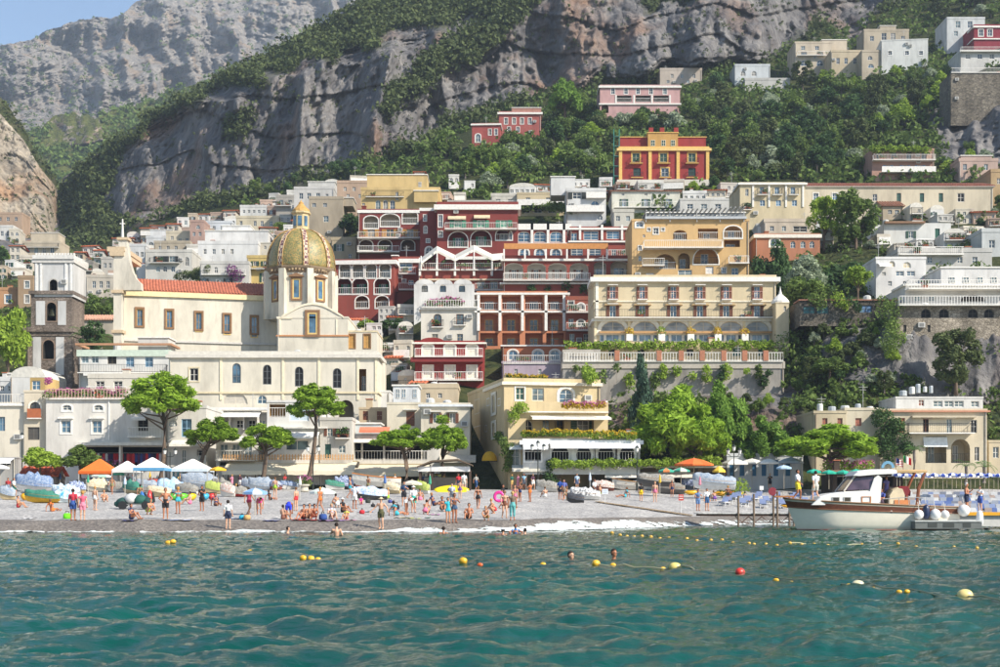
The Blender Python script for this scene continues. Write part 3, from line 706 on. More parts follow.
            r.prism(pr,-.02,dep); r.build('roof',plain(s.rooft or '#d9d4c8',.85),s.root)
        return s

def merge(sub,root):
    """make every part of one block a part of the thing it belongs to"""
    base=Vector(root.location); br=root.rotation_euler.z
    for ch in list(sub.root.children):
        m=Matrix.Translation(sub.root.location)@Matrix.Rotation(sub.root.rotation_euler.z,4,'Z')@ch.matrix_basis
        m=(Matrix.Translation(base)@Matrix.Rotation(br,4,'Z')).inverted()@m
        ch.parent=root; ch.matrix_basis=m
    bpy.data.objects.remove(sub.root)
# ------------------------------------------------------------------ the town
B=Bld; G_UP='small houses high in the valley behind the church'
def ho(name,label,x0,x1,yt,yb,col,rows=(),**k):
    """plain house: rows of (y0,y1,w,xs,kwargs)"""
    bal=k.pop('bals',()); st=k.pop('steps',())
    b=B(name,label,x0,x1,yt,yb,col,**k)
    for r in rows: b.win(r[3],r[0],r[1],r[2],**(r[4] if len(r)>4 else {}))
    for q in bal: b.bal(*q[:3],**(q[3] if len(q)>3 else {}))
    for q in st: b.step(*q)
    return b.done()
gs=dict(sh='green'); bs=dict(sh='brown'); ar=dict(arch=True)
# --- far left, above the bell tower
ho('house','small white house on the slope below the sunlit crag',-12,13,227,240,'#e9e6de',[(231,236,3,[2,8])],dep=8)
ho('house','long terraced cream hotel with shaded balconies below the crag',22,60,243,256,'#d9c9ac',[(247,253,4,[28,36,44,52])],dep=8,bals=[(24,59,247.5)],steps=[(31,58,233,243,4,6)],cat='hotel',found=6)
ho('house','pinkish buff house low on the crag beside the terraced hotel',-10,22,214,226,'#c9a98b',[(217,221,3,[0,8,16])],dep=8)
ho('house','orange house with a blue window behind the leafy tree',-14,20,290,306,'#d9a06c',[(295,303,6,[8],dict(glass=GLASSB,sur='#efe9df'))],dep=8)
ho('house','narrow tan house with white framed windows beside the bell tower',18,33,278,306,'#b99a76',[(281,288,4.5,[27],dict(sur='#efe9df')),(295,303,4.5,[27],dict(sur='#efe9df'))],dep=8)
# --- between bell tower and church
ho('house','white vaulted cottage beside the bell tower',73,87,282,296,'#e8e6e0',[(287,293,4,[78])],dep=8,roof='vault',rise=1.2)
ho('house','white and tan terraced house stepping up behind the church front',86,114,277,297,'#cfc4b2',[(281,288,3.5,[94,101,108])],dep=8,ang=8)
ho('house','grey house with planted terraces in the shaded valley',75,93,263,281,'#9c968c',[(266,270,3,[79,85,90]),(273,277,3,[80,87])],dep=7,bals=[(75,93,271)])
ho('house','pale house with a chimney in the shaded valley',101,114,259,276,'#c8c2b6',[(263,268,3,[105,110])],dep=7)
ho('house','low house with a pinkish tiled roof among palms',72,113,318,330,'#cdbfa8',[],dep=9,roof='tile',rise=1.3,rooft=None) if False else ho('house','low house with a pinkish tiled roof among palms',72,113,320,332,'#cdbfa8',[],dep=9,roof='tile',rise=1.4,roofc='#b98d74')
# --- white houses above the nave
ho('house','small white house beside the cross of the church front',127,146,246,262,'#e6e5e1',[(252,257,3,[137,142])],dep=7)
ho('house','white block without windows touching the nave roof',136,155,266,282,'#f1efe9',[],dep=7,par=.3)
ho('house','long white house with a dark balcony behind the nave roof',145,192,252,282,'#ddd8cc',[(256,262,6,[160,172],dict(sh='dark')),(266,272,4,[158,165,173],ar),(257,266,4,[187],ar)],dep=9,bals=[(150,180,263)])
ho('house','white double arched house high behind the church',146,166,238,249,'#e6e6e4',[(242,248,5.5,[151,160],ar)],dep=7,steps=[(150,172,230,239,3,5)])
ho('house','with a hipped white annex high behind the church',166,192,233,247,'#e0d2b4',[(236,240,3,[172]),(238,243,3,[180,187])],dep=7)
ho('house','tan stone house under the white arched house',154,190,243,256,'#c7b79c',[(246,250,3,[160,168,176])],dep=7)
ho('house','pink fronted house with an arched window at the foot of the cliff',190,204,222,247,'#c9a392',[(225,229,4,[198],ar),(232,236,3,[194,200])],dep=7)
ho('house','large white stepped house with a long terrace wall behind the nave',198,258,244,262,'#f3f1ec',[(249,254,3,[205,214,223,232])],dep=8,steps=[(205,268,231,246,3,7),(222,250,226,233,5,5)],par=.7)
ho('house','white terraced house with purple creeper behind the nave roof',200,249,264,296,'#dedad0',[(267,273,4,[206,216,226,236],ar),(277,284,4.5,[228,204],dict(arch=True,sh='dark')),(272,278,4,[242])],dep=9,bals=[(202,246,275,dict(style='white'))])
ho('house','yellow house with a green door behind the dome',247,270,258,290,'#dfc06c',[(261,266,4,[265,255],gs),(273,282,4.5,[264],gs)],dep=8,bals=[(247,270,269)])
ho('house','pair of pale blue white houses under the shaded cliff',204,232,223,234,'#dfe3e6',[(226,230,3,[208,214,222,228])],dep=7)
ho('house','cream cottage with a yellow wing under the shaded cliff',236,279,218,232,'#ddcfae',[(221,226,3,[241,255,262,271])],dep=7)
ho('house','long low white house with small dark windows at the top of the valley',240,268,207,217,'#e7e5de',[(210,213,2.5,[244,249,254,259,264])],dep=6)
ho('house','white house with stepped sloping roofs on the ridge above the dome',294,334,189,207,'#d9d6cf',[(193,199,4,[301,309,318]),(194,198,3,[327])],dep=8,steps=[(308,335,182,190,3,6)])
ho('house','pergola house with open terraces on the ridge above the dome',276,297,197,212,'#b7afa2',[(200,205,4,[281,290])],dep=7,bals=[(276,297,206)])
t=ho('house','tall tan stone house with a corner arch above the dome',309,343,199,237,'#bfae93',[(203,207,4,[314,325]),(216,222,5,[311,326])],dep=9,mat=None,steps=[(333,353,198,206,1.0,6)])
ho('house','narrow tan house with a green shuttered window beside the dome',331,356,240,272,'#cbb894',[(244,251,5,[339],gs),(254,258,3,[350])],dep=7)
ho('house','pinkish tan house with a low roof under the cliff',337,372,183,203,'#c9a98c',[(187,191,3,[345,354,363]),(194,198,3,[348,360])],dep=8)
# --- yellow hotel
b=B('hotel','yellow hotel with a slanting cornice and roof terrace above the red hotel',361,440,190,214,'#e3c27a',cat='hotel',dep=10)
b.win([378,385.5,392.5],200,212,5,arch=True); b.win([397],192,200,3); b.win([363.5],203,210,3); b.win([427],193,202,4,rail='solid'); b.bal(366,404,197,.6,'iron')
b.step(367,427,175,192,2.5,7); b.awin([376,382,391,400],188.5,194,4,2.5); b.awin([420],182,189,3,2.5); b.step(414,438,191,202,-.9,2.5); b.done()
# --- red hotel: left upper wing
RED='#964038'; BRICK='#a54d3e'
b=B('hotel','dark red hotel wing with three white framed oval loggias',358,421,212,256,RED,cat='hotel',dep=10,d=273,dirt=.25)
for x,y,w in ((371,216,14),(390,214,19),(410,211,15)): b.log([x],y,y+12.5,w,arch=.3,rail='white',sur=WHITE,back='#cfc3ae',door=False)
b.win([371,390,410],229,237,8,sh='ochre',fr='#d9b070'); b.bal(356,421,239,1.4,'white'); b.log([366,385,408],240,250,13,arch=.35,rail=None,back='#8d6a55',door=False,sur=WHITE); b.bal(352,400,253,1.6,'white'); b.band(210,3,.15); b.done()
b=B('hotel','deep red hotel corner with an oculus between two arcaded wings',420,437,212,262,RED,cat='hotel',dep=10,d=266,dirt=.25)
b.win([425],211+4,221,3,sur=WHITE); b.win([425.5],226,233,3.2,arch=True,sur=WHITE); b.win([428],239,242.5,3.5,sur=WHITE); b.win([429],247,255,7,arch=True,sur=WHITE); b.band(208,3,.12); b.done()
b=B('hotel','red hotel wing with green doors and two arcaded balcony tiers',437,518,205,262,RED,cat='hotel',dep=10,d=262,dirt=.25)
b.win([440.5],215,227,4,sur=WHITE); b.win([440.5],231,237,4,sur=WHITE)
b.win([458,481,504],220,227.5,8,sh='teal',glass=plain('#2c8a6a',.6)); b.bal(445,517,230,1.3,'white')
b.log([458],232,247,19,arch=.42,sh='teal',sur=WHITE,back=RED,dw=.28); b.log([481],230.5,246,20,arch=.42,sh='teal',sur=WHITE,back=RED,dw=.28); b.log([504],228.5,240,16,arch=.42,sur=WHITE,back=RED,rail='white')
b.band(205,5,.5); b.step(437,449,203,208,.3,4); b.band(257,3,.6,x0=446,x1=518); b.awn(448,466,216,220,'#d8c7a4',.6); b.awn(474,490,215,219,'#d8c7a4',.6); b.done()
# --- red hotel: left lower wing
b=B('hotel','red arcaded hotel wing with white glazed balconies beside the dome',334,394,263,312,BRICK,cat='hotel',dep=10,ang=-4,d=256,dirt=.25)
b.log([345,358,371,385],264,278,10.5,arch=.3,sur=WHITE,back='#c9c2b5',dw=.8,rail='white',glass=GLASSG)
b.log([344,360,382],278,294,15,arch=.4,sur=WHITE,back='#8e3a33',sh='teal',dw=.3,rail='white',glass=GLASSG); b.log([362,382],296,308,13,arch=.4,back='#a8703f',rail='white',sur=WHITE); b.band(261,4,.5); b.done()
b=B('hotel','red hotel wing with a wide glazed window and white stair tower',394,420,260,292,BRICK,cat='hotel',dep=9,d=250,dirt=.25)
b.win([406],260.5,271,13,arch=.2,glass=GLASSB,bars=3); b.bal(399,416,274,.8,'white'); b.win([411],280,285,5,glass=GLASSB); b.bal(399,416,290,.8,'white'); b.band(259,4,.3); b.step(392,398,256,292,-.6,1); b.done()
b=B('hotel','red terrace wing carrying a cream sail awning',418,503,270,292,BRICK,cat='hotel',dep=9,d=243,dirt=.2)
b.band(279,1.6,.3,x0=419,x1=503,col='#d8c8ac'); b.win([432,444,462,481,494],281.5,289,8,sh=None,fr='#b9a67f',glass=GLASSG); b.bal(419,460,270,.5,'white'); b.bal(461,503,270,.5,'white'); b.bal(475,503,290.5,.9,'white'); b.pil([420,437,455,474,492],258,276,2.2,.35); b.done()
sd_=b.d-1.2; sa=empty('sail_awning',P(462,270,sd_),0,'cream peaked sail awning over the red hotel terrace','awning')
mb=MB(); o=P(462,270,sd_); 
def lp(x,y,dd): return P(x,y,sd_+dd)-o
pk=[(421,262,0),(437,250,1),(455,259,0),(474,249,1),(492,258,0),(503,257,1)]
for i in range(len(pk)-1):
    a,c=pk[i],pk[i+1]; mb.quad(lp(a[0],a[1],a[2]-.5),lp(c[0],c[1],c[2]-.5),lp(c[0],c[1]+1-5,c[2]+4),lp(a[0],a[1]+1-5,a[2]+4)); mb.quad(lp(a[0],a[1]+2.5,a[2]-.6),lp(c[0],c[1]+2.5,c[2]-.6),lp(c[0],c[1],c[2]-.5),lp(a[0],a[1],a[2]-.5))
mb.build('canvas',plain('#e2dccd',.85),sa)
for x in (421,437,455,474,492,503):
    mb=MB(); mb.tube([lp(x,270,-.3),lp(x,248 if x in(437,474) else 256,-.3)],.12,6); mb.build('pole',WHITEP,sa)
# --- red hotel centre
b=B('hotel','red hotel block with blue glazed bays under a white parapet',508,570,231,260,BRICK,cat='hotel',dep=10,d=257,dirt=.2)
b.win([512.5],232,242,6,arch=.3,glass=GLASSB,sur=WHITE); b.win([524,540,556],231.5,242,12.5,arch=.3,glass=GLASSB,bars=3); b.win([512.5,524,540,556],249,257,9,arch=.4,glass=GLASSB,sur=WHITE); b.pil([516,532,548,564],224,243,2.6,.25); b.band(243,1.5,.3); b.band(224,6,.25); b.done()
b=B('hotel','red hotel end block with wide blue windows and planted terraces',570,634,230,262,BRICK,cat='hotel',dep=10,d=255,dirt=.2)
b.win([574],233,241,6,glass=GLASSB); b.win([591],231,240,15,glass=GLASSB,bars=3); b.win([613,628],231,239,13,glass=GLASSB,bars=3); b.pil([580,602,622],225,240,2.2,.25); b.band(228,2,.3); b.band(241,1.6,.3); b.win([577,595],248,256,12,glass=GLASS,bars=3); b.win([614,625],249,256,5); b.bal(608,634,257,.9,'white'); b.done()
b=B('hotel','long red arcade with white vaulted loggias under the hotel terrace',503,634,259,282,BRICK,cat='hotel',dep=9,d=240,dirt=.2)
b.log([514,536.5,557.5,579],263,279,18.5,arch=.25,back='#ece6da',sh='brown',dw=.26,rail='white',depth=2); b.log([600],262,277,12,arch=.25,back='#efe9da',dw=.6,rail='white',glass=GLASSB,depth=2); b.log([620],261,277,19,arch=.25,back='#efe9da',dw=.6,rail='white',glass=GLASSB,depth=2); b.band(259,2.2,.35); b.bal(503,590,281,1.1,'white'); b.band(283,1.5,.5); b.done()
pd_=b.d-.9; pg=empty('pergola',P(552,258,pd_),0,'orange timber pergola beam along the red hotel terrace','pergola'); o=P(552,258,pd_)
mb=MB(); mb.box(*[(x-552)*pd_/F for x in (504,608)],-.15,.15,(258-249)*pd_/F,(258-243.5)*pd_/F); mb.build('beam',plain('#c98a4b',.7),pg)
for x in (504,525,546,567,588,607): 
    mb=MB(); mb.box((x-552)*pd_/F-.12,(x-552)*pd_/F+.12,-.12,.12,-.2,(258-249)*pd_/F); mb.build('post',WHITEP,pg)
ho('house','pale shaded loggia storey with round shrubs under the red arcade',503,591,284,297,'#cfc2ad',[(286,293,8,[512,545,580],dict(fr='#8a8276')),(286,293,5,[528,562])],dep=8,d=236,par=0)
# --- white house with three arched windows and cream house below
b=B('house','white house with three dark arched windows and a scalloped top',414,474,284,310,'#f0eee8',dep=8,d=232,par=0); b.win([424.7,443,462],283.5+1,292,6.2,arch=True,fr='#2f3b33')
for x in (424.7,443.5,463):
    pass
b.done()
mb=MB(); q=b.q
for x in (424.5,443.5,463): 
    u=b.uv(x,284)[0]; mb.prism([(u+9.3*q*math.cos(math.pi*i/10),b.zt-.03+5*q*math.sin(math.pi*i/10)) for i in range(11)],-.03,.6)
mb.build('scalloped_parapet',b.col,b.root)
b=B('house','cream white house with a balustraded flower terrace on its roof',421,479,308,347,'#ece4d3',dep=9,d=219,par=0)
b.win([437.5],314,327,8,arch=.4,fr='#7a5a35',rail='iron'); b.win([460],314,325,7.5,fr='#7a4a30',rail='iron'); b.win([435,460],334,341,6,fr='#b3a58c'); b.band(308,2,.3); b.bal(421.5,478,307.5,.5,'balu'); b.bal(421.5,478,307.5,.5,'balu') if False else None; b.done()
# --- terracotta house
b=B('house','terracotta apartment house with white piers and three loggia storeys',477,567,294,348,'#dc8a5a',dep=10,d=219,dirt=.3,par=.4)
for y0,y1,ys in ((296,310,0),(313.5,331,1),(333,346,2)):
    b.log([489,511,534,555],y0,y1,17.5,arch=False if ys!=1 else (.12),back='#dd8c60',sh=None,dw=.5,rail='iron' if ys else 'white',fr='#d9b46a' if ys else '#b9c3cc')
b.pil([478.5,500,522.5,546,564],293,331,2.8,.35); b.band(293,2,.4); b.band(311,1.8,.35); b.done()
b=B('house','brick red annex with small round headed windows and iron balconies',566,595,300,349,'#a95a41',dep=9,d=217,dirt=.3)
b.win([571],300.5,309,5.5,sur=WHITE,fr='#6b2f26'); b.win([581],303.5,309.5,7.5,arch=True,sur=WHITE); b.win([581],320,326,7.5,arch=True,sur=WHITE); b.win([571],319,327,5); b.bal(566,594,312.5,.8,'white'); b.bal(566,594,330.5,.8,'white'); b.win([572,586],334,342,5); b.done()
b=B('house','orange terrace house with three blue arched windows',502,564,345,363,'#d07a4c',dep=7,d=207,par=0); b.win([513,538,555],350,360,9.5,arch=.4,glass=GLASSB,sur='#e7dfd2'); b.band(345,1.4,.2); b.done()
b=B('house','lilac house with a railed flat roof below the orange terrace house',502,563,363,382,'#cdb8c6',dep=9,d=200,par=.25); b.win([516,540],369,374,3); b.bal(503,562,363,.15,'white'); b.done()
b=B('house','red house with white double balconies and bay arches',415,484,343,383,'#a3352f',dep=9,d=193,dirt=.3,par=.3)
b.win([428,450,472],345,356,10,arch=.25,sur='#efe8da',glass=plain('#e8dfcb',.7)); b.win([428,450,472],366,378,9,sur='#efe8da',glass=plain('#e8dfcb',.7)); b.bal(414,483,357,1.2,'white'); b.bal(404,483,380.5,1.4,'white'); b.band(358,4.5,1.0,'#7e2825',x0=411,x1=483); b.band(342.5,1.6,.35,'#efe8da'); b.pil([417,439,461,482],366,380,1.8,.15,'#8c2a26'); b.done()
mb=MB(); u=b.uv(432,343)[0]; mb.prism([(u+12*b.q*math.cos(math.pi*i/10),b.zt+.2+4*b.q*math.sin(math.pi*i/10)) for i in range(11)],.0,.5); mb.build('curved_pediment',b.col,b.root)
# --- rows above the red hotel
ho('house','low pale grey roofed house behind the red hotel',448,497,203,216,'#c8c0b2',[(206,211,4,[456,470,484])],dep=8,d=284)
ho('house','white railed terrace house behind the red hotel wing',491,519,196,213,'#dfd8c8',[(199,205,5,[498,510])],dep=8,d=283,bals=[(491,519,207,dict(style='white'))])
b=B('house','cream terraced house with a long white balcony and green creepers',517,567,194,214,'#dcc79c',dep=8,d=283,par=.3); b.win([528,548,562],197.5,203,4.5); b.bal(515,567,206,1.4,'solid'); b.win([526,538,552],208,213,8,glass=DARK); b.done()
b=B('house','white three storey house with a blue arched door above the red hotel',566,606,191,222,'#e3e2de',dep=8,d=279); b.win([577],192,199,9,sh='dark'); b.win([596],190.5+2,196,6); b.win([595],200.5,209,8.5,arch=True,glass=GLASSB); b.bal(586,606,198,.7,'solid'); b.win([600],215,220,5,arch=True); b.win([574],209,214,8); b.bal(566,604,212,1.0,'solid'); b.step(551,575,177,193,3,5); b.done()
b.awin([557,562.5,568],181,187,4,3) if False else None
b=B('house','pale cream house with dark green shutters and a brown tiled eave',612,680,191,210,'#e4e2d0',dep=9,d=276,roof='tile',rise=1.1,roofc='#9a6a55'); b.win([624,646,668],199,206.5,4.2,sh='green',glass=GLASSB); b.win([623,646,668],193.2,195.6,3); b.bal(614,680,208,1.0,'white'); b.done()
ho('house','low cream wall house under the green shuttered house',613,634,212,226,'#d9d4c4',[(216,221,4,[618,628])],dep=6,d=268)
ho('house','long low pale house with a flat roof above the orange house',680,732,200,214,'#dedbd2',[(204,209,6,[690,704,718])],dep=8,d=268,par=.3)
# --- red villa
b=B('villa','red villa with yellow quoins and a stepped roof terrace on the wooded slope',619,709,148,186,'#b03a34',cat='villa',dep=14,found=6,trim='#e0b765',dirt=.25,par=.3)
for x in (636,663.5,692): b.win([x],153,162,7.5,sh=None,fr='#c9c3a0',sur='#d8a94e',glass=plain('#20473b',.5)); b.bal(x-6.5,x+6.5,163.5,.7,'iron')
b.win([637,692],168,176,7.5,fr='#2f3b33',glass=plain('#1d3a34',.5)); b.win([665],168,176.5,7.5,sur='#e0b765',fr='#dfe3e4')
for x in (637,665,692): b.bal(x-6,x+6,177.5,.5,'iron')
b.pil([620.5,650,678,707.5],149,180,3.2,.25,'#e0b765'); b.band(148.5,2.6,.45,'#e5c27a'); b.band(180,6,.4,'#cfc9bc'); b.bal(619,709,148.5,.1,'iron',plain('#a8362f',.7)) if False else None
b.step(620,648,137.5,149,2.5,6,'#b03a34'); b.step(648,678,133,149,1.5,7,'#d9a650'); b.step(678,706,137.5,149,2.5,6,'#b03a34'); b.awin([653,663.5,673],140,146,4.2,1.5,glass=plain('#20473b',.5),fr='#e8e0c8'); b.done()
for x in (651,662,676): 
    mb=MB(); p=P(x,133.5,b.d+3.5); mb.box(-.45,.45,-.4,.4,0,1.1); mb.build('chimney',b.col,b.root,p-Vector(b.A))
sc=empty('scaffold',P(614,181,b.d),0,'green scaffold standing against the side of the red villa','scaffold')
for dx in (0,1.1):
    for dy in (0,1.0): mb=MB(); mb.tube([(dx,dy,-1),(dx,dy,10.5)],.06,5); mb.build('upright',plain('#3c8f7c',.5),sc)
for z in (1,3,5,7,9): mb=MB(); mb.box(-.1,1.2,-.1,1.1,z,z+.1); mb.build('platform',plain('#4a7f74',.7),sc)
# --- upper slope
b=B('house','rose red house with white trim and a sloping terrace on the wooded slope',472,500,125,146,'#b9564e',dep=10,found=6,ang=-3,par=.4); b.win([478],134,142,5,arch=True,sur=WHITE,glass=GLASSG); b.win([490,496],129,135,3,sur=WHITE); b.band(124,1.6,.3); b.done()
b=B('house','long rose house with white bands climbing the wooded slope',499,541,113,135,'#c0645a',dep=10,found=6,par=.4); b.win([506,514,522,530],118,124,3.2,sur=WHITE); b.win([509,518],127,132,3,sur=WHITE); b.band(112.5,2,.4); b.step(512,541,108,114,2,5,'#c98f7a'); b.done()
b=B('villa','pink villa with white framed arched windows under the cliff',600,680,86,116,'#dba9a4',cat='villa',dep=12,found=5,par=.3); b.win([613,626,638,651,665],88,94,3.6,sur=WHITE,hood=True); b.log([605],104,113,7,arch=True,rail=None,back='#a87f78',door=False); b.log([624,643,661],95.5,102,15,arch=False,rail='white',back='#8c8172',door=False,depth=2.5); b.pil([616,634,652,670],95,103,1.6,.1); b.band(86,2,.4); b.band(103.5,1.4,.3); b.done()
ho('house','beige house with a weathered front tucked under the cliff',660,702,70,85,'#cfbfae',[(74,78,3,[672,682,694]),(80,83,3,[668,688])],dep=9,found=5)
ho('house','pale blue white house at the edge of the pine slope',735,770,66,84,'#d6dbdc',[(71,76,5,[743,754],ar),(79,82,3,[745,758])],dep=9,found=5)
ho('house','low white garden wall house on the upper slope',745,790,80,90,'#cfccc4',[],dep=6,found=4)
b=B('house','cream house with arched balconies high on the wooded slope',795,832,43,69,'#dccbb0',dep=10,found=6,par=.4); b.win([803,817],46,50,4); b.win([804,820],60,66,7,arch=True); b.bal(797,832,56,1.0,'white'); b.win([804,820],52,56,6,fr='#3f3a35'); b.step(822,847,40,55,2,6); b.done()
ho('house','buff house with small dark windows beside the cream arched house',831,866,52,71,'#d6c3a0',[(58,64,3.4,[838,846,855])],dep=9,found=5)
ho('house','buff and blue arched house beside the long white house',862,881,52,72,'#cdbda3',[(56,60,5,[870],ar),(64,68,6,[871],dict(arch=True,glass=GLASSB))],dep=8,found=5)
ho('house','long white house with three small dark windows high on the slope',881,928,41,62,'#e9e9e2',[(51,55,4,[890,907,921],dict(sur='#f2f0ea'))],dep=10,found=6,ang=-6,par=.25)
ho('house','terrace house with a glazed roof room above the long white house',864,909,31,44,'#cbbba0',[(33,40,5,[884,893]),(36,41,4,[872,903])],dep=8,found=4,steps=[(880,896,26,33,1,4)])
ho('house','pale house with tall windows at the top right of the slope',947,985,19,41,'#d8dbd9',[(21,28,5,[958,970]),(31,36,4,[956,968])],dep=10,found=6)
b=B('house','crimson house with white scrolled windows at the top of the slope',974,1012,26,46,'#a33846',dep=9,found=6,par=.4); b.win([981,990],29.5,36,4.5,sur=WHITE); b.band(26,1.8,.3); b.band(38.5,1.2,.3); b.done()
ho('house','white terraced house with a long awning below the crimson house',960,1015,52,62,'#e0ddd6',[(54,59,5,[968,980,992])],dep=9,found=5,bals=[(960,1015,52,dict(style='white'))])
b=B('retaining_wall','tall grey stone retaining wall with a railing on the upper slope',951,1020,73,103,'#8a857b',mat=stone_mat(),cat='wall',dep=8,found=5,par=0); b.bal(951,1020,72.5,.2,'white'); b.done()
b=B('house','salmon house with two long balconies and creeper on the wooded slope',872,934,150,178,'#c99a84',dep=9,found=5,par=.3); b.win([879,894,909,924],152,160,5,fr='#4a4038'); b.win([888,905,920],165,172,5,sh='blue'); b.bal(870,934,161,1.3,'white'); b.bal(880,936,173,1.4,'solid'); b.done()
ho('house','pinkish house with a blue awning roof on the right slope',959,998,161,177,'#d3b3a2',[(164,170,4,[965,975,986])],dep=8,found=5,steps=[(961,992,156,162,1,4)])
# --- long cream building and neighbour
b=B('house','long cream convent like building with a terracotta roof',805,993,186,212,'#e0d2b4',dep=11,roof='tile',rise=1.7,found=8,roofc='#a8674f',d=250); b.win([816,835],193,200,5,glass=GLASSB,sur=WHITE); b.win([899,922,941],193,202,4.4,sh=None,fr='#2f3b33',glass=plain('#2b5d52',.5)); b.win([961],193,202,7,glass=DARK); b.win([855,875],194,201,4.5); b.band(185.8,1.2,.3); b.done()
b=B('house','cream house with white pilasters and three iron balconies',740,805,184,226,'#e2cfa4',dep=11,found=8,d=249,par=.3); b.win([762,777,793],187,194.5,4.6,fr='#c9d3da',glass=GLASSB); b.win([762.5,778.5,794.5],200,206,5,sh=None,glass=GLASSB,fr='#d5dfe8'); b.win([747],189,196,3.4); b.win([748],203,209,5,fr='#777777'); b.pil([753,769,786,803],184,207,1.8,.15); b.band(183,2,.35)
for x in (762,777,793): b.bal(x-5,x+5,195,.7,'iron')
b.bal(742,751,210,.7,'iron'); b.done()
ho('house','tan end house beside the long cream building',991,1020,172,205,'#c8a878',[(178,184,4,[999])],dep=9,found=6,d=251)
ho('house','low cream house with a wooden carport beside the cream pilaster house',764,815,222,238,'#d8c6ad',[(226,231,4,[772,784]),(226,232,14,[800],dict(glass=DARK))],dep=7,d=236)
b=B('house','terracotta house with a half round window above the dark trees',755,820,236,254,'#c7825c',dep=8,d=229,par=.4); b.win([775],238,246,10,arch=True,sur='#efe8da',glass=GLASSB); b.win([793,803,812],241,248,5,arch=True); b.band(234.5,3.5,.25,'#e6dfd2'); b.done()
# --- right middle
ho('house','brown roofed cottage above the leafy terrace',883,903,206,218,'#cbb89a',[(210,214,4,[890,897])],dep=7,roof='tile',roofc='#8a5c45',d=238)
b=B('house','white cottage with a green door and brown flat roof',884,951,223,242,'#e7e6df',dep=8,d=226,par=0); b.win([911],231,238,5,sh='green'); b.win([937.5],228.5,239.5,5,glass=plain('#1d5a48',.5),fr='#1d5a48'); b.band(222,2,.7,'#8d6b50',x0=884,x1=924); b.done()
ho('house','pale terrace house with a long railing below the white cottage',898,992,252,268,'#d5d2ca',[(257,263,5,[915,930,960,975])],dep=7,d=205,bals=[(898,962,255,dict(style='white'))])
ho('house','low house with green awning at the right edge',982,1020,232,256,'#d3d6d3',[(240,248,6,[992])],dep=7,d=215)
b=B('house','white house with an arched niche and blue windows beside the cliff terrace',876,926,259,294,'#ece9e4',dep=9,d=186,par=.3,found=8); b.win([892],261,267,6,arch=True,glass=plain('#d9c8a8',.8)); b.win([907],262,268,8,arch=True,glass=plain('#d9c8a8',.8)); b.win([884],272,275.5,4); b.win([900,911],271,276,8.5,glass=GLASSB); b.awn(877,889,263,268,'#eeeeea',1.2); b.win([890,905],281,286,4); b.done()
b=B('villa','white terraced villa built on a stone bastion with dark arches',897,1010,306,345,'#8f8676',mat=stone_mat('#b3a99a','#857d70',2.4),cat='villa',dep=12,d=168,par=0,found=3); b.win([926,944,973,989],309,318,10,arch=True,glass=DARK,fr='#4a453d'); b.win([905,929],325,332,3,glass=DARK,fr='#4a453d'); b.bal(896,1010,305.5,1.0,'balu')
mb=MB(); mb.box(-.2,b.W+.2,-.28,.0,b.uv(900,320)[1],b.uv(900,305.8)[1]); 
b.done()
bast=b; c=B('villa','white upper storeys of the bastion villa with long balustrades',905,1010,285,307,'#e9e6e0',cat='villa',dep=10,d=172,par=0,found=1); c.log([973],295,301.5,24,arch=.2,rail=None,back='#7d6f5f',door=False); c.win([918,932],296,301,7,glass=GLASSG); c.win([950],297,300,4); c.bal(900,1010,290,1.6,'balu'); c.band(284,2,.3)
c.step(941,1012,268,286,3,7,'#eceae5',); c.awin([952,966,980,994],277,283,6,3,glass=GLASSG); c.done(); merge(c,bast.root)
b=B('retaining_wall','low grey terrace wall with a blue tarpaulin fence',800,897,300,318,'#7d776d',mat=stone_mat('#7a746a','#565148',2.2),cat='wall',dep=6,d=177,par=0,found=1); b.win([810,822],306,314,14,glass=plain('#3f6f73',.8),fr='#555555'); b.win([866],305,313,13,glass=plain('#5d7fa3',.8),fr='#555555'); b.band(299.5,1.2,.2,'#9a6a55'); b.done()
# --- orange yellow apartment house
OR='#e9bd78'
b=B('house','orange apartment house with stacked arches and a grey roof pergola',632,749,221,280,OR,dep=11,d=236,par=.3,dirt=.25)
b.win([639.5],221.5,227,7.5,arch=.3,glass=GLASSB,sur=WHITE); b.win([649,663],228,231,3,sur=WHITE); b.win([656],228,234,5,sur=WHITE); b.win([644],234.5,237.5,2.5)
b.log([680],230,240,14,arch=.3,back='#d9a660',rail='white',dw=.6); b.log([708],228.5,239,20,arch=False,back='#d9a660',rail='white',dw=.35); b.log([733],226,238,18,arch=.35,back='#e8c088',rail='white',sur=WHITE,dw=.4,glass=GLASSB); b.log([732],240,247,16,arch=False,back='#c9924a',rail=None,dw=.6,glass=GLASSB)
b.bal(643,722,249,1.6,'white'); b.win([640],246,250,3.5,sur=WHITE,glass=GLASSB)
b.log([665],254,269,22,arch=.45,back='#cfa76c',rail='white',dw=.4); b.log([684],253,269,12,arch=.5,back='#cfa76c',rail='iron',dw=.5); b.log([706],248,264,25,arch=.5,back='#f0b35c',rail='iron',sur='#f1ece0',dw=.3,fr='#f1ece0'); b.bal(642,664,266,.9,'white'); b.win([640],256,261,3,glass=GLASSB)
b.win([709.5],266.5,274,8,glass=plain('#e9e6e0',.7)); b.win([724],268,273,4,sur=WHITE,glass=GLASSB); b.win([685],270,276,14,glass=GLASSG); b.win([650],273,276,8,glass=plain('#e9e6e0',.7)); b.bal(728,748,264,1.2,'white'); b.win([735,745],268,275,7,glass=GLASSB)
b.step(646,745,213,222,2,7,'#9aa0a4'); b.awin([662,680,700,722],215,220.5,12,2,glass=GLASSG); b.band(217,2.4,.5,'#b9bdc0',x0=645,x1=746); b.done()
pg=MB(); o=P(695,212,b.d); 
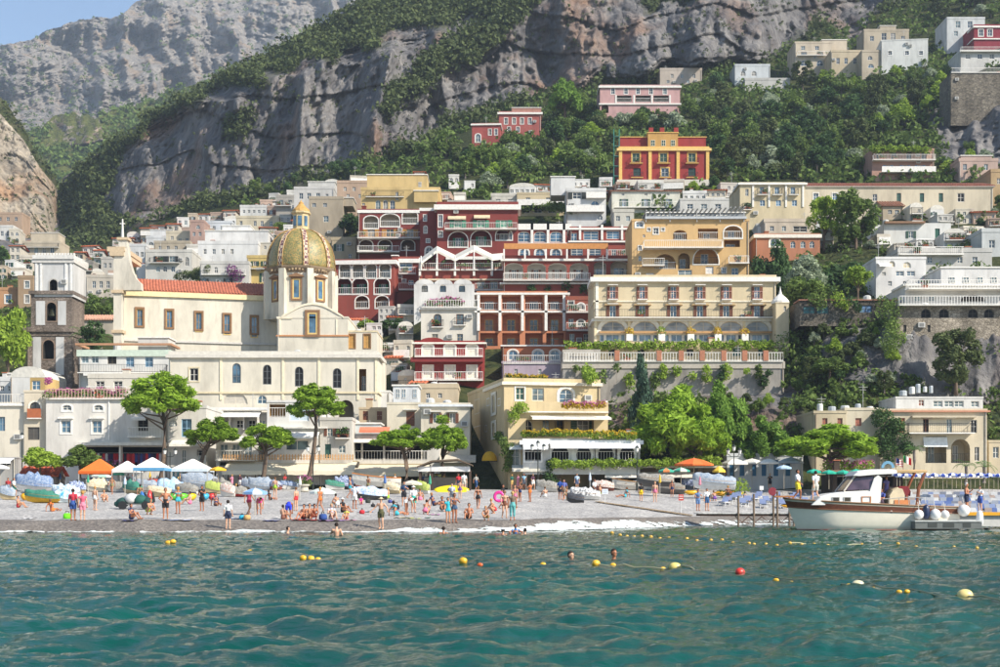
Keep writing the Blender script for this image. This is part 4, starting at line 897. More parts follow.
for x in (646,670,697,720,744): pg.tube([P(x,222,b.d-.3)-o,P(x,211,b.d-.3)-o],.08,5)
ro=empty('roof_pergola',o,0,'grey slatted pergola on the roof of the orange house','pergola'); pg.build('posts',RAILG,ro)
for i in range(22):
    mb=MB(); x=646+98*i/21; mb.box((x-695)*b.q-.1,(x-695)*b.q+.1,-.8,5,.05+.5*i/21,.16+.5*i/21); mb.build('slat',RAILG,ro)
# --- large cream hotel
b=B('hotel','large cream hotel with brown shutters and a glazed arcade on the sea wall',594,776,278,342,'#e7d2a6',cat='hotel',dep=12,d=207,par=.4,dirt=.25)
XS=[612.7,642.2,673.4,700,726.3,757]
b.win(XS,286.5,300,5.6,sh='brown',hood=True,glass=GLASSB); b.win(XS,305.5,317,6,sh='brown',hood=True,glass=GLASSB)
for x in XS: b.bal(x-5,x+5,299.5,.5,'white',plain('#c9978b',.6))
b.bal(594,774,318,1.1,'iron'); b.band(277.5,4.5,.5); b.band(300.5,1.6,.1,'#eadfc6'); b.band(319,2.5,.3)
b.win([613,645,676.5,703.5,731,757],321,331.2,24.5,arch=.40,sur='#efe8d8',fr='#cdbfa4',glass=glass_mat((.22,.23,.23),.3),bars=2); b.awn(599,772,331.2,334,'#b98f5e',.7)
b.win([612.5,645,676.5,703.5,731,757],333.2,341.5,25.5,glass=glass_mat((.13,.2,.27),.15),fr='#dfe3e6',bars=1); b.win([605,620,638,652,670,683,698,709,725,737,751,763],333.4,341.3,.9,glass=WHITEP,hole=False,bars=0)
b.pil([595.5,629,661,690,717.5,744,773],320,342,2.6,.2,'#ead9b2'); b.pil([597],280,318,3,.1,'#efe8d8'); b.done()
for x in XS:   # plaster shells over the lower windows
    mb=MB(); u,z=b.uv(x,303.2); mb.prism([(u+9*b.q*math.cos(math.pi*i/8),z+1.8*b.q*math.sin(math.pi*i/8)-.3) for i in range(9)],-.5,0.0); mb.build('shell_hood',plain('#c9a878',.8),b.root)
t=B('tower','slim cream corner turret with a white cap beside the cream hotel',776,789,303,352,'#ead6ab',cat='tower',dep=3,d=205.5,par=.1,found=6); t.win([785],306,311,2.6,arch=True,glass=DARK); t.done()
mb=MB(); mb.lathe([(1.15,0),(1.15,.3),(.8,.7),(.25,1.2),(.1,1.7),(.02,2.2)],12); mb.build('cap',WHITEP,t.root,(t.W/2,1.4,t.zt+.1))
b=B('terrace_wing','cream terrace storey with a green pergola below the glazed arcade',568,776,344,358,'#dcc79a',cat='terrace',dep=5,d=201.5,par=0,found=3); b.win([585,612,641,690],349,356,7,glass=DARK,fr='#6a5a44'); b.win([736.5,762],347,356,7.5,sh=None,fr='#2f5a50',glass=plain('#24574d',.6)); b.done()
b=B('retaining_wall','grey sea wall with a balustrade and potted columns under the cream hotel',563,784,361,392,'#8b8578',mat=stucco('#b3aca2',.75),cat='wall',dep=7,d=194,par=0,found=1.5); b.bal(563,783,361,.3,'balu'); b.band(361.5,7,.12,'#b8afa2')
for x in (617,659,681,702,723.5,744.5,765.5): mb=MB(); u,z=b.uv(x,361); mb.box(u-.3,u+.3,-.36,.25,z,z+1.25); mb.build('pier',plain('#b5785a',.8),b.root)
b.done()
b=B('retaining_wall','pale stepped wall with slit openings left of the sea wall',563,600,352,400,'#cfc6b6',mat=stucco('#c4bcae',.6),cat='wall',dep=7,d=191,par=.3,found=2); b.win([572,590],373,378,1.6,glass=DARK,fr='#444444'); b.bal(574,598,361,.4,'balu'); b.done()

# --- denser rows of small houses behind the named ones
def fill(poly,n,label,group,cols,w,h,seed):
    rr=random.Random(seed); xs=[p[0] for p in poly]; ys=[p[1] for p in poly]; k=0
    for _ in range(n*80):
        if k>=n: break
        x=rr.uniform(min(xs),max(xs)); y=rr.uniform(min(ys),max(ys))
        if not inpoly(np.array([x]),np.array([y]),poly)[0]: continue
        ww=rr.uniform(*w); hh=rr.uniform(*h); x0,x1,y0,y1=x-ww/2,x+ww/2,y-hh,y; bad=False
        for a0,a1,b0,b1,_d in RECTS:
            ix=max(0,min(x1,a1)-max(x0,a0)); iy=max(0,min(y1,b1)-max(y0,b0)); ar=ix*iy
            if ar>.45*ww*hh or (ar>.18*(a1-a0)*(b1-b0)): bad=True; break
        if bad: continue
        ci=rr.randrange(len(cols)); rf=rr.choice(('flat','flat','flat','vault','tile')); nx=max(1,int(ww/5)); kind=rr.choice((True,False,False)); sh=rr.choice((None,None,'green','brown','dark')); two=hh>11
        lb='%s%s %s house %s'%('tall ' if two else 'low ',WHN[ci],{'flat':'flat','vault':'vaulted','tile':'tiled'}[rf],'with arched windows ' if kind else ('with %s shutters '%sh if sh and ww/nx>6 else ''))+label
        b=B('house',lb,x0,x1,y0,y1,cols[ci],dep=rr.uniform(6,9),group=group,par=rr.choice((.15,.3,.5)),ang=rr.uniform(-10,10),roof=rf,rise=.8)
        for r_ in range(2 if two else 1):
            t0=y0+2.2+(hh/2 if r_ else 0); b.win([x0+ww*(i+.5)/nx for i in range(nx) if rr.random()<.85],t0,t0+rr.uniform(3.2,4.6),rr.uniform(2.4,3.6),arch=kind,sh=sh if ww/nx>6 else None)
            if rr.random()<.5: b.bal(x0+.5,x1-.5,t0+5,.8,rr.choice(('white','iron','solid')))
        b.done(); k+=1
WHN=['white','chalky','greyish','dazzling','cream','tan','ivory','pinkish']
WH=['#eeece6','#e6e2d8','#dcd6c8','#f2f0ea','#e2d8c2','#d8c4a8','#e8dcc8','#d9b8a0']
fill([(120,252),(150,238),(200,226),(250,212),(300,198),(335,190),(332,240),(275,252),(250,262),(150,270)],40,'on the slope behind the nave roof',G_UP,WH,(9,19),(8,15),1)
fill([(72,262),(113,250),(113,300),(75,300)],8,'between the bell tower and the church front','small houses behind the bell tower',WH,(8,14),(8,14),2)
fill([(335,188),(370,182),(470,186),(470,205),(335,215)],9,'above the red hotel','small houses above the red hotel',WH,(10,20),(8,13),3)
fill([(376,310),(420,318),(420,400),(386,398)],10,'between the church and the red house','small houses between church and red house',WH,(12,22),(11,18),4)
fill([(880,208),(1000,214),(1000,262),(880,262)],12,'among the gardens below the long cream building','small houses among the right hand gardens',WH,(12,24),(9,15),5)
fill([(0,236),(32,248),(32,300),(0,300)],6,'on the bank left of the bell tower','small houses left of the bell tower',WH,(9,16),(8,14),6)
fill([(755,215),(880,222),(880,250),(755,246)],6,'half hidden by the leafy trees','small houses behind the leafy trees',WH,(12,22),(8,13),7)
fill([(500,190),(760,190),(760,215),(500,214)],12,'in the row above the red hotel roofs','small houses above the hotel roofs',WH,(12,26),(8,14),8)
fill([(330,330),(425,330),(425,352),(330,352)],4,'stepping down beside the transept','small houses beside the transept',WH,(14,22),(10,15),9)
# ------------------------------------------------------------------ church
CR='#f0e6cf'; BRS='#8f6b4a'
ch=empty('church',P(270,425,190),0,'cream church with a green and gold tiled dome and terracotta nave roof','church'); CO=Vector(ch.location)
def cpart(name,mb,mats,smooth=False): return mb.build(name,mats,ch,smooth=smooth)
def cl(px,py,d): return P(px,py,d)-CO
b=B('block','x',169,378,354,428,CR,d=186,dep=12,par=.35,trim='#d9d3c6'); 
for x,y in ((236.5,363),(267,364.5),(299,366.5),(337,368)): b.win([x],y,y+20,8.6,arch=True,glass=GLASSB if x<240 else DARK,fr='#6b6f72',bars=3)
b.win([194],368,381,8.5,glass=DARK,sur='#d8caa8'); b.win([235],392,404,25,arch=.45,glass=plain('#c9c2b4',.8),fr='#d8d0bf',bars=2); b.win([262],395,404,10,arch=.5,glass=GLASSB); b.log([346],400,424,15,arch=True,rail=None,back='#9b8c70',door=False); b.log([362.5],369,391,7.5,arch=False,rail=None,back='#b58a55',dw=.6)
b.pil([221,283,319,358,376],356,400,2.2,.1,'#efe2c2'); b.band(392,1.6,.15,'#e2d2ad'); b.band(354.5,3.5,.35,'#d8d2c6'); b.done(); merge(b,ch)
b=B('nave','x',121,286,290,362,CR,d=194,dep=11,ang=15,roof='tile',rise=2.5,ov=.3,roofc='#b0664a',found=2)
for x,y in ((139.7,308),(169.4,309.5),(198.8,311.5),(227,313.5),(254.2,315.5)): b.win([x],y+1.5,y+18+(x-139)*.03,5.6,sur='#e3c27a',fr='#9c7a50',glass=GLASSB)
for x,y in ((139.7,308),(169.4,309.5),(198.8,311.5),(227,313.5),(254.2,315.5)):
    u,z=b.uv(x,y+19.5); mb=MB(); w=9.6*b.q/2; o=outline(2*w,20.5*b.q,False); ringmesh(mb,o,scaled(o,2*w,20.5*b.q,.26),-.14,.0); mb.build('stone_surround',plain(BRS,.85),b.root,(u,0,z))
b.band(290.5,5,.3,'#ead9a8'); b.band(339,2.0,.2,'#cfcac2'); b.done(); merge(b,ch)
b=B('transept','x',277,348,318,362,CR,d=188.5,dep=14,par=.2,found=2); b.win([312.5],311.5,335,8.4,sur='#e3c27a',fr='#9c7a50',glass=GLASSB,bars=3) if False else None
b.band(335,1.5,.12,'#c98d5d'); b.band(317.5,1.4,.12,'#e9dcc0',x0=277,x1=292); b.pil([336.5,280],319,335,1.4,.08,'#f2e8cf'); b.op.append((b.uv(308.2,312)[0],b.uv(316.8,312)[0],b.uv(312,335)[1],b.zt-.05,False,.25,False)); b.done()
mb=MB(); u=b.uv(312.5,318)[0]; q=b.q; pts=[(u+25*q*math.cos(math.pi*i/16)*(1+.25*(abs(math.cos(math.pi*i/16))**6)),b.zt+.0+13.5*q*math.sin(math.pi*i/16)**1.5) for i in range(17)]
mb.prism(pts,-.0,1.2); mb.build('curved_gable',b.col,b.root)
mb=MB(); mb.ring([[(p[0],-.12,p[1]-.05),(p[0],-.12,p[1]+.22),(p[0],1.25,p[1]+.22),(p[0],1.25,p[1]-.05)] for p in pts]); mb.build('gable_coping',plain('#efe3c8',.8),b.root)
mb=MB(); w=15*q; h=27*q; z=b.uv(312,337)[1]; o=outline(w,h,False); ringmesh(mb,o,scaled(o,w,h,.34),-.2,.02); mb.mi=1; i1=scaled(o,w,h,.34); ringmesh(mb,[(x,zz) for x,zz in i1],scaled(o,w,h,.55),-.15,.0); mb.mi=2; mb.poly([(x,-.06,zz) for x,zz in i1]); wo=mb.build('window',[plain(BRS,.85),plain('#e3c27a',.8),GLASSB],b.root,(u,0,z))
merge(b,ch)
b=B('block','x',348,377,332,362,CR,d=189,dep=9,par=.2,found=2,trim='#d9c9a4'); b.win([351.8,367],334.5,348,6.2,sur=BRS,fr='#c9a25a',glass=plain('#c08f4b',.7)); b.done(); merge(b,ch)
# facade, seen from its side
mb=MB(); d0=190.2
def fz(px,py): v=P(px,py,d0)-CO; return (v.x,v.z)
mb.prism([fz(*p) for p in [(113.5,388),(121.5,388),(121.5,290),(141,290),(140.5,283),(136,279),(132.5,272),(129.5,262),(128,252),(128,246),(115.5,246),(113.5,262)]],d0-CO.y,d0+1.3-CO.y); cpart('facade_scroll',mb,stucco('#e9dfca',.5))
mb=MB(); x0,_=fz(113,0); x1,_=fz(116,0); z0=fz(0,388)[1]; z1=fz(0,262)[1]; mb.box(x0-.1,x1,d0+1.3-CO.y,d0+11-CO.y,z0,z1); cpart('facade_wall',mb,stucco('#d9c6a4',.5))
mb=MB()
for (ya,yb,o) in ((247,251.5,.9),(251.5,256,.55),(290,293,.35),(330,333,.35),(237.5,240,.25)):
    xa=fz(114,0)[0]-o; xb=fz(122 if ya>240 else 127,0)[0]+(.15 if ya<260 else .05); mb=MB(); mb.box(xa if ya>240 else fz(119,0)[0]-o,xb+(o*.3),d0-.25-CO.y,d0+(9 if 240<ya<260 else 1.5)-CO.y,fz(0,yb)[1],fz(0,ya)[1]); cpart('cornice',mb,plain('#cfb897',.85))
mb=MB(); mb.box(fz(119,0)[0],fz(127,0)[0],d0-.05-CO.y,d0+1.2-CO.y,fz(0,247)[1],fz(0,238)[1]); cpart('finial_block',mb,stucco('#e9dfca',.5))
mb=MB(); v=P(122.5,238,d0+.5)-CO; mb.tube([v,v+Vector((0,0,2.6))],[.22,.1],6); mb.box(v.x-.35,v.x+.35,v.y-.06,v.y+.06,v.z+1.9,v.z+2.05); cpart('cross',mb,plain('#dcd8d0',.7))
# drum, dome, lantern
dc=199.0; q=dc/F; c0=P(301,272,dc)-CO; zb=P(301,318,dc).z-CO.z-.5
mb=MB(); mb.lathe([(33.5*q,zb-c0.z),(33.5*q,.1)],8,(c0.x,c0.y,c0.z),R(22.5)); cpart('drum',mb,stucco(CR,.5))
for a in range(8):
    an=R(22.5+45*a); bx,by=c0.x+34.2*q*math.cos(an),c0.y+34.2*q*math.sin(an); mb=MB(); mb.slab([(bx+.62*math.cos(an+k),by+.62*math.sin(an+k)) for k in (.79,2.36,3.93,5.5)],zb,c0.z-.25); mb.build('buttress',stucco('#f0e5cc',.6),ch)
mb=MB(); mb.lathe([(34*q,-.75),(34.5*q,-.5),(36.5*q,-.2),(37.2*q,.0),(37.2*q,.16),(34*q,.2)],8,(c0.x,c0.y,c0.z),R(22.5)); cpart('drum_cornice',mb,stucco('#9c8466',.6))
for a in range(64):
    an=R(360*a/64); mb=MB(); rr=35*q*math.cos(R(22.5))/math.cos(((an-R(0))%(math.pi/4))-math.pi/8); x,y=c0.x+rr*math.cos(an),c0.y+rr*math.sin(an)
    if math.sin(an)>.3: continue
    mb.box(x-.12,x+.12,y-.12,y+.12,c0.z-.5,c0.z-.22); mb.build('dentil',plain('#b39a78',.85),ch)
def drum_win(an):
    rr=33.5*q*math.cos(R(22.5)); x,y=c0.x+rr*math.cos(an),c0.y+rr*math.sin(an); mb=MB(); w=11*q; h=23*q
    o=outline(w,h,False); ringmesh(mb,o,scaled(o,w,h,.24),-.16,.05); mb.mi=1; i1=scaled(o,w,h,.24); ringmesh(mb,i1,scaled(o,w,h,.42),-.1,.03); mb.mi=0; mb.box(-w/2-.25,w/2+.25,-.4,.0,h+.02,h+.2); mb.prism([(-w/2-.2,h+.2),(w/2+.2,h+.2),(0,h+.55)],-.35,0); mb.mi=2; mb.poly([(a_,-.04,z_) for a_,z_ in i1])
    mb.build('window',[plain(BRS,.85),plain('#e3c27a',.8),GLASSB],ch,(x,y,c0.z-33*q),an+math.pi/2)
for k in (-3,-2,-1): drum_win(R(45*k))
m_d,N,L,bb=newmat('dome_tiles')
tc=N.new('ShaderNodeTexCoord'); mp=N.new('ShaderNodeMapping'); L.new(tc.outputs['Object'],mp.inputs[0]); 
vo=N.new('ShaderNodeTexVoronoi'); vo.inputs['Scale'].default_value=6.5; vo.inputs['Randomness'].default_value=.25; L.new(mp.outputs[0],vo.inputs[0])
r=ramp(N,[(0,srgb('#667a55')),(.35,srgb('#8a8753')),(.55,srgb('#a88f52')),(.8,srgb('#bfa468')),(1,srgb('#94824c'))]); L.new(vo.outputs['Color'],r.inputs[0])
n=pos_noise(N,L,.8); r2=ramp(N,[(.35,(.58,.58,.55)),(.7,(.92,.92,.86))]); L.new(n.outputs[0],r2.inputs[0]); L.new(mixc(N,L,1.0,r.outputs[0],r2.outputs[0],'MULTIPLY'),bb.inputs['Base Color'])
bb.inputs['Roughness'].default_value=.45; bp=N.new('ShaderNodeBump'); bp.inputs['Strength'].default_value=.5; bp.inputs['Distance'].default_value=.05; L.new(vo.outputs['Distance'],bp.inputs['Height']); L.new(bp.outputs[0],bb.inputs['Normal'])
PR=[(32.6,0.2),(33.2,4),(33.2,9),(32,17),(29.8,24),(26,31),(20.5,36.5),(14,40),(9,41.5)]
mb=MB(); mb.lathe([(r*q,z*q) for r,z in PR],48); dm=mb.build('dome',m_d,ch,c0,smooth=True)
m_r,N,L,bb=newmat('dome_rib'); v=N.new('ShaderNodeTexChecker'); tc=N.new('ShaderNodeTexCoord'); L.new(tc.outputs['Object'],v.inputs[0]); v.inputs['Scale'].default_value=2.6; v.inputs[1].default_value=(*srgb('#6b4348'),1); v.inputs[2].default_value=(*srgb('#c9b79a'),1); L.new(v.outputs[0],bb.inputs['Base Color']); bb.inputs['Roughness'].default_value=.6
for a in range(8):
    an=R(22.5+45*a-6); rg=[]
    for r,z in PR:
        r1=(r+.9)*q; ww=.32*min(1,r/22+.3); t=Vector((-math.sin(an),math.cos(an),0)); p=Vector((r1*math.cos(an),r1*math.sin(an),z*q+.03)); pin=Vector(((r-.6)*q*math.cos(an),(r-.6)*q*math.sin(an),z*q))
        rg.append([p-t*ww,p+t*ww,pin+t*ww,pin-t*ww])
    mb=MB(); mb.ring(rg); mb.build('rib',m_r,dm)
    for sg in (-1,1):
        mb=MB(); mb.tube([((r+.8)*q*math.cos(an)-math.sin(an)*sg*.36*min(1,r/22+.3),(r+.8)*q*math.sin(an)+math.cos(an)*sg*.36*min(1,r/22+.3),z*q) for r,z in PR],.07,5); mb.build('rib_edge',plain('#b08a48',.5),dm)
mb=MB(); mb.lathe([(9.5*q,41*q),(9.5*q,42.5*q),(8.2*q,43*q),(8.2*q,57*q),(10*q,58*q),(10*q,59.5*q),(8.8*q,60*q)],8,(0,0,0),R(22.5)); ln=mb.build('lantern',stucco('#e9cf95',.4),dm)
mb=MB(); mb.lathe([(8.8*q,60*q),(8.4*q,62*q),(5.5*q,64.5*q),(3.4*q,67*q),(2.4*q,68*q),(2.6*q,69*q),(.8*q,70.5*q),(.3*q,72*q)],12); mb.build('lantern_cap',plain('#c79a52',.6),dm)
for k in (-3,-2,-1):
    an=R(45*k); mb=MB(); mb.box(-1.9*q,1.9*q,-.06,.05,45*q,55*q); mb.build('lantern_window',GLASSB,dm,(8.2*q*.93*math.cos(an),8.2*q*.93*math.sin(an),0),an+math.pi/2)
# ------------------------------------------------------------------ bell tower
TS=stone_mat('#998c82','#786d64',2.6); TW='#dcdad6'
bt=empty('bell_tower',P(50,395,187),0,'brown and white bell tower with arched openings beside the church','tower')
for x0,x1,yt,yb,pc,ay0,ay1,aw,w0,w1 in ((27,72,329,400,48.5,340,359,11,33,64),(31,72,293,330,51.5,302.5,321,9.5,36,66),(34.5,73.5,262,293,53.5,279.5,290.5,8,0,0)):
    b=B('tier','x',x0,x1,yt,yb,TW,d=187,dep=5.6,par=0,found=.5 if yb<390 else 5,mat=None if w0==0 else TS,wrap=False)
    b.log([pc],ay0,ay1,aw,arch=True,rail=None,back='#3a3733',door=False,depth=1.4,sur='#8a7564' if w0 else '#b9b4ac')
    if w0:
        for a_,c_ in ((w0,pc-aw*.68),(pc+aw*.68,w1)):
            u0,z1=b.uv(a_,yt+8); u1,z0=b.uv(c_,min(yb-5,375)); mb=MB(); mb.box(u0,u1,-.06,.02,z0,z1); mb.build('white_panel',stucco(TW,.4),b.root)
    else: b.pil([36.5,41,66,71],263,292,2,.12,'#e3e1dc')
    b.done(); merge(b,bt)
def tb(name,x0,x1,y0,y1,o,m,dd=5.6):
    mb=MB(); p0=P(x0,y1,187)-Vector(bt.location); p1=P(x1,y0,187)-Vector(bt.location); mb.box(p0.x,p1.x,-o,dd+o,p0.z,p1.z); mb.build(name,m,bt)
tb('cornice',24.5,74,327.5,332,.45,TS); tb('cornice',28,73,332,336,.2,TS); tb('cornice',29.5,74,291,294.5,.4,TS); tb('cornice',32.5,75,259.5,263,.35,plain('#cfcbc4',.8)); tb('cornice',33.5,75,255.5,259.5,.5,plain('#d8d5ce',.8))
for i in range(14): tb('baluster',35+i*2.9,36.6+i*2.9,252.8,255.6,-.1-.0*i,plain('#d8d5ce',.8),.5)
mb=MB(); mb.lathe([(.02,-.95),(.75,-.95),(.68,-.8),(.5,-.4),(.42,0),(.2,.25),(.03,.3)],14); mb.build('bell',plain('#4a4a34',.4,.6),bt,P(51.5,309,187)-Vector(bt.location)+Vector((0,.7,0)),smooth=True)
# ------------------------------------------------------------------ beachfront, left
W1='#efe9dd'
b=B('house','white house with two oval windows and hooded casements above the shop',46,168,399,483,W1,d=155,dep=10,par=.2,trim='#e8e3d8')
b.win([66,97],420.5,433,9.5,sur='#f3efe6',hood=True,fr='#d8d4ca',glass=GLASSB); b.win([67,98.5],405,410.5,9,arch=.3,sur='#f5f2ea'); b.win([143],418,431,10,glass=DARK,fr='#5d5648'); b.bal(129,162,437,.9,'white'); b.awn(133,148,417,421,'#efece4',1.0)
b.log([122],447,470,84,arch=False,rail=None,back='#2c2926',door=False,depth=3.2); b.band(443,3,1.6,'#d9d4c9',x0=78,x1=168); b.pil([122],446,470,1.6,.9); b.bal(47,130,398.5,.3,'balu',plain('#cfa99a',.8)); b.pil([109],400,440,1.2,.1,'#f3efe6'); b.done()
SHD=b.d; b=B('house','tall narrow cream house with an arched window and flower box',24,47,392,483,'#ecdcbd',d=154,dep=8,par=.2); b.win([35],402,414.5,10.5,arch=True,fr='#3f3f3c',sur='#f1ead8'); b.win([33.5],427,440,12,fr='#6c675e',glass=plain('#54504a',.6)); b.bal(28,42,418,.4,'solid',plain('#b0653f',.8)); b.done()
c=B('room','x',30,45,377,393,'#d9b568',d=155,dep=5,par=0,roof='vault',rise=.9,found=1); c.win([36],380.5,390,8.5,glass=GLASSB); c.done(); merge(c,b.root)
b=B('house','cream house with a railed roof terrace at the left edge of the promenade',-30,24,404,483,'#efe4cc',d=156,dep=9,par=.2); b.win([2],417,431,6,fr='#8d99a2',glass=GLASSB); b.win([-14],417,431,7); b.band(388+16,2,.25); b.bal(-30,24,403.5,.2,'white',plain('#e8e2d6',.7)); b.done()
ho('house','small white barrel vaulted house behind the narrow cream house',10,47,377,390,'#e9e6df',[],d=176,dep=8,roof='vault',rise=1.4)
ho('house','white roofs with a round dome at the left edge below the bell tower',-20,20,381,395,'#ebe9e4',[(386,391,4,[2,10])],d=178,dep=8,steps=[(4,18,374,382,2,4)])
b=B('house','white house with a pale green cornice and laundry on its balcony',79,169,350,386,'#eeebe2',d=178,dep=9,par=0); b.band(350,6.5,.25,'#c9d6c4'); b.band(343.5,2,.4,'#b98a68'); b.win([112],354.5,364,9,glass=DARK,fr='#5d5648'); b.win([130,149],357,367,8,fr='#a9bccb',glass=GLASSB); b.win([85,95],352,363,7,fr='#c9ced0',glass=GLASSG); b.bal(80,168,373,1.2,'iron'); b.band(374,2.5,1.2,x0=86,x1=130); b.step(138,168,338,345,.3,4,'#d9d5cc'); b.done()
ho('house','low white terrace house with plants under the laundry balcony house',88,165,378,402,'#e6ddcb',[(381,388,9,[100,118,136],dict(glass=DARK))],d=172,dep=7,bals=[(46,88+40,395,dict(style='white'))])
b=B('house','white shop house with an oval sign and blue window behind the pine',168,206,408,483,'#eae4d8',d=157,dep=9,par=.3); b.win([186.5],419,437,10,fr='#8fb4cf',glass=GLASSB); b.win([173],420.5,426,8,arch=.4,glass=plain('#f1efe9',.6),fr='#9aa7ae'); b.awn(172,206,440,447,'#e9e4d6',1.4); b.win([184,200],450,466,4,glass=GLASSG); b.win([200],449,456,7,glass=DARK); b.done()
b=B('house','white pergola restaurant with a long flat roof below the arched church windows',205,272,414,452,'#e6e0d3',d=165,dep=9,par=.2); b.band(408,2.5,1.0,'#e8e6e0'); b.awn(214,262,411,418,'#f1efe9',1.8); b.win([240,252],420,428,7,glass=DARK); b.win([225,262],420,428,6,glass=GLASSG); b.pil([217,231,245,259,270],414,430,1.2,.9); b.done()
b=B('house','white bow fronted balcony house between the pines',216,258,440,483,'#f1ece0',d=156,dep=7,par=.2); b.bal(217,256,460,1.0,'white'); b.win([224,236,248],444,458,8,glass=GLASSG); b.awn(216,257,436,443,'#f0e9d8',1.2); b.done()
b=B('house','white house with a wide glazed window and ochre loggia behind the tall pine',267,322,402,483,'#eeeae2',d=159,dep=9,par=.2); b.log([277.5],403,417,16,arch=False,rail='white',back='#d9ad5a',door=False); b.win([299],408,421,20,glass=plain('#cfdfe9',.4),fr='#e9eef0'); b.win([297],440,450.5,23,glass=GLASSG,bars=1); b.win([278],441,450,7); b.awn(272,320,431,439,'#f3f0ea',1.5); b.band(427,1.6,.6); b.done()
b=B('house','grey white side house with a green door and small balcony beside the church arch',320,352,420,483,'#dcd6ca',d=158,dep=8,par=.3); b.win([330,343],428,436,5.5,sh='brown'); b.win([328],444,458,6,glass=plain('#2f5a50',.5),fr='#2f5a50'); b.win([342],445,453,7,glass=GLASSG); b.bal(336,350,438,.7,'iron'); b.done()
b=B('house','tan house with small brown shuttered windows below the church',359,390,409,440,'#dcc298',d=162,dep=8,par=.2); b.win([365.5,379.5],411,420,5,sh='brown',closed=True); b.done()
ho('house','white rough plastered roof house beside the church arch',361,390,392,412,'#efeeea',[],d=172,dep=7,par=.2)
b=B('house','cream house with a tall brown shuttered door and roof terrace',387,422,404,452,'#ece0c4',d=161,dep=8,par=.2); b.win([410.5],411,426,8.5,sh='brown',closed=True,hood=True); b.step(393,418,386,404,1.5,5,'#dfe2e3'); b.awin([398,404,415],389,398,4,1.5,glass=GLASSB); b.done()
b=B('house','cream house with two brown shuttered windows behind the round pine',421,470,405,470,'#eadfc6',d=157,dep=9,par=.25); b.win([436,452.5],413,423,6,sh='brown',hood=True); b.win([432,452],434,444,6,glass=DARK); b.band(404.5,2.2,.3,'#dfe3e6'); b.awn(440,476,455,463,'#cfc6b4',1.6); b.done()
ho('house','pile of tan and white roof rooms below the red house',418,458,388,408,'#dcc7a3',[(393,398,4,[428,440])],d=172,dep=8,steps=[(440,456,384,392,1,4)])
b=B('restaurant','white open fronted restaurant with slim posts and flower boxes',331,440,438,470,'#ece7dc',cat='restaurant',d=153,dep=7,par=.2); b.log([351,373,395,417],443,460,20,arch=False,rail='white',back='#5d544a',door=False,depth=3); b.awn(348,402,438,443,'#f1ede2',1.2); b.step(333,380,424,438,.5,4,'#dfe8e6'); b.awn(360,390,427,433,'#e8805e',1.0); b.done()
# cafe awnings on the promenade
def cafe(label,x0,x1,y0,y1,yb,d,col,dk=(0.02,)):
    o=P((x0+x1)/2,yb,d); r=empty('cafe_awning',o,0,label,'awning','cafe awnings along the promenade'); q=d/F; W=(x1-x0)*q/2; zt=(yb-y0)*q; zm=(yb-y1)*q
    mb=MB(); n=int(2*W/.55)
    for i in range(n):
        a=-W+2*W*i/n; c=-W+2*W*(i+1)/n; s_=.03*math.sin(i*.9)
        mb.quad((a,3.4,zt),(a,0,zm+.45+s_),(c,0,zm+.45+s_),(c,3.4,zt)); mb.quad((a,0,zm+.45+s_),(a,-.03,zm+.03*math.sin(i*2.1)),(c,-.03,zm+.03*math.sin(i*2.1+2.1)),(c,0,zm+.45+s_))
    mb.build('canvas',plain(col,.9,var=.06),r)
    for i in range(max(3,int(2*W/3.0))+1):
        mb=MB(); x=-W+.1+(2*W-.2)*i/max(3,int(2*W/3.0)); mb.tube([(x,.05,-.3),(x,.05,zm+.3)],.05,6); mb.build('post',plain('#4a443c',.6),r)
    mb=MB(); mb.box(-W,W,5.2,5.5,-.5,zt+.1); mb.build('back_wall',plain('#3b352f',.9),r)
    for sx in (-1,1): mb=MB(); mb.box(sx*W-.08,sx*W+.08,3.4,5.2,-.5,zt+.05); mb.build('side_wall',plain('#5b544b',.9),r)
    mb=MB(); mb.box(-W,W,3.4,5.5,zt+.02,zt+.14); mb.build('roof',plain('#b9a98a',.9),r)
    return r
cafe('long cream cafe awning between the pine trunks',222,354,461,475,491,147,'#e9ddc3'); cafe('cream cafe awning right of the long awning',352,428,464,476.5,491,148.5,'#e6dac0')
# picket fence on the awning roof
fe=empty('picket_fence',P(289,461,dB(289,462,150.6)-.1),0,'low wooden picket fence above the long cream awning','fence'); q=150.6/F
for i in range(46): mb=MB(); x=(224+i*2.85-289)*q; mb.box(x-.06,x+.06,-.02,.02,0.1,.72); mb.build('picket',plain('#cfa06c',.8),fe)
for z in (.2,.5): mb=MB(); mb.box((224-289)*q,(353-289)*q,.02,.05,z,z+.06); mb.build('rail',plain('#cfa06c',.8),fe)
# ------------------------------------------------------------------ cream corner house and restaurant terraces
CC='#ecd29c'
b=B('house','cream corner house with green shutters and stepped terraces by the promenade',504,600,381,486,CC,d=151,dep=21,ang=12,par=.35,found=3,dirt=.3)
b.win([520],387.5,400,8.5,sh=None,fr='#e8dfc8',glass=plain('#1e4a40',.5),sur='#efe8da'); b.win([538],388,401,12,fr='#d9d2c0',glass=GLASSG); b.win([566],392-3,404,14,arch=.4,glass=GLASSB,sur='#efe8da',bars=3); b.win([528],420,433,9,arch=True,glass=DARK,fr='#d8cfb8'); b.win([546,560],420,432,7,glass=GLASSG,fr='#a58a5d'); b.win([583],418,433,12,sh='green'); b.band(381.5,3.2,.25,'#efe3cc')
b.win([499,488],398,406,3,side='L'); b.win([494.5],395,413,3.4,side='L',sur='#f1ead8'); b.win([477],399,414,5,side='L',glass=plain('#3a5148',.5),fr='#d8cfb8'); b.win([494.5],423,437,3.2,side='L',sur='#f1ead8'); b.win([486],425,432,2,side='L'); b.win([477],426,440,7,side='L',glass=DARK); b.done()
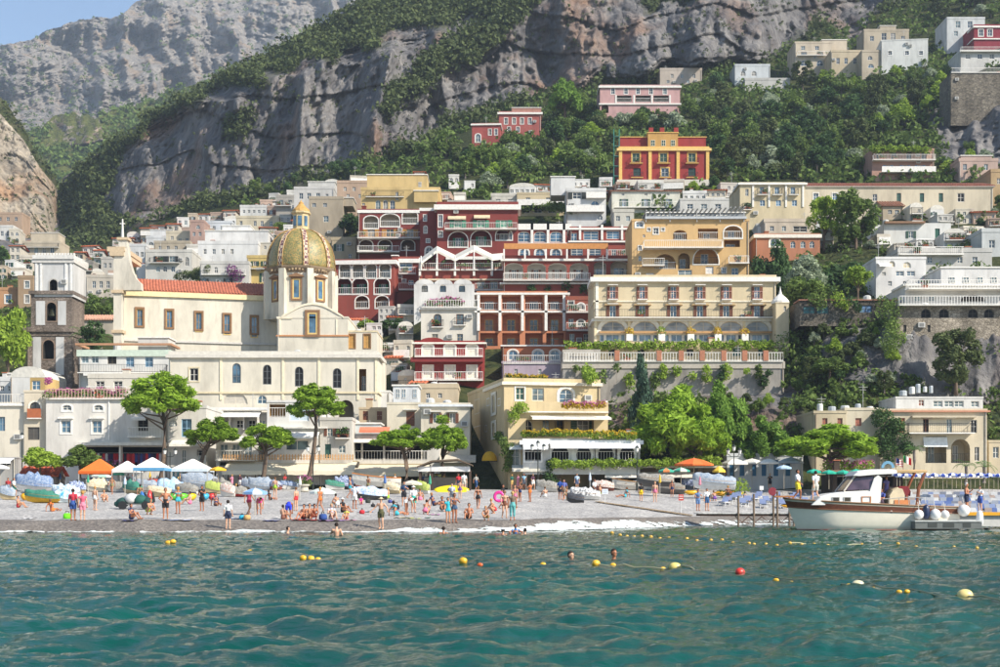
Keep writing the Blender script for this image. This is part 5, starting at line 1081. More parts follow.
c=B('terrace','x',508,608,411,440,CC,d=148.5,dep=6,ang=4,par=0,found=10); c.log([545,575],420,437,38,arch=False,rail=None,back='#b99a62',door=True,dw=.2,sh='green',depth=2.2); c.bal(515,608,411.5,.5,'solid',stucco(CC)); c.awn(530,608,415.5,421,'#efe9d9',2.6); c.pil([515,540,556],402,412,4,.4,CC) ; c.pil([569,588,606],401,412,2.6,.4,'#f1ece0'); c.done(); merge(c,b.root)
pi=B('wall','x',508,524,440,486,CC,d=147.5,dep=5,par=0,found=2); pi.win([515],447,466,9,arch=.4,glass=GLASSG,sur='#efe8da'); pi.awn(509,522,445,450,'#dfe3e2',1.2); pi.done(); merge(pi,b.root)
b=B('restaurant','white restaurant floor with draped curtains and scalloped awnings over the promenade',523,640,441,463,'#e9e6de',cat='restaurant',d=145,dep=7,par=.25,found=1.2)
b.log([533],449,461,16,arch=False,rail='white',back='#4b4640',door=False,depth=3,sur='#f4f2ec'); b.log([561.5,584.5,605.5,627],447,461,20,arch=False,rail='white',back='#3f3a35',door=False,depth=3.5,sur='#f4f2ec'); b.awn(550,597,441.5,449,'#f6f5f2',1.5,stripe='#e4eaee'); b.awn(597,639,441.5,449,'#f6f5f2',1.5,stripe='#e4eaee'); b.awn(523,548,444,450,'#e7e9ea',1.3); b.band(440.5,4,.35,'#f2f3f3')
for x in (549.5,571,574.5,593,596,616,618,637):   # curtains
    mb=MB(); u,z=b.uv(x,448); pts=[]
    rg=[]
    for j in range(5):
        zz=z-(13*b.q)*j/4; w=.45*(1-.55*math.sin(math.pi*j/4*.9)); rg.append([(u-w,.12,zz),(u,.04,zz),(u+w,.12,zz),(u,.2,zz)])
    mb.ring(rg); mb.build('curtain',plain('#f1efe9',.9),b.root)
b.done()
b=B('restaurant','vine roofed bar with a dark open front on the promenade',523,726,468,489,'#7b6a52',cat='restaurant',d=146.5,dep=6,par=0,found=1)
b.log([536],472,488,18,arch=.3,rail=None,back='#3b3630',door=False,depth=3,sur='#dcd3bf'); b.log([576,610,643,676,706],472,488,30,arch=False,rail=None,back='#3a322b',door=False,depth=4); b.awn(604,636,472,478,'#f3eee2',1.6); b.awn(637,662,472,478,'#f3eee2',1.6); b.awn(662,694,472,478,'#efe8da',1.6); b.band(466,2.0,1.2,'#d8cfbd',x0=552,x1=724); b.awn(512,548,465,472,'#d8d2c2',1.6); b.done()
# yellow domed awning
ya=empty('dome_awning',P(489.5,461,152.0),0,'yellow domed awning on the side of the cream corner house','awning'); mb=MB(); q=150/F
rg=[]
for i in range(7):
    e=math.pi/2*i/6; rg.append([(7.8*q*math.cos(e)*math.cos(a),-7*q*math.cos(e)*math.sin(a),10*q*math.sin(e)) for a in [math.pi*j/12 for j in range(13)]])
mb.ring(rg,False,False,closed=False); mb.build('canvas',plain('#e9b526',.8),ya,smooth=True); mb=MB(); mb.box(-7.8*q,7.8*q,.02,.12,-.05,.1); mb.build('frame',IRON,ya)
# kiosk
k=empty('kiosk',P(445,489,143),0,'dark timber ticket kiosk with a white banner under its roof','kiosk'); q=143/F
for x in (-25,-13,13,25):
    for y in (0,2.2): mb=MB(); mb.box(x*q-.1,x*q+.1,y,y+.18,-.3,19*q); mb.build('post',plain('#4a3628',.7),k)
mb=MB(); mb.prism([(-28*q,22.5*q),(-13*q,28.5*q),(13*q,30*q),(28*q,24*q),(28*q,23*q),(13*q,28.5*q),(-13*q,27*q),(-28*q,21.3*q)][::-1],-.6,2.9); mb.build('roof',plain('#6b5a48',.8),k)
for x0,x1,y in ((-14,25,-.12),(-27,-14.6,-.1)): mb=MB(); mb.box(x0*q,x1*q,y-.05,y,18*q,23*q); mb.mi=1; n=int((x1-x0)*q/.35); rr=random.Random(5)
for x0,x1 in ((-14,25),(-27,-14.6)):
    mb=MB(); mb.box(x0*q,x1*q,-.17,-.1,17.5*q,22.5*q); mb.build('banner',plain('#e6e3df',.7),k)
mb=MB(); mb.box(-22*q,22*q,1.9,2.0,-.3,12*q); mb.build('counter',plain('#8d8478',.8),k)
# ------------------------------------------------------------------ right beach villa
b=B('villa','cream beach villa with an arched loggia and ivy at the right end of the beach',880,987,411,472,'#ead9b6',cat='villa',d=149,dep=11,par=.25,found=3)
b.win([926],419,433,5.5,glass=DARK,fr='#7a4a30',hood=True); b.win([949.5],419,433,5.5,glass=GLASSG,hood=True); b.win([974],420,433,6,glass=DARK); b.bal(906,971,433,1.2,'iron'); b.win([902],418,432,6,fr='#c9734b',glass=plain('#b4623f',.7))
b.log([936],436,463,21,arch=False,rail='iron',back='#d8c6a0',depth=1.8,dw=.3); b.log([960.5],439,463,19,arch=True,rail='iron',back='#d8c6a0',depth=1.8,dw=.3); b.win([977],447,461,4.5,glass=DARK); b.awn(923,947,437,447,'#eef0ee',.3); b.band(410.5,1.6,.3,'#c98d70'); b.band(416,1.8,.6,'#cbbda2',x0=911,x1=975); b.done()
c=B('wing','x',845,881,410,472,'#e6d7b8',d=150.5,dep=9,par=.25,found=3); c.win([858.5],418,426,6,fr='#b9694f',glass=plain('#a8705c',.7)); c.win([876],420,428,3.4,arch=True,glass=DARK); c.win([877],440,446,3.4,arch=True,glass=DARK); c.done(); merge(c,b.root)
c=B('wing','x',814,846,413,472,'#dcc9a3',d=151.5,dep=9,par=.25,found=3); c.win([825,840],418,426,5,fr='#b9694f',glass=plain('#8f6a5a',.7)); c.done(); merge(c,b.root)
c=B('top','x',896,983,398,411,'#e9e6de',d=153.5,dep=7,par=.15,found=.5); c.win([921.5],398.8,406,5.5,glass=plain('#8a4a35',.6)); c.win([938,949,959],400.5,407,9.5,glass=GLASSG); c.win([975],401,407,8,glass=GLASSG); c.done(); merge(c,b.root)
for i,(x,y,w) in enumerate(((903,392,8),(912,390,6),(918,389,5),(925,388,4),(931,389,4),(820,409,6),(832,408,8),(845,409,9),(858,409,6),(870,408,7))):
    mb=MB(); p=P(x,y+4,152+(3 if x>880 else 0))-Vector(b.A); mb.lathe([(w*.11*.5,0),(w*.11*.5,.5+.2*(i%3)),(w*.11*.4,.6+.2*(i%3))],10); mb.build('roof_tank',plain('#dcdcd8' if i%2 else '#b9bec0',.5,.2),b.root,p)
ho('house','low annexe with a tiled awning at the end of the beach villa',989,1030,442,470,'#d9c7a2',[(447,458,6,[996])],d=150,dep=8,par=.2)
ho('house','white walled cafe with blue doors behind the white parasols',727,803,456,484,'#dfe2e2',[(460,476,4.5,[732,742,754,764,776,788],dict(glass=plain('#2f6f94',.5),fr='#2f6f94'))],d=150,dep=7,par=.3,cat='cafe')

# clothes hanging in the open shop
cr_=empty('clothes_rail',P(124,468,SHD+.9),0,'rail of dark blue and red garments hanging in the open shop','clothes rail'); q=(SHD+.9)/F
mb=MB(); mb.tube([(-40*q,0,15*q),(40*q,0,15*q)],.03,5); mb.build('rail',RAILG,cr_)
for i in range(30):
    mb=MB(); x=(-39+78*i/29)*q; w=.16; h=random.uniform(.7,1.15); mb.ring([[(x-w*s_,-.05,z),(x+w*s_,-.08,z),(x+w*s_,.05,z),(x-w*s_,.08,z)] for z,s_ in ((15*q-.05,.4),(15*q-.18,1),(15*q-.18-h*.6,.8),(15*q-.18-h,1.1))]); mb.build('garment',plain(random.choice(('#2a2f55','#22243a','#b3262f','#c9c6d0','#3a4a8a','#d2343c','#e6e2da','#5a2f5a')),.9),cr_)
# deep shop goods under the house
for x,c in ((178,'#2f8f9a'),(191,'#c98a3a')):
    b=B('shop_stand','%s painted stand with postcards beside the shop house'%('turquoise' if x<180 else 'ochre'),x-5,x+5,470,487,c,cat='stand',d=149,dep=1,par=0,found=.3); b.win([x-2.4,x+2.4],472,477,3.2,glass=plain('#e6e2d6',.6)); b.win([x-2.4,x+2.4],479,484,3.2,glass=plain('#d8c9a8',.6)); b.done()
# ------------------------------------------------------------------ vegetation
BARK=plain('#6b5a4b',.9,var=.35,sc=2.5); BARKG=plain('#7a7068',.9,var=.3,sc=2.5)
LM={'pine':leaf_mat('#4a681c','#97b63d','pine_needles',.36),'dpine':leaf_mat('#3c5c28','#7a9a40','dark_pine_needles',.3),'broad':leaf_mat('#3b4f28','#758a44','leaves',.32),
'dark':leaf_mat('#283d26','#4f6a39','dark_leaves',.22),'olive':leaf_mat('#6b7860','#a9b496','olive_leaves',.3),'lime':leaf_mat('#557026','#a0b848','lime_leaves',.36),'scrub':leaf_mat('#333f26','#626d40','scrub_leaves',.22),
'conifer':leaf_mat('#2a4034','#56705a','conifer_needles',.2),'yel':leaf_mat('#8a7a1e','#d9b83a','yellow_flowers',.3),'pink':leaf_mat('#8c3f6e','#d57bb0','pink_flowers',.3),'palm':leaf_mat('#3c5a2c','#6f9150','palm_leaves',.2),'purple':leaf_mat('#5a2d55','#8d4f86','purple_flowers',.3)}
def leaves(C,Rd,n,size,rg,up=.25,elong=1.6,shell=.55,flat=1.0):
    C=np.asarray(C,float); Rd=np.asarray(Rd,float)
    if Rd.ndim==1: Rd=np.repeat(Rd[:,None],3,1)*np.array([1,1,flat])
    k=np.repeat(np.arange(len(C)),n); m=len(k)
    dr=rg.normal(size=(m,3)); dr[:,2]+=up; dr/=np.linalg.norm(dr,axis=1)[:,None]
    rad=shell*.8+(1.14-shell*.8)*rg.random(m)**.75
    p=C[k]+dr*Rd[k]*rad[:,None]
    nr=dr+rg.normal(size=(m,3))*.75; nr/=np.linalg.norm(nr,axis=1)[:,None]
    t=np.cross(nr,rg.normal(size=(m,3))); t/=np.linalg.norm(t,axis=1)[:,None]; bt_=np.cross(nr,t)
    s=size*(.6+.8*rg.random(m))[:,None]
    V=np.stack([p-t*s*elong*.5,p+bt_*s*.5*.8,p+t*s*elong*.5,p-bt_*s*.5*.8],1).reshape(-1,3)
    return V,np.arange(4*m).reshape(-1,4)
def leafmesh(name,V,Q,mat): return np_mesh(name,V,Q,mat,False)
def crown_pts(kind,rg):
    C=[];Rr=[]
    if kind=='umb':      # flat pine crown made of pads
        for i in range(34):
            a=rg.random()*6.283; r=.42*math.sqrt(rg.random()); C.append((r*math.cos(a),r*math.sin(a),.22+.62*rg.random()*(1-.9*(r/.45)**2)+.08)); Rr.append((.07+.075*rg.random(),)*2+(.07+.06*rg.random(),))
        for i in range(10):
            a=6.283*i/10+rg.random()*.4; C.append((.40*math.cos(a),.40*math.sin(a),.16+.25*rg.random())); Rr.append((.085,.085,.08))
    elif kind=='round':
        for i in range(30):
            d=rg.normal(size=3); d/=np.linalg.norm(d); r=.36*rg.random()**.45; C.append((d[0]*r,d[1]*r,.5+d[2]*r*1.0)); Rr.append((.09+.09*rg.random(),)*3)
    elif kind=='bush':
        for i in range(18):
            a=rg.random()*6.283; r=.38*math.sqrt(rg.random()); C.append((r*math.cos(a),r*math.sin(a),.10+.62*rg.random()*(1-(r/.42)**2))); Rr.append((.12+.07*rg.random(),)*2+(.16,))
    elif kind=='tall':
        for i in range(34):
            z=rg.random()**.8; a=rg.random()*6.283; r=(.42*(1-z)**.7+.03)*math.sqrt(rg.random()); C.append((r*math.cos(a),r*math.sin(a),.05+.88*z)); Rr.append((.12*(1-z)+.05,)*2+(.06,))
    elif kind=='irr':
        for i in range(36):
            a=rg.random()*6.283; z=rg.random(); r=.42*math.sqrt(rg.random())*(1-.55*abs(z-.45)); C.append((r*math.cos(a),r*math.sin(a),.08+.84*z)); Rr.append((.07+.07*rg.random(),)*3)
    return np.array(C),np.array(Rr)
CM={}
def crown_mesh(kind,mat,seed,n=70,size=.045):
    k=(kind,mat,seed,n,size)
    if k in CM: return CM[k]
    rg=np.random.default_rng(seed*17+3); C,Rr=crown_pts(kind,rg); V,Q=leaves(C,Rr,n,size,rg,elong=2.8 if kind=='umb' else 1.7)
    CM[k]=(leafmesh('crown',V,Q,LM[mat]),C); return CM[k]
TM={}
def trunk_mesh(key,C,base,rad,bark,rg,lean=0,limbs=7,fork=None):
    """unit space: crown occupies z 0..1 above; trunk from base (negative z)"""
    if key in TM: return TM[key]
    mb=MB(); top=Vector((0,0,.30)); b0=Vector((lean,0,base)); mid=(b0+top)/2+Vector((lean*-.35,0,0))
    mb.tube([b0+Vector((0,0,0)),b0.lerp(mid,.5)+Vector((lean*-.15,0,0)),mid,mid.lerp(top,.6),top],[rad*1.35,rad*1.05,rad*.95,rad*.8,rad*.55],8)
    for i in range(limbs):
        c=Vector(C[int(rg.integers(len(C)))]); s=mid.lerp(top,.35+.6*rg.random()); mb.tube([s,s.lerp(c,.5)+Vector((0,0,-.03)),c],[rad*.5,rad*.34,rad*.12],5)
    TM[key]=mb.mesh('trunk',bark,True); return TM[key]
def tree(name,label,cx,ytop,ybotcrown,wpx,ybase,d,kind,mat,seed,n=70,size=.045,rad=.035,lean=0,limbs=7,bark=None,group=None,cat='tree',share=False,rz=None,xbase=None):
    q=d/F; w=wpx*q; h=(ybotcrown-ytop)*q
    root=empty(name,P(cx if xbase is None else xbase,ybase,d),0,label,cat,group)
    me,C=crown_mesh(kind,mat,seed,n,size); rr=random.Random(seed*7+int(cx))
    a=rr.random()*6.28 if rz is None else rz
    zc=(ybase-ybotcrown)*q; dx=0 if xbase is None else (cx-xbase)*q
    o=link('crown',me,root,(dx,0,zc),a); o.scale=(w,w,h)
    base=-(zc+.4)
    mb=MB(); top=Vector((dx,0,zc+h*.35)); b0=Vector((0,0,-.4)); mid=b0.lerp(top,.5)+Vector((lean,0,0)); r=rad
    mb.tube([b0,b0.lerp(mid,.5)+Vector((lean*.4,0,0)),mid,mid.lerp(top,.5)+Vector((lean*.3,0,0)),top],[r*1.35,r*1.1,r,r*.85,r*.6],8)
    rg=np.random.default_rng(seed)
    for i in range(limbs):
        c=C[int(rg.integers(len(C)))]; ca,sa=math.cos(a),math.sin(a); c=Vector((dx+(c[0]*ca-c[1]*sa)*w,(c[0]*sa+c[1]*ca)*w,zc+c[2]*h)); s=mid.lerp(top,.3+.7*rg.random()); mb.tube([s,s.lerp(c,.55)+Vector((0,0,-.15)),c],[r*.45,r*.3,r*.1],5)
    mb.build('trunk',bark or BARK,root,smooth=True)
    return root
PN=dict(n=165,size=.038,kind='umb',mat='pine',rad=.22,limbs=12)
tree('pine_tree','large bright pine with a single trunk in front of the white oval window house',162,370,420,77,489,146,seed=1,xbase=157,lean=.5,**PN)
tree('pine_tree','small pine with a curved trunk left of the long cream awning',213,413,448,54,489,146.5,seed=2,xbase=208,lean=-1.0,**PN)
tree('pine_tree','low forked pine in front of the long cream awning',266,418,452,57,489,144.5,seed=3,xbase=260,lean=.2,**PN)
tree('pine_tree','tall slender pine with two stems before the church wall',316,381,421,60,489,144.5,seed=4,xbase=304,lean=.4,**PN)
tree('pine_tree','pine with a bent trunk behind the yellow board',400,424,452,58,489,145.5,seed=5,xbase=402,lean=.6,**PN)
tree('pine_tree','dense round pine standing over the kiosk',444,416,455,50,489,146.5,seed=6,xbase=449,lean=-.4,**PN)
tree('leafy_tree','pale green bushy tree by the red tiled stall',40,440,466,44,489,140,'bush','lime',7,n=220,size=.06,rad=.12)
tree('leafy_tree','darker low tree beside the pale green bushy tree',80,440,466,42,489,141,'bush','broad',8,n=220,size=.06,rad=.12)
tree('leafy_tree','bright leafy tree left of the bell tower',8,303,380,52,400,183,'round','lime',9,n=170,size=.05,rad=.2)
tree('palm_like_tree','dark feathery tree between the bell tower and the church',92,322,352,30,372,184,'irr','dark',10,n=90,size=.05,rad=.12,cat='tree')
tree('leafy_tree','round green tree in the garden behind the church front',97,290,318,36,335,235,'bush','broad',11,n=150,size=.05,rad=.15)
# pine grove under the sea wall
tree('pine_tree','broad bright umbrella pine below the sea wall',672,385,462,84,489,147.8,'umb','pine',12,n=420,size=.045,rad=.32,limbs=14)
tree('pine_tree','second bright umbrella pine leaning over the bar roof',700,402,462,62,489,146.2,'umb','pine',13,n=330,size=.045,rad=.28,limbs=12)
tree('pine_tree','dark tall pine against the rock below the cream hotel',722,381,462,58,489,150,'umb','dpine',14,n=360,size=.045,rad=.3,limbs=12)
tree('pine_tree','dark low pine beside the white parasols',762,412,464,56,489,149,'umb','dpine',15,n=330,size=.045,rad=.28,limbs=12)
tree('pine_tree','wide bright umbrella pine in front of the beach villa',829,421,462,96,486,142,'umb','pine',16,n=420,size=.04,rad=.3,limbs=14)
tree('conifer_tree','tall grey green conifer beside the sea wall',641,354,462,36,489,158,'tall','conifer',17,n=200,size=.05,rad=.25,limbs=4)
tree('conifer_tree','dark shrubby conifer in the gap right of the cream corner house',655,420,478,46,489,151,'irr','dark',18,n=200,size=.05,rad=.2)
# middle right
tree('leafy_tree','tall light leafy tree before the long cream building',856,190,243,56,262,212,'irr','broad',20,n=150,size=.045,rad=.25,limbs=14)
tree('leafy_tree','open leafy tree beside the terracotta house',824,197,240,42,262,214,'irr','lime',21,n=110,size=.05,rad=.22,limbs=14)
tree('olive_tree','silver green olive tree above the white house',806,247,285,42,300,184,'bush','olive',22,n=220,size=.05,rad=.2)
tree('leafy_tree','brownish green tree below the silver olive tree',804,264,305,52,318,180,'bush','broad',23,n=240,size=.05,rad=.2)
tree('leafy_tree','dark rounded tree beside the orange apartment house',772,239,300,44,318,195,'round','dark',24,n=190,size=.05,rad=.25)
tree('leafy_tree','dark ivy like tree mass below the leafy trees',842,248,300,66,312,192,'bush','dark',25,n=260,size=.045,rad=.25)
tree('leafy_tree','small bright tree on the terrace wall',858,263,290,30,318,178,'round','lime',26,n=90,size=.06,rad=.12)
tree('leafy_tree','round tree behind the white terraces at the right',972,225,258,36,262,207,'bush','broad',27,n=160,size=.05,rad=.15)
tree('pine_tree','lone dark pine standing above the wooded slope',565,76,116,36,126,352,'umb','dpine',28,n=150,size=.05,rad=.35)
tree('leafy_tree','round bush on the roof terrace behind the nave',222,275,284,15,288,282,'bush','broad',29,n=120,size=.07,rad=.1)
tree('leafy_tree','yellow green tree beside the red hotel',368,313,328,22,336,213,'bush','lime',30,n=150,size=.07,rad=.1)
tree('leafy_tree','dark green tree below the red hotel arcade',392,312,330,30,338,212,'bush','dark',31,n=170,size=.06,rad=.1)
tree('leafy_tree','bushy tree behind the yellow hotel',363,188,208,26,212,300,'bush','broad',32,n=150,size=.06,rad=.15)
tree('leafy_tree','green tree clump above the dome',281,216,240,36,244,322,'bush','broad',33,n=170,size=.05,rad=.15)
tree('leafy_tree','dark tree right of the tan stone house',352,205,232,28,238,285,'bush','dark',34,n=150,size=.06,rad=.15)
tree('leafy_tree','creeper covered tree on the rock below the villa bastion',956,330,385,56,392,160,'irr','scrub',35,n=170,size=.045,rad=.2)
tree('leafy_tree','bush on the stone bank above the beach villa',830,350,372,40,378,164,'bush','broad',36,n=200,size=.05,rad=.15)
tree('leafy_tree','yellow green bush in front of the red villa',651,176,190,34,192,283,'bush','lime',37,n=150,size=.06,rad=.12)
# woods on the slope: individual trees, meshes shared
VAR=[crown_mesh('bush','scrub',50,95,.07)[0],crown_mesh('round','broad',51,60,.065)[0],crown_mesh('bush','broad',52,95,.07)[0],crown_mesh('bush','olive',53,95,.065)[0],crown_mesh('round','dark',54,60,.07)[0],crown_mesh('irr','scrub',55,55,.065)[0],crown_mesh('bush','lime',56,85,.07)[0]]
mb=MB(); mb.tube([(0,0,-.5),(.02,0,-.1),(0,.01,.3),(.03,0,.55)],[.07,.055,.045,.02],6); mb.tube([(0,.01,.2),(.2,.08,.5)],[.03,.01],5); mb.tube([(0,.01,.15),(-.2,-.05,.48)],[.03,.01],5); WT=mb.mesh('trunk',BARKG,True)
ADJ=['dull green spreading','round mid green','bushy mid green','silvery grey green','dark round','ragged dull green','bright yellow green']
def wood(poly,count,label,group,hpx,mix,seed,dmin=0):
    rr=random.Random(seed); xs=[p[0] for p in poly]; ys=[p[1] for p in poly]; k=0; pts=[]
    for _ in range(count*60):
        if k>=count: break
        x=rr.uniform(min(xs),max(xs)); y=rr.uniform(min(ys),max(ys))
        if not inpoly(np.array([x]),np.array([y]),poly)[0]: continue
        h=hpx*rr.uniform(.7,1.3)
        if any(abs(x-a)<.42*h and abs(y-b_)<.28*h for a,b_ in pts): continue
        if any(x+h*.45>a0 and x-h*.45<a1 and y-h*.85<b1-.25*(b1-b0) and y>b0+.4*(b1-b0) for a0,a1,b0,b1,_d in RECTS): continue
        pts.append((x,y)); d=D1(x,y)-1.2; q=d/F; v=rr.choices(range(len(VAR)),mix)[0]
        r=empty('slope_tree',P(x,y,d),rr.random()*6.28,ADJ[v]+' '+label,'tree',group); hh=h*q
        c=link('crown',VAR[v],r,(0,0,hh*.08)); s=rr.uniform(.9,1.25); c.scale=(hh*s,hh*s,hh)
        t=link('trunk',WT,r,(0,0,hh*.2)); t.scale=(hh*.7,hh*.7,hh*.75); k+=1
g='trees growing wild on the slope'
wood([(442,150),(475,140),(545,120),(600,112),(615,145),(612,180),(560,172),(515,188),(470,190),(445,170)],46,'tree in the wood left of the red villa',g,22,(2,2,3,1,2,1,1),1)
wood([(560,100),(600,118),(670,118),(720,95),(720,130),(620,130),(575,118)],22,'tree between the pink villa and the red villa',g,19,(2,1,2,4,1,1,1),2)
wood([(712,90),(795,72),(800,120),(860,140),(870,172),(720,186),(712,140)],52,'tree on the wooded slope right of the red villa',g,23,(2,2,2,3,3,2,1),3)
wood([(800,70),(950,64),(948,110),(870,145),(800,118)],44,'tree on the upper slope below the long white house',g,18,(2,2,3,2,2,2,2),4)
wood([(870,178),(995,182),(995,160),(960,150),(938,170)],8,'small tree by the salmon house',g,13,(1,1,3,1,1,1,3),5)
wood([(905,206),(1000,206),(1000,238),(955,222),(905,222)],14,'garden tree below the long cream building',g,15,(1,1,3,1,2,1,3),6)
wood([(790,322),(895,322),(890,400),(800,410)],30,'shrub on the stone bank below the terrace wall',g,15,(3,1,3,3,1,2,2),7)
wood([(700,392),(800,385),(800,425),(745,420)],10,'shrub clinging to the rock below the sea wall',g,13,(3,1,2,2,1,1,3),8)
wood([(240,205),(330,190),(360,172),(300,178),(250,196)],12,'tree at the foot of the shaded cliff',g,14,(2,1,1,0,5,1,0),9)
wood([(0,258),(22,262),(30,276),(0,288)],7,'tree on the bank left of the bell tower',g,18,(2,1,3,1,2,1,1),10)
wood([(300,238),(330,245),(330,262),(308,258)],4,'garden tree right of the dome',g,12,(1,1,3,0,1,0,1),11)
wood([(640,372),(780,372),(784,388),(640,392)],14,'small bush growing out of the sea wall',g,9,(1,0,3,1,1,0,5),12)
wood([(865,246),(1000,248),(1000,262),(900,262)],12,'green bush along the planted terrace',g,11,(1,0,3,1,1,0,4),13)
wood([(930,0),(1000,0),(1000,20),(940,22)],8,'scrubby tree above the crimson house',g,16,(3,1,2,1,1,2,0),14)
wood([(612,188),(740,188),(740,196),(690,198),(612,190)],8,'garden bush above the orange apartment house',g,11,(1,0,3,0,1,0,3),15)
wood([(85,295),(113,300),(113,318),(80,315)],5,'garden tree behind the bell tower',g,15,(1,1,3,0,1,0,3),16)
# scrub: nobody could count it
def scrub(name,label,parts,mat,leaf,per=16):
    VV=[];QQ=[];n0=0; rg=np.random.default_rng(len(name))
    for sh,cnt,cond,r0,r1 in parts:
        V,vg,PXx,PYy=SH[sh]; idx=np.argwhere(cond(PXx,PYy,vg)); 
        if len(idx)==0: continue
        idx=idx[rg.integers(len(idx),size=cnt)]
        if sh=='hillside':
            xx=PXx[idx[:,0],idx[:,1]]; yy_=PYy[idx[:,0],idx[:,1]]; ok=np.ones(cnt,bool)
            for a0,a1,b0,b1,_d in RECTS: ok&=~((xx>a0-3)&(xx<a1+3)&(yy_>b0-2)&(yy_<b1+1))
            idx=idx[ok]; cnt=len(idx)
        C=V[idx[:,0],idx[:,1]]+rg.normal(size=(cnt,3))*np.array([.8,.3,.5]); rr=r0+(r1-r0)*rg.random(cnt)**2
        C[:,2]+=rr*.25; Rr=np.stack([rr,rr,rr*.85],1)
        v,q_=leaves(C,Rr,per,leaf*(r0+r1)/2,rg,up=.5,elong=1.4,shell=.5); VV.append(v); QQ.append(q_+n0); n0+=len(v)
    o=link(name,np_mesh(name,np.concatenate(VV),np.concatenate(QQ),LM[mat],False)); return tag(o,label,'scrub',kind='stuff')
ycl=lambda px:np.interp(px,YCL_X,YCL_Y)
scrub('cliff_scrub','dark green scrub covering the ledges and foot of the cliffs',[('hillside',4600,lambda x,y,v:(y<ycl(x)+8)&(v>.72)&(x>40),1.2,3.4),('hillside',700,lambda x,y,v:(y<ycl(x))&(v<.4),.4,1.5),('crag',220,lambda x,y,v:v>.5,1.0,2.6),('crag',260,lambda x,y,v:v<.5,.6,1.5)],'scrub',.42,20)
scrub('slope_scrub','green undergrowth between the houses on the slope',[('hillside',4600,lambda x,y,v:(y>ycl(x)+6)&(y<215)&(v>.4)&(x>230),.8,2.4),('hillside',2600,lambda x,y,v:(y>215)&(y<330)&(x<1010)&(x>-20),.5,1.3),('hillside',2200,lambda x,y,v:(y>=300)&(y<460)&(x>560)&(v>.2)&(x<1010),.4,1.2)],'broad',.5,18)
scrub('far_woods','sunlit woods on the spur across the valley',[('valley_spur',2600,lambda x,y,v:v>.5,2.5,6.0),('mountain',900,lambda x,y,v:(y<130)&(x<380),2,6)],'broad',.5,14)
# clipped and climbing greenery on walls and terraces
def hedge(name,label,pts,r,n,mat,size=.22,cat='plant',group=None,flowers=None):
    """pts: (px,py,d)"""
    rg=np.random.default_rng(int(abs(pts[0][0])*10)%9999); C=[];Rr=[]
    pts=[(a,b_,dB(a,b_,c)) for a,b_,c in pts]; o=P(*pts[0])
    for (a,b_) in zip(pts[:-1],pts[1:]):
        A=P(*a)-o; B_=P(*b_)-o; k=max(1,int((B_-A).length/(r*.8)))
        for i in range(k): p=A.lerp(B_,i/k); C.append(tuple(p+Vector(rg.normal(size=3)*r*.25))); Rr.append(r*(.7+.6*rg.random()))
    V,Q=leaves(np.array(C),np.array(Rr),n,size,rg); root=link(name,leafmesh(name,V,Q,LM[mat]),None,o); tag(root,label,cat,group)
    if flowers:
        V,Q=leaves(np.array(C)+np.array([0,-.1,.12]),np.array(Rr),max(4,n//3),size*.9,rg,up=.8,shell=.85); tag(link('flowers',leafmesh('flowers',V,Q,LM[flowers]),root),kind='stuff')
    return root
hedge('vine','green vine covering the pergola of the cream hotel',[(598,345,199.5),(690,346,199.5),(775,345,199.5)],.55,60,'lime',.25)
hedge('vine','vine hanging over the left end of the terrace pergola',[(568,347,199),(598,346,199)],.5,60,'lime',.25)
hedge('hedge','bright green hedge on the roof of the promenade bar',[(553,464,145),(640,463.5,145),(722,461,145)],.42,110,'lime',.17)
hedge('ivy','dark ivy at the corner of the promenade bar',[(549,466,145),(547,475,145),(553,486,145)],.8,160,'dark',.2)
hedge('flower_hedge','yellow and green flower hedge along the restaurant terrace',[(523,434,146.5),(560,433.5,145),(637,436,144.5)],.32,110,'lime',.14,flowers='yel')
hedge('flower_box','flower box with yellow blooms on the corner house roof',[(507,377.5,152),(548,378.5,154)],.25,110,'broad',.14,flowers='yel')
hedge('creeper','bright creeper climbing over the corner house balcony',[(513,418,147.5),(519,407,147.5),(530,404,147.5)],.6,150,'lime',.18)
hedge('creeper','leafy creeper beside the yellow domed awning',[(498,436,150),(508,446,147),(508,472,147)],.5,120,'broad',.18)
hedge('flowers','pink and yellow flowers on the corner house upper terrace',[(563,405,147.3),(580,405.5,147),(606,406,147)],.3,80,'yel',.14,flowers='pink')
hedge('ivy','dark ivy covering a bay of the beach villa',[(885,413,148.3),(892,425,148.2),(888,440,148.2),(892,455,148.2),(897,465,148.2)],1.3,1000,'dark',.16)
hedge('ivy','ivy spreading low across the beach villa wall',[(897,440,148.3),(908,448,148.2),(912,460,148.2)],1.0,700,'dark',.16)
hedge('ivy','curtain of ivy on the rock below the white bastion',[(893,310,167),(896,330,164.5),(893,352,162)],1.2,220,'broad',.2)
hedge('creeper','green creeper on the cliff at the end of the sea wall',[(782,352,195),(788,372,190),(784,398,182),(790,430,172)],1.7,220,'broad',.25)
hedge('flower_hedge','flowers and shrubs along the left roof terrace',[(48,395,153),(90,394,153),(127,393,153)],.42,110,'broad',.15,flowers='pink')
hedge('flower_bush','pink flowering bush on the narrow cream house',[(47,382,153),(52,384,153)],.5,150,'pink',.15)
hedge('creeper','purple creeper on the white house behind the nave',[(232,268,283),(238,276,282),(240,284,282)],1.1,110,'purple',.28)
hedge('flower_box','flowers on the balustraded terrace of the cream white house',[(430,303.5,218),(448,301,218),(465,304,218)],.55,90,'broad',.22,flowers='pink')
hedge('creeper','brown green creeper along the terrace behind the nave roof',[(176,277,284),(190,276,284),(208,271,283)],.8,110,'scrub',.25)
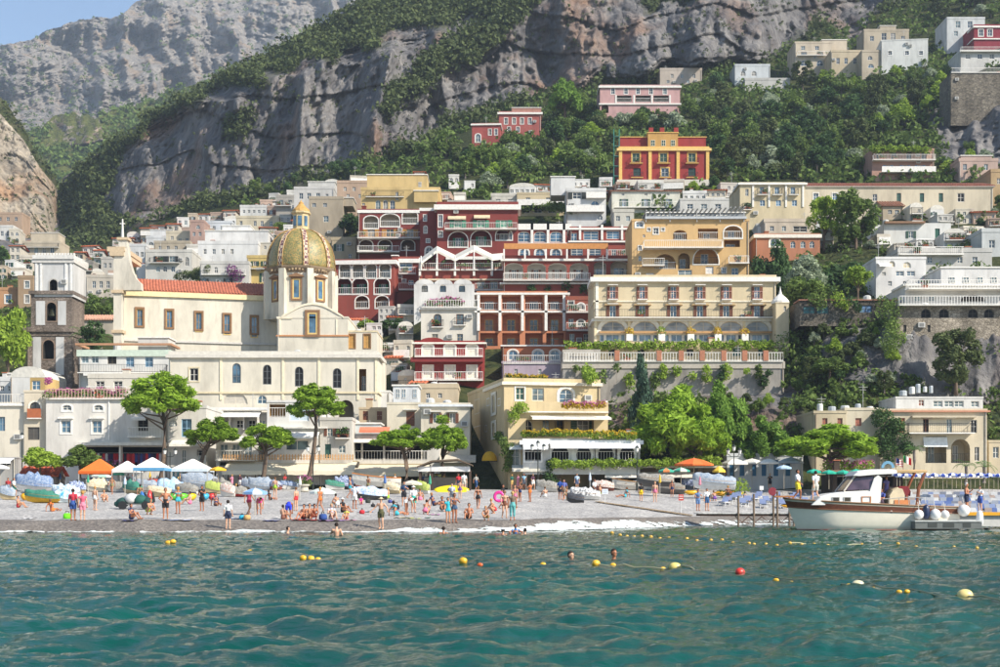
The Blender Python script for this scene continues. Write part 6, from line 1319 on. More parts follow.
hedge('shrub_row','row of flowering shrubs at the foot of the white promenade house',[(86,467,150),(100,466,150),(122,467,150)],.6,160,'broad',.16,flowers='pink')
hedge('vine','creepers hanging over the long white balcony above the red hotel',[(520,208,281),(548,206,281),(572,210,278)],.7,80,'broad',.3)
hedge('hedge','green hedge on the roof of the salmon house',[(872,149,289),(900,149,289),(930,150,289)],.6,80,'lime',.3)
hedge('hedge','clipped hedge below the beach villa pine',[(828,468,141),(846,467,141),(872,466,141)],.6,160,'lime',.17,flowers='pink')
for x,l in ((528,'first'),(548,'second'),(568,'third'),(583,'fourth')): hedge('round_shrub','dark round shrub in the shaded storey under the red arcade',[(x,289,234.2),(x+1,288.5,234.2)],.85,260,'dark',.25,group='round shrubs under the arcade')
for x in (629,661,690,717,744): 
    p=P(x,341.5,dB(x,341,205)+.4); r=empty('flower_pot',p,0,'white square pot with a yellow flowering bush on the arcade sill','flower pot','white pots along the glazed arcade'); mb=MB(); mb.slab([(-.42,-.42),(.42,-.42),(.42,.42),(-.42,.42)],0,.85); mb.build('pot',WHITEP,r,(0,-.6,0)); V,Q=leaves(np.array([(0,-.6,1.2)]),np.array([.6]),90,.2,rng); link('bush',leafmesh('bush',V,Q,LM['lime' if x in(661,) else 'yel']),r)
# palms
def frondmesh(L=1.0,n=14):
    mb=MB()
    for i in range(n):
        t=i/(n-1); x=L*t; z=.45*L*math.sin(t*2.2)*.8-.35*L*t*t
        w=.28*L*(math.sin(math.pi*min(1,t*.9+.12)))
        for s in (-1,1): mb.quad((x,0,z),(x+.02*L,0,z+.004),(x+.10*L,s*w,z-.06*L),(x+.075*L,s*w,z-.065*L))
    mb.tube([(L*t,0,.45*L*math.sin(t*2.2)*.8-.35*L*t*t) for t in [0,.25,.5,.75,1]],.012*L,4)
    return mb
FR=frondmesh().mesh('frond',LM['palm'])
def palm(label,px,yb,yt,d,spread,n=14):
    q=d/F; r=empty('palm_tree',P(px,yb,d),0,label,'palm'); h=(yb-yt)*q; mb=MB(); mb.tube([(0,0,-.5),(.05,0,h*.5),(0,0,h)],[.22,.17,.15],8); mb.build('trunk',BARKG,r)
    for i in range(n):
        o=link('frond',FR,r,(0,0,h)); o.rotation_euler=(0,random.uniform(-.5,.35),6.28*i/n+random.random()*.3); s=spread*q*random.uniform(.8,1.1); o.scale=(s,s,s)
palm('palm beside the bell tower',83,372,335,186,14); palm('palm with drooping fronds before the church front',101,372,338,187,12); palm('banana like palm beside the beach villa',966,478,466,138,12,10); palm('second broad leaved palm beside the beach villa',984,478,467,138.5,12,10); palm('low palm in front of the ivy of the beach villa',914,470,450,146,11,12)

rr=random.Random(9)
for i in range(16): 
    x=575+i*13+rr.uniform(-4,4); y=rr.uniform(366,376); lf=rr.choice(('lime','broad','broad','dark')); ln=rr.uniform(5,16); hedge('wall_creeper','%s %s creeper hanging down the grey sea wall'%('long' if ln>10 else 'short',{'lime':'bright green','broad':'mid green','dark':'dark green'}[lf]),[(x,y,193.2),(x+rr.uniform(-4,4),y+ln,192.6)],.55,70,lf,.24,group='creepers on the sea wall')

for x,y,m in ((812,300,'broad'),(838,301,'lime'),(852,304,'dark'),(884,302,'broad')): hedge('wall_creeper','%s creeper spilling over the low terrace wall'%{'broad':'mid green','lime':'bright','dark':'dark'}[m],[(x,y,176),(x+6,y+4,175.5),(x+8,y+12,175)],.8,120,m,.24,group='creepers on the terrace wall')
# ------------------------------------------------------------------ things on the beach
_dd=np.linspace(70,152,1640)
def gd(px,py):
    """distance at which the beach is seen at this photo point"""
    X=(px-500)*_dd/F; z=beach_z(X,_dd); y=HZ-(z-CAMH)*F/_dd; ok=np.where((y<=py)&(z>-.05))[0]
    return float(_dd[ok[0]]) if len(ok) else 146.0
def ground(px,py,dz=0.0):
    d=gd(px,py); X=(px-500)*d/F; return Vector((X,d,BZ(X,d)+dz))
def fab(c): return plain(c,.9,var=.10)
def parasol(label,px,py,wpx,htop,c1,c2,d=None,group='parasols on the beach',k=8,pole=True,flat=.32,name='parasol'):
    """px,py: foot; htop: photo row of the tip"""
    p=ground(px,py) if d is None else P(px,py,d); q=p.y/F; R_=wpx*q/2; H=(py-htop)*q
    r=empty(name,p,random.random(),label,'parasol',group); m=[fab(c1),fab(c2)]; mb=MB(); h0=H-R_*flat
    for i in range(k):
        mb.mi=i%2; a,b=6.2832*i/k,6.2832*(i+1)/k
        for (r0,z0,r1,z1) in ((0.02,H,R_*.5,H-(H-h0)*.36),(R_*.5,H-(H-h0)*.36,R_,h0),(R_,h0,R_*1.0,h0-.16)):
            sg=.05*R_
            mb.quad((r0*math.cos(a),r0*math.sin(a),z0),(r1*math.cos(a),r1*math.sin(a),z1),(r1*math.cos(b),r1*math.sin(b),z1),(r0*math.cos(b),r0*math.sin(b),z0))
    mb.build('canopy',m,r)
    mb=MB(); mb.tube([(0,0,-.3),(0,0,H+.08)],.025 if R_<1.6 else .045,6); mb.build('pole',plain('#b9aa92',.6),r)
    for i in range(k):
        a=6.2832*i/k; mb=MB(); mb.tube([(.03,0,H-.1),(R_*.97,0,h0-.01)],.012,4); mb.build('rib',RAILG,r,None,a)
    return r
def gazebo(label,x0,x1,ytop,yeave,yb,c1,c2,d):
    q=d/F; W=(x1-x0)*q/2; o=P((x0+x1)/2,yb,d); r=empty('gazebo',o,0,label,'gazebo'); he=(yb-yeave)*q; ht=(yb-ytop)*q; D_=min(W,1.6)
    mb=MB(); cs=[(-W,-D_),(W,-D_),(W,D_),(-W,D_)]
    for i in range(4):
        a,b=cs[i],cs[(i+1)%4]; mb.mi=0; mb.poly([(a[0],a[1],he),(b[0],b[1],he),(b[0]*.05,b[1]*.05,ht),(a[0]*.05,a[1]*.05,ht)]); mb.mi=1; mb.quad((a[0],a[1],he-.28),(b[0],b[1],he-.28),(b[0],b[1],he),(a[0],a[1],he))
    mb.poly([(x*.05,y*.05,ht) for x,y in cs]); mb.build('canopy',[fab(c1),fab(c2)],r)
    for x,y in cs: mb=MB(); mb.box(x*.97-.04,x*.97+.04,y*.97-.04,y*.97+.04,-.5,he-.02); mb.build('leg',RAILG,r)
gazebo('orange pointed gazebo beside the shop house',83,117,459,471.5,488,'#e5762b','#d9661f',139); gazebo('small plain white gazebo next to the orange gazebo',115,140,461,470,488,'#efece6','#e3e0da',137); gazebo('white gazebo with a blue valance over a stall',137,168,457.5,468,489,'#eceae4','#5f9fc9',134); gazebo('white and blue gazebo left of the yellow parasol',175,211,459,469,489,'#ece8de','#cfdbe3',137)
parasol('pale green parasol in front of the orange gazebo',100.5,487,21,470,'#a9cfc0','#dfe6df'); parasol('teal parasol between the orange and white gazebos',118,487,13,471.5,'#3fae93','#57bfa2',d=138); parasol('yellow parasol at the left end of the long cream awning',218,487,17,466.5,'#e8b021','#f0c238',d=136); parasol('white parasol at the left edge of the beach',0,489,18,464.5,'#efede8','#e4e2da',d=134)
parasol('blue and white checked parasol standing low on the shingle',255,515,25,488,'#7fa9d6','#d9e4ef'); parasol('pale white parasol standing on the shingle by the planter',322.5,506,26,487.5,'#e7ece4','#cfdcd2'); parasol('beige parasol leaning low near the kiosk',412,497,20,480,'#e2dac8','#cfc6b2')
parasol('large orange parasol over the bar terrace',694,486,39,458,'#e56a2c','#ee7d3c',d=142,k=12); parasol('green and orange striped parasol beside the large orange parasol',666,487,17,468,'#3fa58a','#e38b52',d=139); parasol('green and white striped parasol touching the large orange parasol',681,486,18,467.5,'#4aa58c','#e9dfcf',d=140); parasol('yellow domed parasol beside the white cafe parasols',719,487,13,466,'#e5c23f','#edd05a',d=141,flat=.75)
for x,w in ((734,30),(752,26),(768,26),(791,30)): parasol('square white cafe parasol in front of the blue doors',x,485,w,458.5 if x<785 else 457,'#eeeae0' if x<785 else '#b9c6d3','#e6e1d6' if x<785 else '#c6d1dc',d=144+(x%3),k=4,group='white cafe parasols')
parasol('pale blue parasol beside the white cafe parasols',784,486,16,465,'#a9c9e2','#c3dbec',d=139)
for x in (814,829,843,856): parasol('teal green beach parasol beside the boat cabin',x,486,15,469+(x%2),'#1fa588','#2bb597',d=128,group='teal parasols')
for i in range(13): parasol('blue and white striped beach parasol in the lido rows',897+i*9.2,487,10.5,472.5+(i%3)*.5,'#3f57ae','#eceef2',d=124+(i%4)*1.3,group='blue and white lido parasols')
for i in range(12): parasol('blue and white striped beach parasol in the back lido rows',900+i*9.4,485,9.5,474+(i%2)*.4,'#eceef2','#5b74c0',d=133+(i%3)*1.2,group='blue and white lido parasols')
# sun loungers
def make_lounger():
    r=empty('sun_lounger',(0,0,0)); f=plain('#e9e9e6',.5)
    for y in (-.3,.3): mb=MB(); mb.box(-.95,.95,y-.03,y+.03,.26,.31); mb.build('side_rail',f,r)
    for x in (-.8,.7):
        for y in (-.3,.3): mb=MB(); mb.box(x-.025,x+.025,y-.025,y+.025,-.05,.26); mb.build('leg',f,r)
    mb=MB(); mb.box(-.95,.35,-.28,.28,.31,.36); mb.build('mattress',fab('#b5b8ba'),r); mb=MB(); mb.prism([(.35,.31),(.95,.72),(.93,.77),(.33,.36)],-.28,.28); mb.build('backrest',fab('#b5b8ba'),r)
    return r
proto=make_lounger(); first=True; cols=[fab('#a9acb0'),fab('#7583a5'),fab('#bdbdba'),fab('#8f959f'),fab('#6f7480'),fab('#4f6496'),fab('#9a8a80')]
for row in range(6):
    for i in range(19):
        d=113+row*3.6; px=893+i*6.3+random.uniform(-1,1)
        if px>1008 or d>134: continue
        X=(px-500)*d/F; o=proto if first else copy_tree(proto); first=False
        o.location=(X,d,BZ(X,d)+.02); o.rotation_euler=(0,0,R(78+random.uniform(-12,12)))
        tag(o,'white sun lounger in the rows of the lido','sun lounger','lido sun loungers')
        m=random.choice(cols)
        for c in o.children:
            if c.name.split('.')[0] in('mattress','backrest'): c.material_slots[0].link='OBJECT'; c.material_slots[0].material=m
for i in range(20):
    px=724+i*4.9; d=119+(i%4)*3.5; X=(px-500)*d/F; o=copy_tree(proto); o.location=(X,d,BZ(X,d)+.02); o.rotation_euler=(0,0,R(80+random.uniform(-15,15))); tag(o,'white sun lounger stacked before the cafe','sun lounger','sun loungers before the cafe')
# small boats under covers
def hullrings(L,Bm,Hh,n=12,rake=.12,stern=.75):
    rg=[]
    for i in range(n+1):
        t=i/n; x=-L/2+L*t; b=Bm/2*(math.sin(math.pi*min(1,(t*.62+.02)))**.7 if t<.8 else math.sin(math.pi*.516)**.7*(1-(t-.8)*(1-stern)/.2)); b=max(.02,b); s=Hh*(1+.35*(1-t)**2*1.6); k=.0+ .25*Hh*max(0,(.2-t)/.2)
        xs=x-rake*L*.5*(1-t)**4
        rg.append([(xs,-b,s),(xs*1+.0,-b*.86,s*.5+k*.5),(x,-b*.45,k+.06*Hh),(x,0,k),(x,b*.45,k+.06*Hh),(x,b*.86,s*.5+k*.5),(xs,b,s)])
    return rg
def small_boat(label,px,py,Lpx,hc,cover=None,rz=0,tilt=0,name='covered_boat',trim=None,hh=None,over=1.0,d=None):
    p=ground(px,py) if d is None else P(px,py,d); q=p.y/F; L=Lpx*q; Bm=min(2.1,L*.42); Hh=hh or min(.85,L*.2)
    r=empty(name,p,R(rz),label,'boat'); r.rotation_euler.x=R(tilt)
    rg=hullrings(L,Bm,Hh); mb=MB(); mb.ring(rg,True,True,closed=False); mb.build('hull',plain(hc,.4),r,(0,0,.02))
    mb=MB()
    for sd in (0,6): mb.tube([g_[sd] for g_ in rg],.05,5)
    mb.build('gunwale',plain(trim or '#b88a55',.6),r,(0,0,.03))
    if cover:
        rr=np.random.default_rng(int(px*7)); rows=[]
        for i,g_ in enumerate(rg):
            x=g_[0][0]; b=abs(g_[0][1])+.06; s=g_[0][2]; hgt=over*(.30+.28*math.sin(math.pi*(i+.5)/(len(rg))))*(.8+.4*rr.random()); rows.append([(x,b*math.cos(math.pi*(1-j/10)),s-.18+(.18 if 0<j<10 else 0)+hgt*math.sin(math.pi*j/10)*(.85+.3*rr.random())) for j in range(11)])
        mb=MB(); mb.ring(rows,True,True,closed=False); mb.build('cover',cover,r,smooth=True)
    else:
        mb=MB()
        for t in (.35,.6,.8): i=int(t*12); g_=rg[i]; mb=MB(); mb.box(g_[0][0]-.12,g_[0][0]+.12,g_[0][1]*.95,g_[6][1]*.95,g_[0][2]*.72,g_[0][2]*.72+.04); mb.build('thwart',plain('#a77c4f',.7),r)
    return r
def pat(c1,c2,sc=6.5):
    k=('pat',c1,c2,sc)
    if k in MC: return MC[k]
    m,N,L,b=newmat('tarp'); MC[k]=m; n=pos_noise(N,L,sc,(1,1,1),3,.7); r=ramp(N,[(.38,srgb(c1)),(.62,srgb(c2))]); L.new(n.outputs[0],r.inputs[0]); L.new(r.outputs[0],b.inputs['Base Color']); b.inputs['Roughness'].default_value=.8
    n2=pos_noise(N,L,2.2,(1,1,1),4); bp=N.new('ShaderNodeBump'); bp.inputs['Strength'].default_value=.6; bp.inputs['Distance'].default_value=.12; L.new(n2.outputs[0],bp.inputs['Height']); L.new(bp.outputs[0],b.inputs['Normal']); return m
BW=pat('#97a3b3','#4f6c96'); BW2=pat('#a5abb0','#7a8a9d'); GY=pat('#9a978f','#77736b'); BG=pat('#d9ccb0','#b8a888'); GN=pat('#2f6e5c','#3f7f6c'); NV=pat('#3b4c78','#b9c3d6')
small_boat('boat under a blue and white patterned cover with red fenders',35,492,34,'#d8d6d2',BW,8,over=1.9); small_boat('boat under a white cover behind the patterned boat',54,488,22,'#e6e4de',BW2,20,over=1.3); small_boat('white rowing boat with a blue stripe on the left shingle',66,497,26,'#eceae6',pat('#eceae6','#7fa9c4'),-6,over=1.0); small_boat('boat under a green cover with a yellow bow',44,503,34,'#e5b12c',GN,0,hh=.5,over=.7); small_boat('boat under a striped turquoise cover',65,503,18,'#dfe9ea',pat('#e8f0f0','#3f9fc0',2),10,hh=.45,over=.7)
small_boat('boat under a beige cover before the orange gazebo',101,492,26,'#cfc8b8',BG,15,over=1.2); small_boat('boat under a grey cover left of the beige covered boat',86,491,22,'#bdb9b0',GY,-20,over=1.2); small_boat('boat with a white cover below the small white gazebo',119,492,20,'#e6e4de',GY,5,over=1.0); small_boat('upturned white boat beside the blue valance stall',146,491,26,'#e9e7e2',BW2,0,over=1.0); small_boat('pale blue covered boat behind the bare chested man',171,493,24,'#a9c4de',pat('#b9d0e6','#8fb2d6'),12,over=1.6); small_boat('boat under a white cover by the green floats',187,494,22,'#e6e4de',GY,-10,over=.9); small_boat('large boat under a blue white cover below the white and blue gazebo',200,490,34,'#cfd6de',BW2,8,over=1.8)
small_boat('red boat with a grey cover near the checked parasol',236,497,24,'#b8332c',GY,0,over=.9); small_boat('boat under a blue white cover in front of the cafe',262,490,24,'#cfd6de',BW2,5,over=1.4); small_boat('navy covered boat under the right awning',347,489,22,'#3a3f48',NV,14,over=1.6); small_boat('orange trimmed wooden boat before the second awning',378,487,46,'#e8e2d6',None,3,trim='#e0862f',d=136); small_boat('grey hulled boat half covered by a blue cloth',372,500,30,'#4a4a48',pat('#e6e2da','#7fa3cf'),8,over=.9); small_boat('grey wooden boat hauled out before the bar',670,494,30,'#6f6a64',pat('#8a857c','#6f6a62'),-8,over=.8); small_boat('pale rowing boat lying left of the grey wooden boat',632,490,36,'#d8d2c6',None,4); small_boat('dark boat with a canvas cover behind the grey wooden boat',656,487,34,'#55524e',GY,6,over=.9,d=132); small_boat('white boat under a cover by the orange parasol',715,490,40,'#e6e6e2',BW2,2,over=1.1,d=128); small_boat('low white boat with a dark cover near the promenade bar',586,500,28,'#e9e9e6',pat('#e9e9e6','#55585c'),4,over=.9); small_boat('dark rubber boat beside the low white boat',576,503,16,'#2c2e33',pat('#33363c','#45484f'),0,hh=.4,over=.6)
MX=[(BW,'blue patterned'),(BW2,'pale grey blue'),(GY,'grey'),(BG,'beige'),(GN,'dark green'),(NV,'navy'),(pat('#c9c6c0','#b08a7a'),'rose grey'),(pat('#8a9a4a','#a8b05a'),'olive'),(pat('#b8503f','#a8402f'),'rust red')]
rq=random.Random(21)
for i,(x,y,nb) in enumerate(((8,500,'the left edge'),(78,493,'the beige covered boat'),(110,489,'the teal parasol'),(132,494,'the green cart'),(156,489,'the blue valance stall'),(160,497,'the green floats'),(214,494,'the red float'),(222,491,'the yellow parasol'),(228,497,'the red boat'),(246,490,'the cafe posts'),(274,490,'the low forked pine'),(290,489,'the tall slender pine'),(335,490,'the stone planter'),(360,489,'the navy covered boat'),(392,494,'the grey hulled boat'),(422,494,'the kiosk'),(548,492,'the ivy'),(604,491,'the hedge'),(645,490,'the pale rowing boat'),(690,489,'the large orange parasol'))):
    m,c=MX[(i*4+1)%9]; small_boat('small boat under a %s cover by %s'%(c,nb),x,y,rq.uniform(13,22),rq.choice(('#d8d4cc','#8a4a3a','#4a5a6a','#c9b48a','#e0ddd6')),m,rq.uniform(-35,35),over=rq.uniform(.6,1.3),hh=.5)
# boards, kayaks, floats
def kayak(label,px,py,Lpx,col,rz=0,ry=0,rx=0,name='kayak',d=None,dz=0,wid=.34,flat=.7):
    p=(ground(px,py) if d is None else P(px,py,d))+Vector((0,0,dz)); L=Lpx*p.y/F if ry<45 else Lpx*p.y/F
    r=empty(name,p,R(rz),label,name.replace('_',' ')); r.rotation_euler=(R(rx),R(ry),R(rz)); rg=[]
    for i in range(11):
        t=i/10; x=-L/2+L*t; b=wid*max(.05,math.sin(math.pi*t))**.6; rg.append([(x,b*math.cos(a),b*flat*math.sin(a)+.08*(2*t-1)**2) for a in [6.2832*j/10 for j in range(10)]])
    mb=MB(); mb.ring(rg); mb.build('hull',plain(col,.35),r,(0,0,wid*flat),smooth=True)
    mb=MB(); mb.lathe([(.22,0),(.24,.05),(.2,.06)],12); o=mb.build('cockpit_rim',plain('#26282b',.6),r,(0,0,wid*flat*1.9)); o.scale=(1.6,1,1)
    return r
kayak('yellow paddle board standing on its edge beside the kiosk',451.5,492,35,'#f0d41c',0,0,62,'paddle_board',wid=.55,flat=.16,dz=.15)
kayak('blue kayak leaning against the green cart',141,508,15,'#3f74b5',0,60,0,dz=.55); kayak('red kayak leaning against the green cart',147,507,16,'#c63a35',0,78,0,dz=.6)
kayak('yellow kayak lying left of the couple on the sand',691,495,14,'#e8b41f'); kayak('yellow kayak lying right of the couple on the sand',721,496,14,'#e9a91c',5); kayak('orange and red kayak between the yellow kayaks',731,495.5,12,'#d8622c',-4); kayak('second yellow kayak by the loungers',738,496,12,'#edc11c',3)
for x,c,l in ((25,'#e5a91c','yellow rubber float at the bow of the green covered boat'),(183,'#6fd03a','lime green rubber float beside the bare chested man'),(174,'#59b33c','green rubber float behind the bare chested man'),(192,'#e8c91f','small yellow float between the green floats'),(205,'#3fa7c9','turquoise rubber float near the woman in black'),(212,'#d8423f','red rubber float near the woman in black')):
    kayak(l,x,500.5,9,c,random.uniform(-20,20),0,0,'rubber_float',wid=.45,flat=.7)
# cart with green gear
cr=ground(136,509); r=empty('beach_cart',cr,0,'cart piled with dark green bundles on the shingle','cart')
rg0=np.random.default_rng(4)
for i,(x,z,s) in enumerate(((-.9,.45,.45),(-.3,.7,.5),(.3,.6,.5),(.8,.5,.4),(-1.2,.35,.3))):
    mb=MB(); mb.lathe([(s*.5,-s*.7),(s,-s*.3),(s*1.02,.1),(s*.8,s*.5),(s*.3,s*.75),(.02,s*.8)],9); o=mb.build('bundle',plain(['#1f4a44','#d8d8d4','#1f5a4e','#17403c','#24534a'][i],.8),r,(x,0,z),smooth=True)
for x in (-.8,.8): mb=MB(); mb.ring([[(.3*math.cos(a),y,.3*math.sin(a)) for a in [6.283*j/12 for j in range(12)]] for y in (-.05,.05)]); mb.build('wheel',plain('#222326',.8),r,(x,-.5,.25))
mb=MB(); mb.box(-1.1,1.1,-.45,.45,.28,.36); mb.build('bed',plain('#8f8f8c',.5,.4),r)
# towels, bags, buckets
def towel(px,py,wpx,col):
    p=ground(px,py,.035); w=wpx*p.y/F; mb=MB(); n=6; q=[[(-w/2+w*i/n,-.4+.8*j/3,.02*math.sin(i*2.1+j)) for i in range(n+1)] for j in range(4)]; mb.ring(q,False,False,closed=False); o=mb.build('beach_towel',fab(col),None,p,rz=random.uniform(-.2,.2)); return o
for x,y,w,c,l in ((30,519,12,'#e6e6e6','white'),(130,521,14,'#4a4f9a','violet'),(178,520.5,30,'#9fb4e0','pale blue'),(238,519,26,'#2f5f9a','blue'),(272,521,16,'#3f4fb0','deep blue'),(305,520.5,26,'#c8363f','red'),(332,521,26,'#c9a3d6','lilac'),(349,520.5,14,'#e5a9c0','rose'),(366,512,16,'#a9b9e6','sky blue'),(404,518,20,'#e8d9a0','straw'),(414,519,14,'#d6e06a','lime'),(434,515,12,'#d05fc0','magenta'),(447,511,16,'#f0f0ee','plain white'),(428,518,5,'#2fa07a','green'),(395,510,8,'#4f6fc8','cobalt')): tag(towel(x,y,w,c),l+' beach towel spread on the shingle','towel')
def bag(px,py,col,label,s=.28):
    s*=.72
    p=ground(px,py); r=empty('beach_bag',p,random.random()*3,label,'bag'); mb=MB(); mb.lathe([(s*.8,0),(s,.1),(s*.95,s*1.1),(s*.6,s*1.4)],10); mb.build('body',fab(col),r,smooth=True); mb=MB(); mb.tube([(-s*.5,0,s*1.3),(-s*.3,0,s*1.9),(s*.3,0,s*1.9),(s*.5,0,s*1.3)],.025,5); mb.build('handle',fab('#4a4036'),r)
bag(67,519,'#6fe01f','bright green bucket beside the man in red',.34); bag(247,520,'#c9a36a','straw bag near the checked parasol',.3); bag(242,519.5,'#2fb0d6','turquoise bag near the checked parasol',.25); bag(323,520,'#2f4f8f','blue folded chair bag by the seated group',.35); bag(396,509.5,'#22262e','black bag on the cobalt towel',.35); bag(362,514,'#c8303a','red bag on the shingle',.25); bag(427,513,'#3a2430','dark bag by the magenta towel',.25); bag(368,503,'#3a3f38','dark rucksack by the child in pink',.3); bag(390,503,'#3f4a8f','navy bag behind the towels',.25); bag(373,507,'#2b2b2e','black bag behind the towels',.22)
for i,(x,y) in enumerate(((12,489),(60,490),(88,495),(125,498),(150,486),(208,489),(300,500),(385,498),(430,500),(590,494),(660,497),(700,500))):
    p=ground(x,y); r=empty('closed_parasol',p,0,'closed %s parasol standing near %s'%(['white','blue','green','striped','yellow','rose'][i%6],['the left edge','the white cover boat','the grey covered boat','the green cart','the blue valance stall','the woman in black','the pale parasol','the grey hulled boat','the yellow board','the low white boat','the grey wooden boat','the couple'][i]),'parasol'); h=1.7+.04*i; mb=MB(); mb.tube([(0,0,-.3),(0,0,h+.1)],.025,5); mb.build('pole',plain('#cfc8ba',.6),r); mb=MB(); mb.lathe([(.05,.62*h),(.13,.66*h),(.11,.8*h),(.05,.97*h),(.02,h)],8); mb.build('canopy',fab(['#e6e4de','#4f74b0','#3f9a7a','#c9d6e6','#e0b83a','#d88a9a'][i%6]),r)
# signs, lamps, planks
def sign(label,px,yb,yt,wpx,hpx,col,d=None,name='beach_sign',mark=None):
    p=ground(px,yb) if d is None else P(px,yb,d); q=p.y/F; r=empty(name,p,0,label,'sign'); H=(yb-yt)*q; mb=MB(); mb.tube([(0,0,-.4),(0,0,H)],.035,6); mb.build('post',plain('#d8d8d4',.5),r); mb=MB(); w=wpx*q/2; h=hpx*q; mb.box(-w,w,-.06,-.035,H-h,H); b=mb.build('board',plain(col,.5),r)
    if mark:
        for i in range(2): mb=MB(); mb.box(-w*.75,w*.75,-.068,-.061,H-h*(.30+.36*i)-h*.06,H-h*(.30+.36*i)+h*.06); mb.build('lettering',plain(mark,.6),b)
sign('red notice board on a white post near the boardwalk',681,513,494.5,5,6,'#c64a42',mark='#efe6e0'); sign('white notice board on a white post',605,504,489,6,5,'#e3e9f0',mark='#9fb3c8'); sign('small white sign on a thin post before the loungers',761.5,497,486,4,4,'#e9e9e6')
def lamp(label,px,yb,yt,d,arms=2):
    p=P(px,yb,d); q=d/F; H=(yb-yt)*q; r=empty('street_lamp',p,0,label,'street lamp'); mb=MB(); mb.tube([(0,0,-.5),(0,0,.5),(0,0,.6),(0,0,H)],[.12,.11,.06,.045],8); mb.build('post',plain('#2b332f',.5,.3),r)
    xs=[0] if arms==1 else ([-.55,.55] if arms==2 else [-.6,0,.6])
    for x in xs:
        z=H if x else H+.35
        if x: mb=MB(); mb.tube([(0,0,H-.5),(x*.6,0,H-.45),(x,0,H-.15)],.03,5); mb.build('arm',plain('#2b332f',.5,.3),r)
        mb=MB(); mb.lathe([(.04,-.25),(.13,-.2),(.19,.15),(.2,.18)],8); l=mb.build('lantern',plain('#e6e6e0',.3),r,(x,0,z)); mb=MB(); mb.lathe([(.24,.18),(.14,.32),(.03,.42),(.01,.5)],8); mb.build('lantern_cap',plain('#2b332f',.5,.3),r,(x,0,z))
lamp('street lamp with twin lanterns beside the white gazebo',170,487,452,144); lamp('street lamp in front of the long cream awning',313,489,449,143.5); lamp('three armed street lamp before the corner house',538,489,448,143,3); lamp('street lamp before the scalloped restaurant awnings',637,488,453,143,1); lamp('street lamp between the white cafe parasols',734,487,452,143,3); lamp('tall lamp post left of the pale green tree',22,487,440,143,1)
r=empty('boardwalk',ground(645,508),0,'narrow wooden boardwalk crossing the shingle','boardwalk'); o=Vector(r.location)
for i in range(34):
    t=i/33; px=598+92*t; py=502.5+13.5*t; p=ground(px,py,.05)-o; mb=MB(); mb.box(-.18,.18,-.55,.55,0,.05); mb.build('plank',plain('#b09a7c' if i%3 else '#9c876a',.85),r,p,rz=R(-12+random.uniform(-3,3)))
# planter with flowers
p=ground(304,492); r=empty('planter',p,0,'stone planter with pink and green flowers before the awning','planter'); mb=MB(); mb.lathe([(.3,0),(.45,.1),(.4,.5),(.62,.62),(.62,.75)],12); mb.build('bowl',plain('#cfc6b4',.8),r); V,Q=leaves(np.array([(0,0,1.0),(-.4,0,.95),(.4,0,.95)]),np.array([.5,.4,.4]),90,.14,rng); link('plants',leafmesh('plants',V,Q,LM['broad']),r); V,Q=leaves(np.array([(0,0,1.15),(-.4,0,1.1),(.4,0,1.1)]),np.array([.5,.4,.4]),40,.12,rng,up=1,shell=.9); tag(link('flowers',leafmesh('flowers',V,Q,LM['pink']),r),kind='stuff')
for x,y in ((726,490),(742,489)): hedge('round_bush','clipped round bush before the cafe',[(x,y-2,131),(x+1,y-2,131)],.75,500,'lime' if x>730 else 'broad',.12,group='clipped bushes before the cafe')
# rows of plants and dark stall on the left
b=B('market_stall','low stall with a red tiled lean to roof under the pale green tree',22,56,476,489,'#8d8880',cat='stall',d=141,dep=3,roof='tile',rise=1.0,roofc='#b5543a',par=0); b.win([33,46],479,488,8,glass=DARK); b.done()
b=B('market_stall','grey kiosk with a white awning at the left edge',-16,16,458,489,'#b9b6b0',cat='stall',d=143,dep=3,par=.1); b.win([6],455+5,466,9,glass=DARK); b.awn(-16,15,458,464,'#efeeea',1.3); b.done()
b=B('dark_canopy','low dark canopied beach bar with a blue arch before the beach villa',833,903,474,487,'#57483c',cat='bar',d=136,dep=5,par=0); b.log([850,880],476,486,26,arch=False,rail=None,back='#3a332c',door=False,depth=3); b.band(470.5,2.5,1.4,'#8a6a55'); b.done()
mb=MB(); pts=[(math.cos(math.pi*i/12)*6.5*136/F,math.sin(math.pi*i/12)*7*136/F) for i in range(13)]; inn=[(x*.6,z*.6) for x,z in pts]
for i in range(12): mb.quad((pts[i][0],0,pts[i][1]),(pts[i+1][0],0,pts[i+1][1]),(inn[i+1][0],0,inn[i+1][1]),(inn[i][0],0,inn[i][1])); mb.quad((pts[i][0],0,pts[i][1]),(pts[i][0],.15,pts[i][1]),(pts[i+1][0],.15,pts[i+1][1]),(pts[i+1][0],0,pts[i+1][1]))
o=mb.build('arch_sign',plain('#6fa3bf',.6),b.root,P(888,468,134.3)-Vector(b.A))
# ------------------------------------------------------------------ jetty and pontoon
WOODG=plain('#8f8a80',.85,var=.25); RUST=plain('#5e4334',.8,var=.3)
J=empty('jetty',(17.6,96,0),0,'wooden jetty on rusty poles beside the boat','jetty')
for i in range(36):
    mb=MB(); mb.box(-.15,.15,-1.1,1.1,0,.05); mb.build('plank',plain('#d5d3cc' if i%4 else '#b9b6ae',.85),J,(-3.9+i*.33,0,.86-.0*i+random.uniform(-.008,.008)))
for y in (-.95,.95): mb=MB(); mb.box(-3.9,8,y-.06,y+.06,.70,.84); mb.build('beam',RUST,J)
mb=MB()
for i in range(10): x=-1.5+i*.9; mb=MB(); mb.tube([(x,-1.0,.68),(x+.45,-1.0,.28),(x+.9,-1.0,.68)],.035,5); mb.build('brace',RUST,J)
mb=MB(); mb.box(-1.5,8,-1.04,-.96,.22,.3); mb.build('beam',RUST,J)
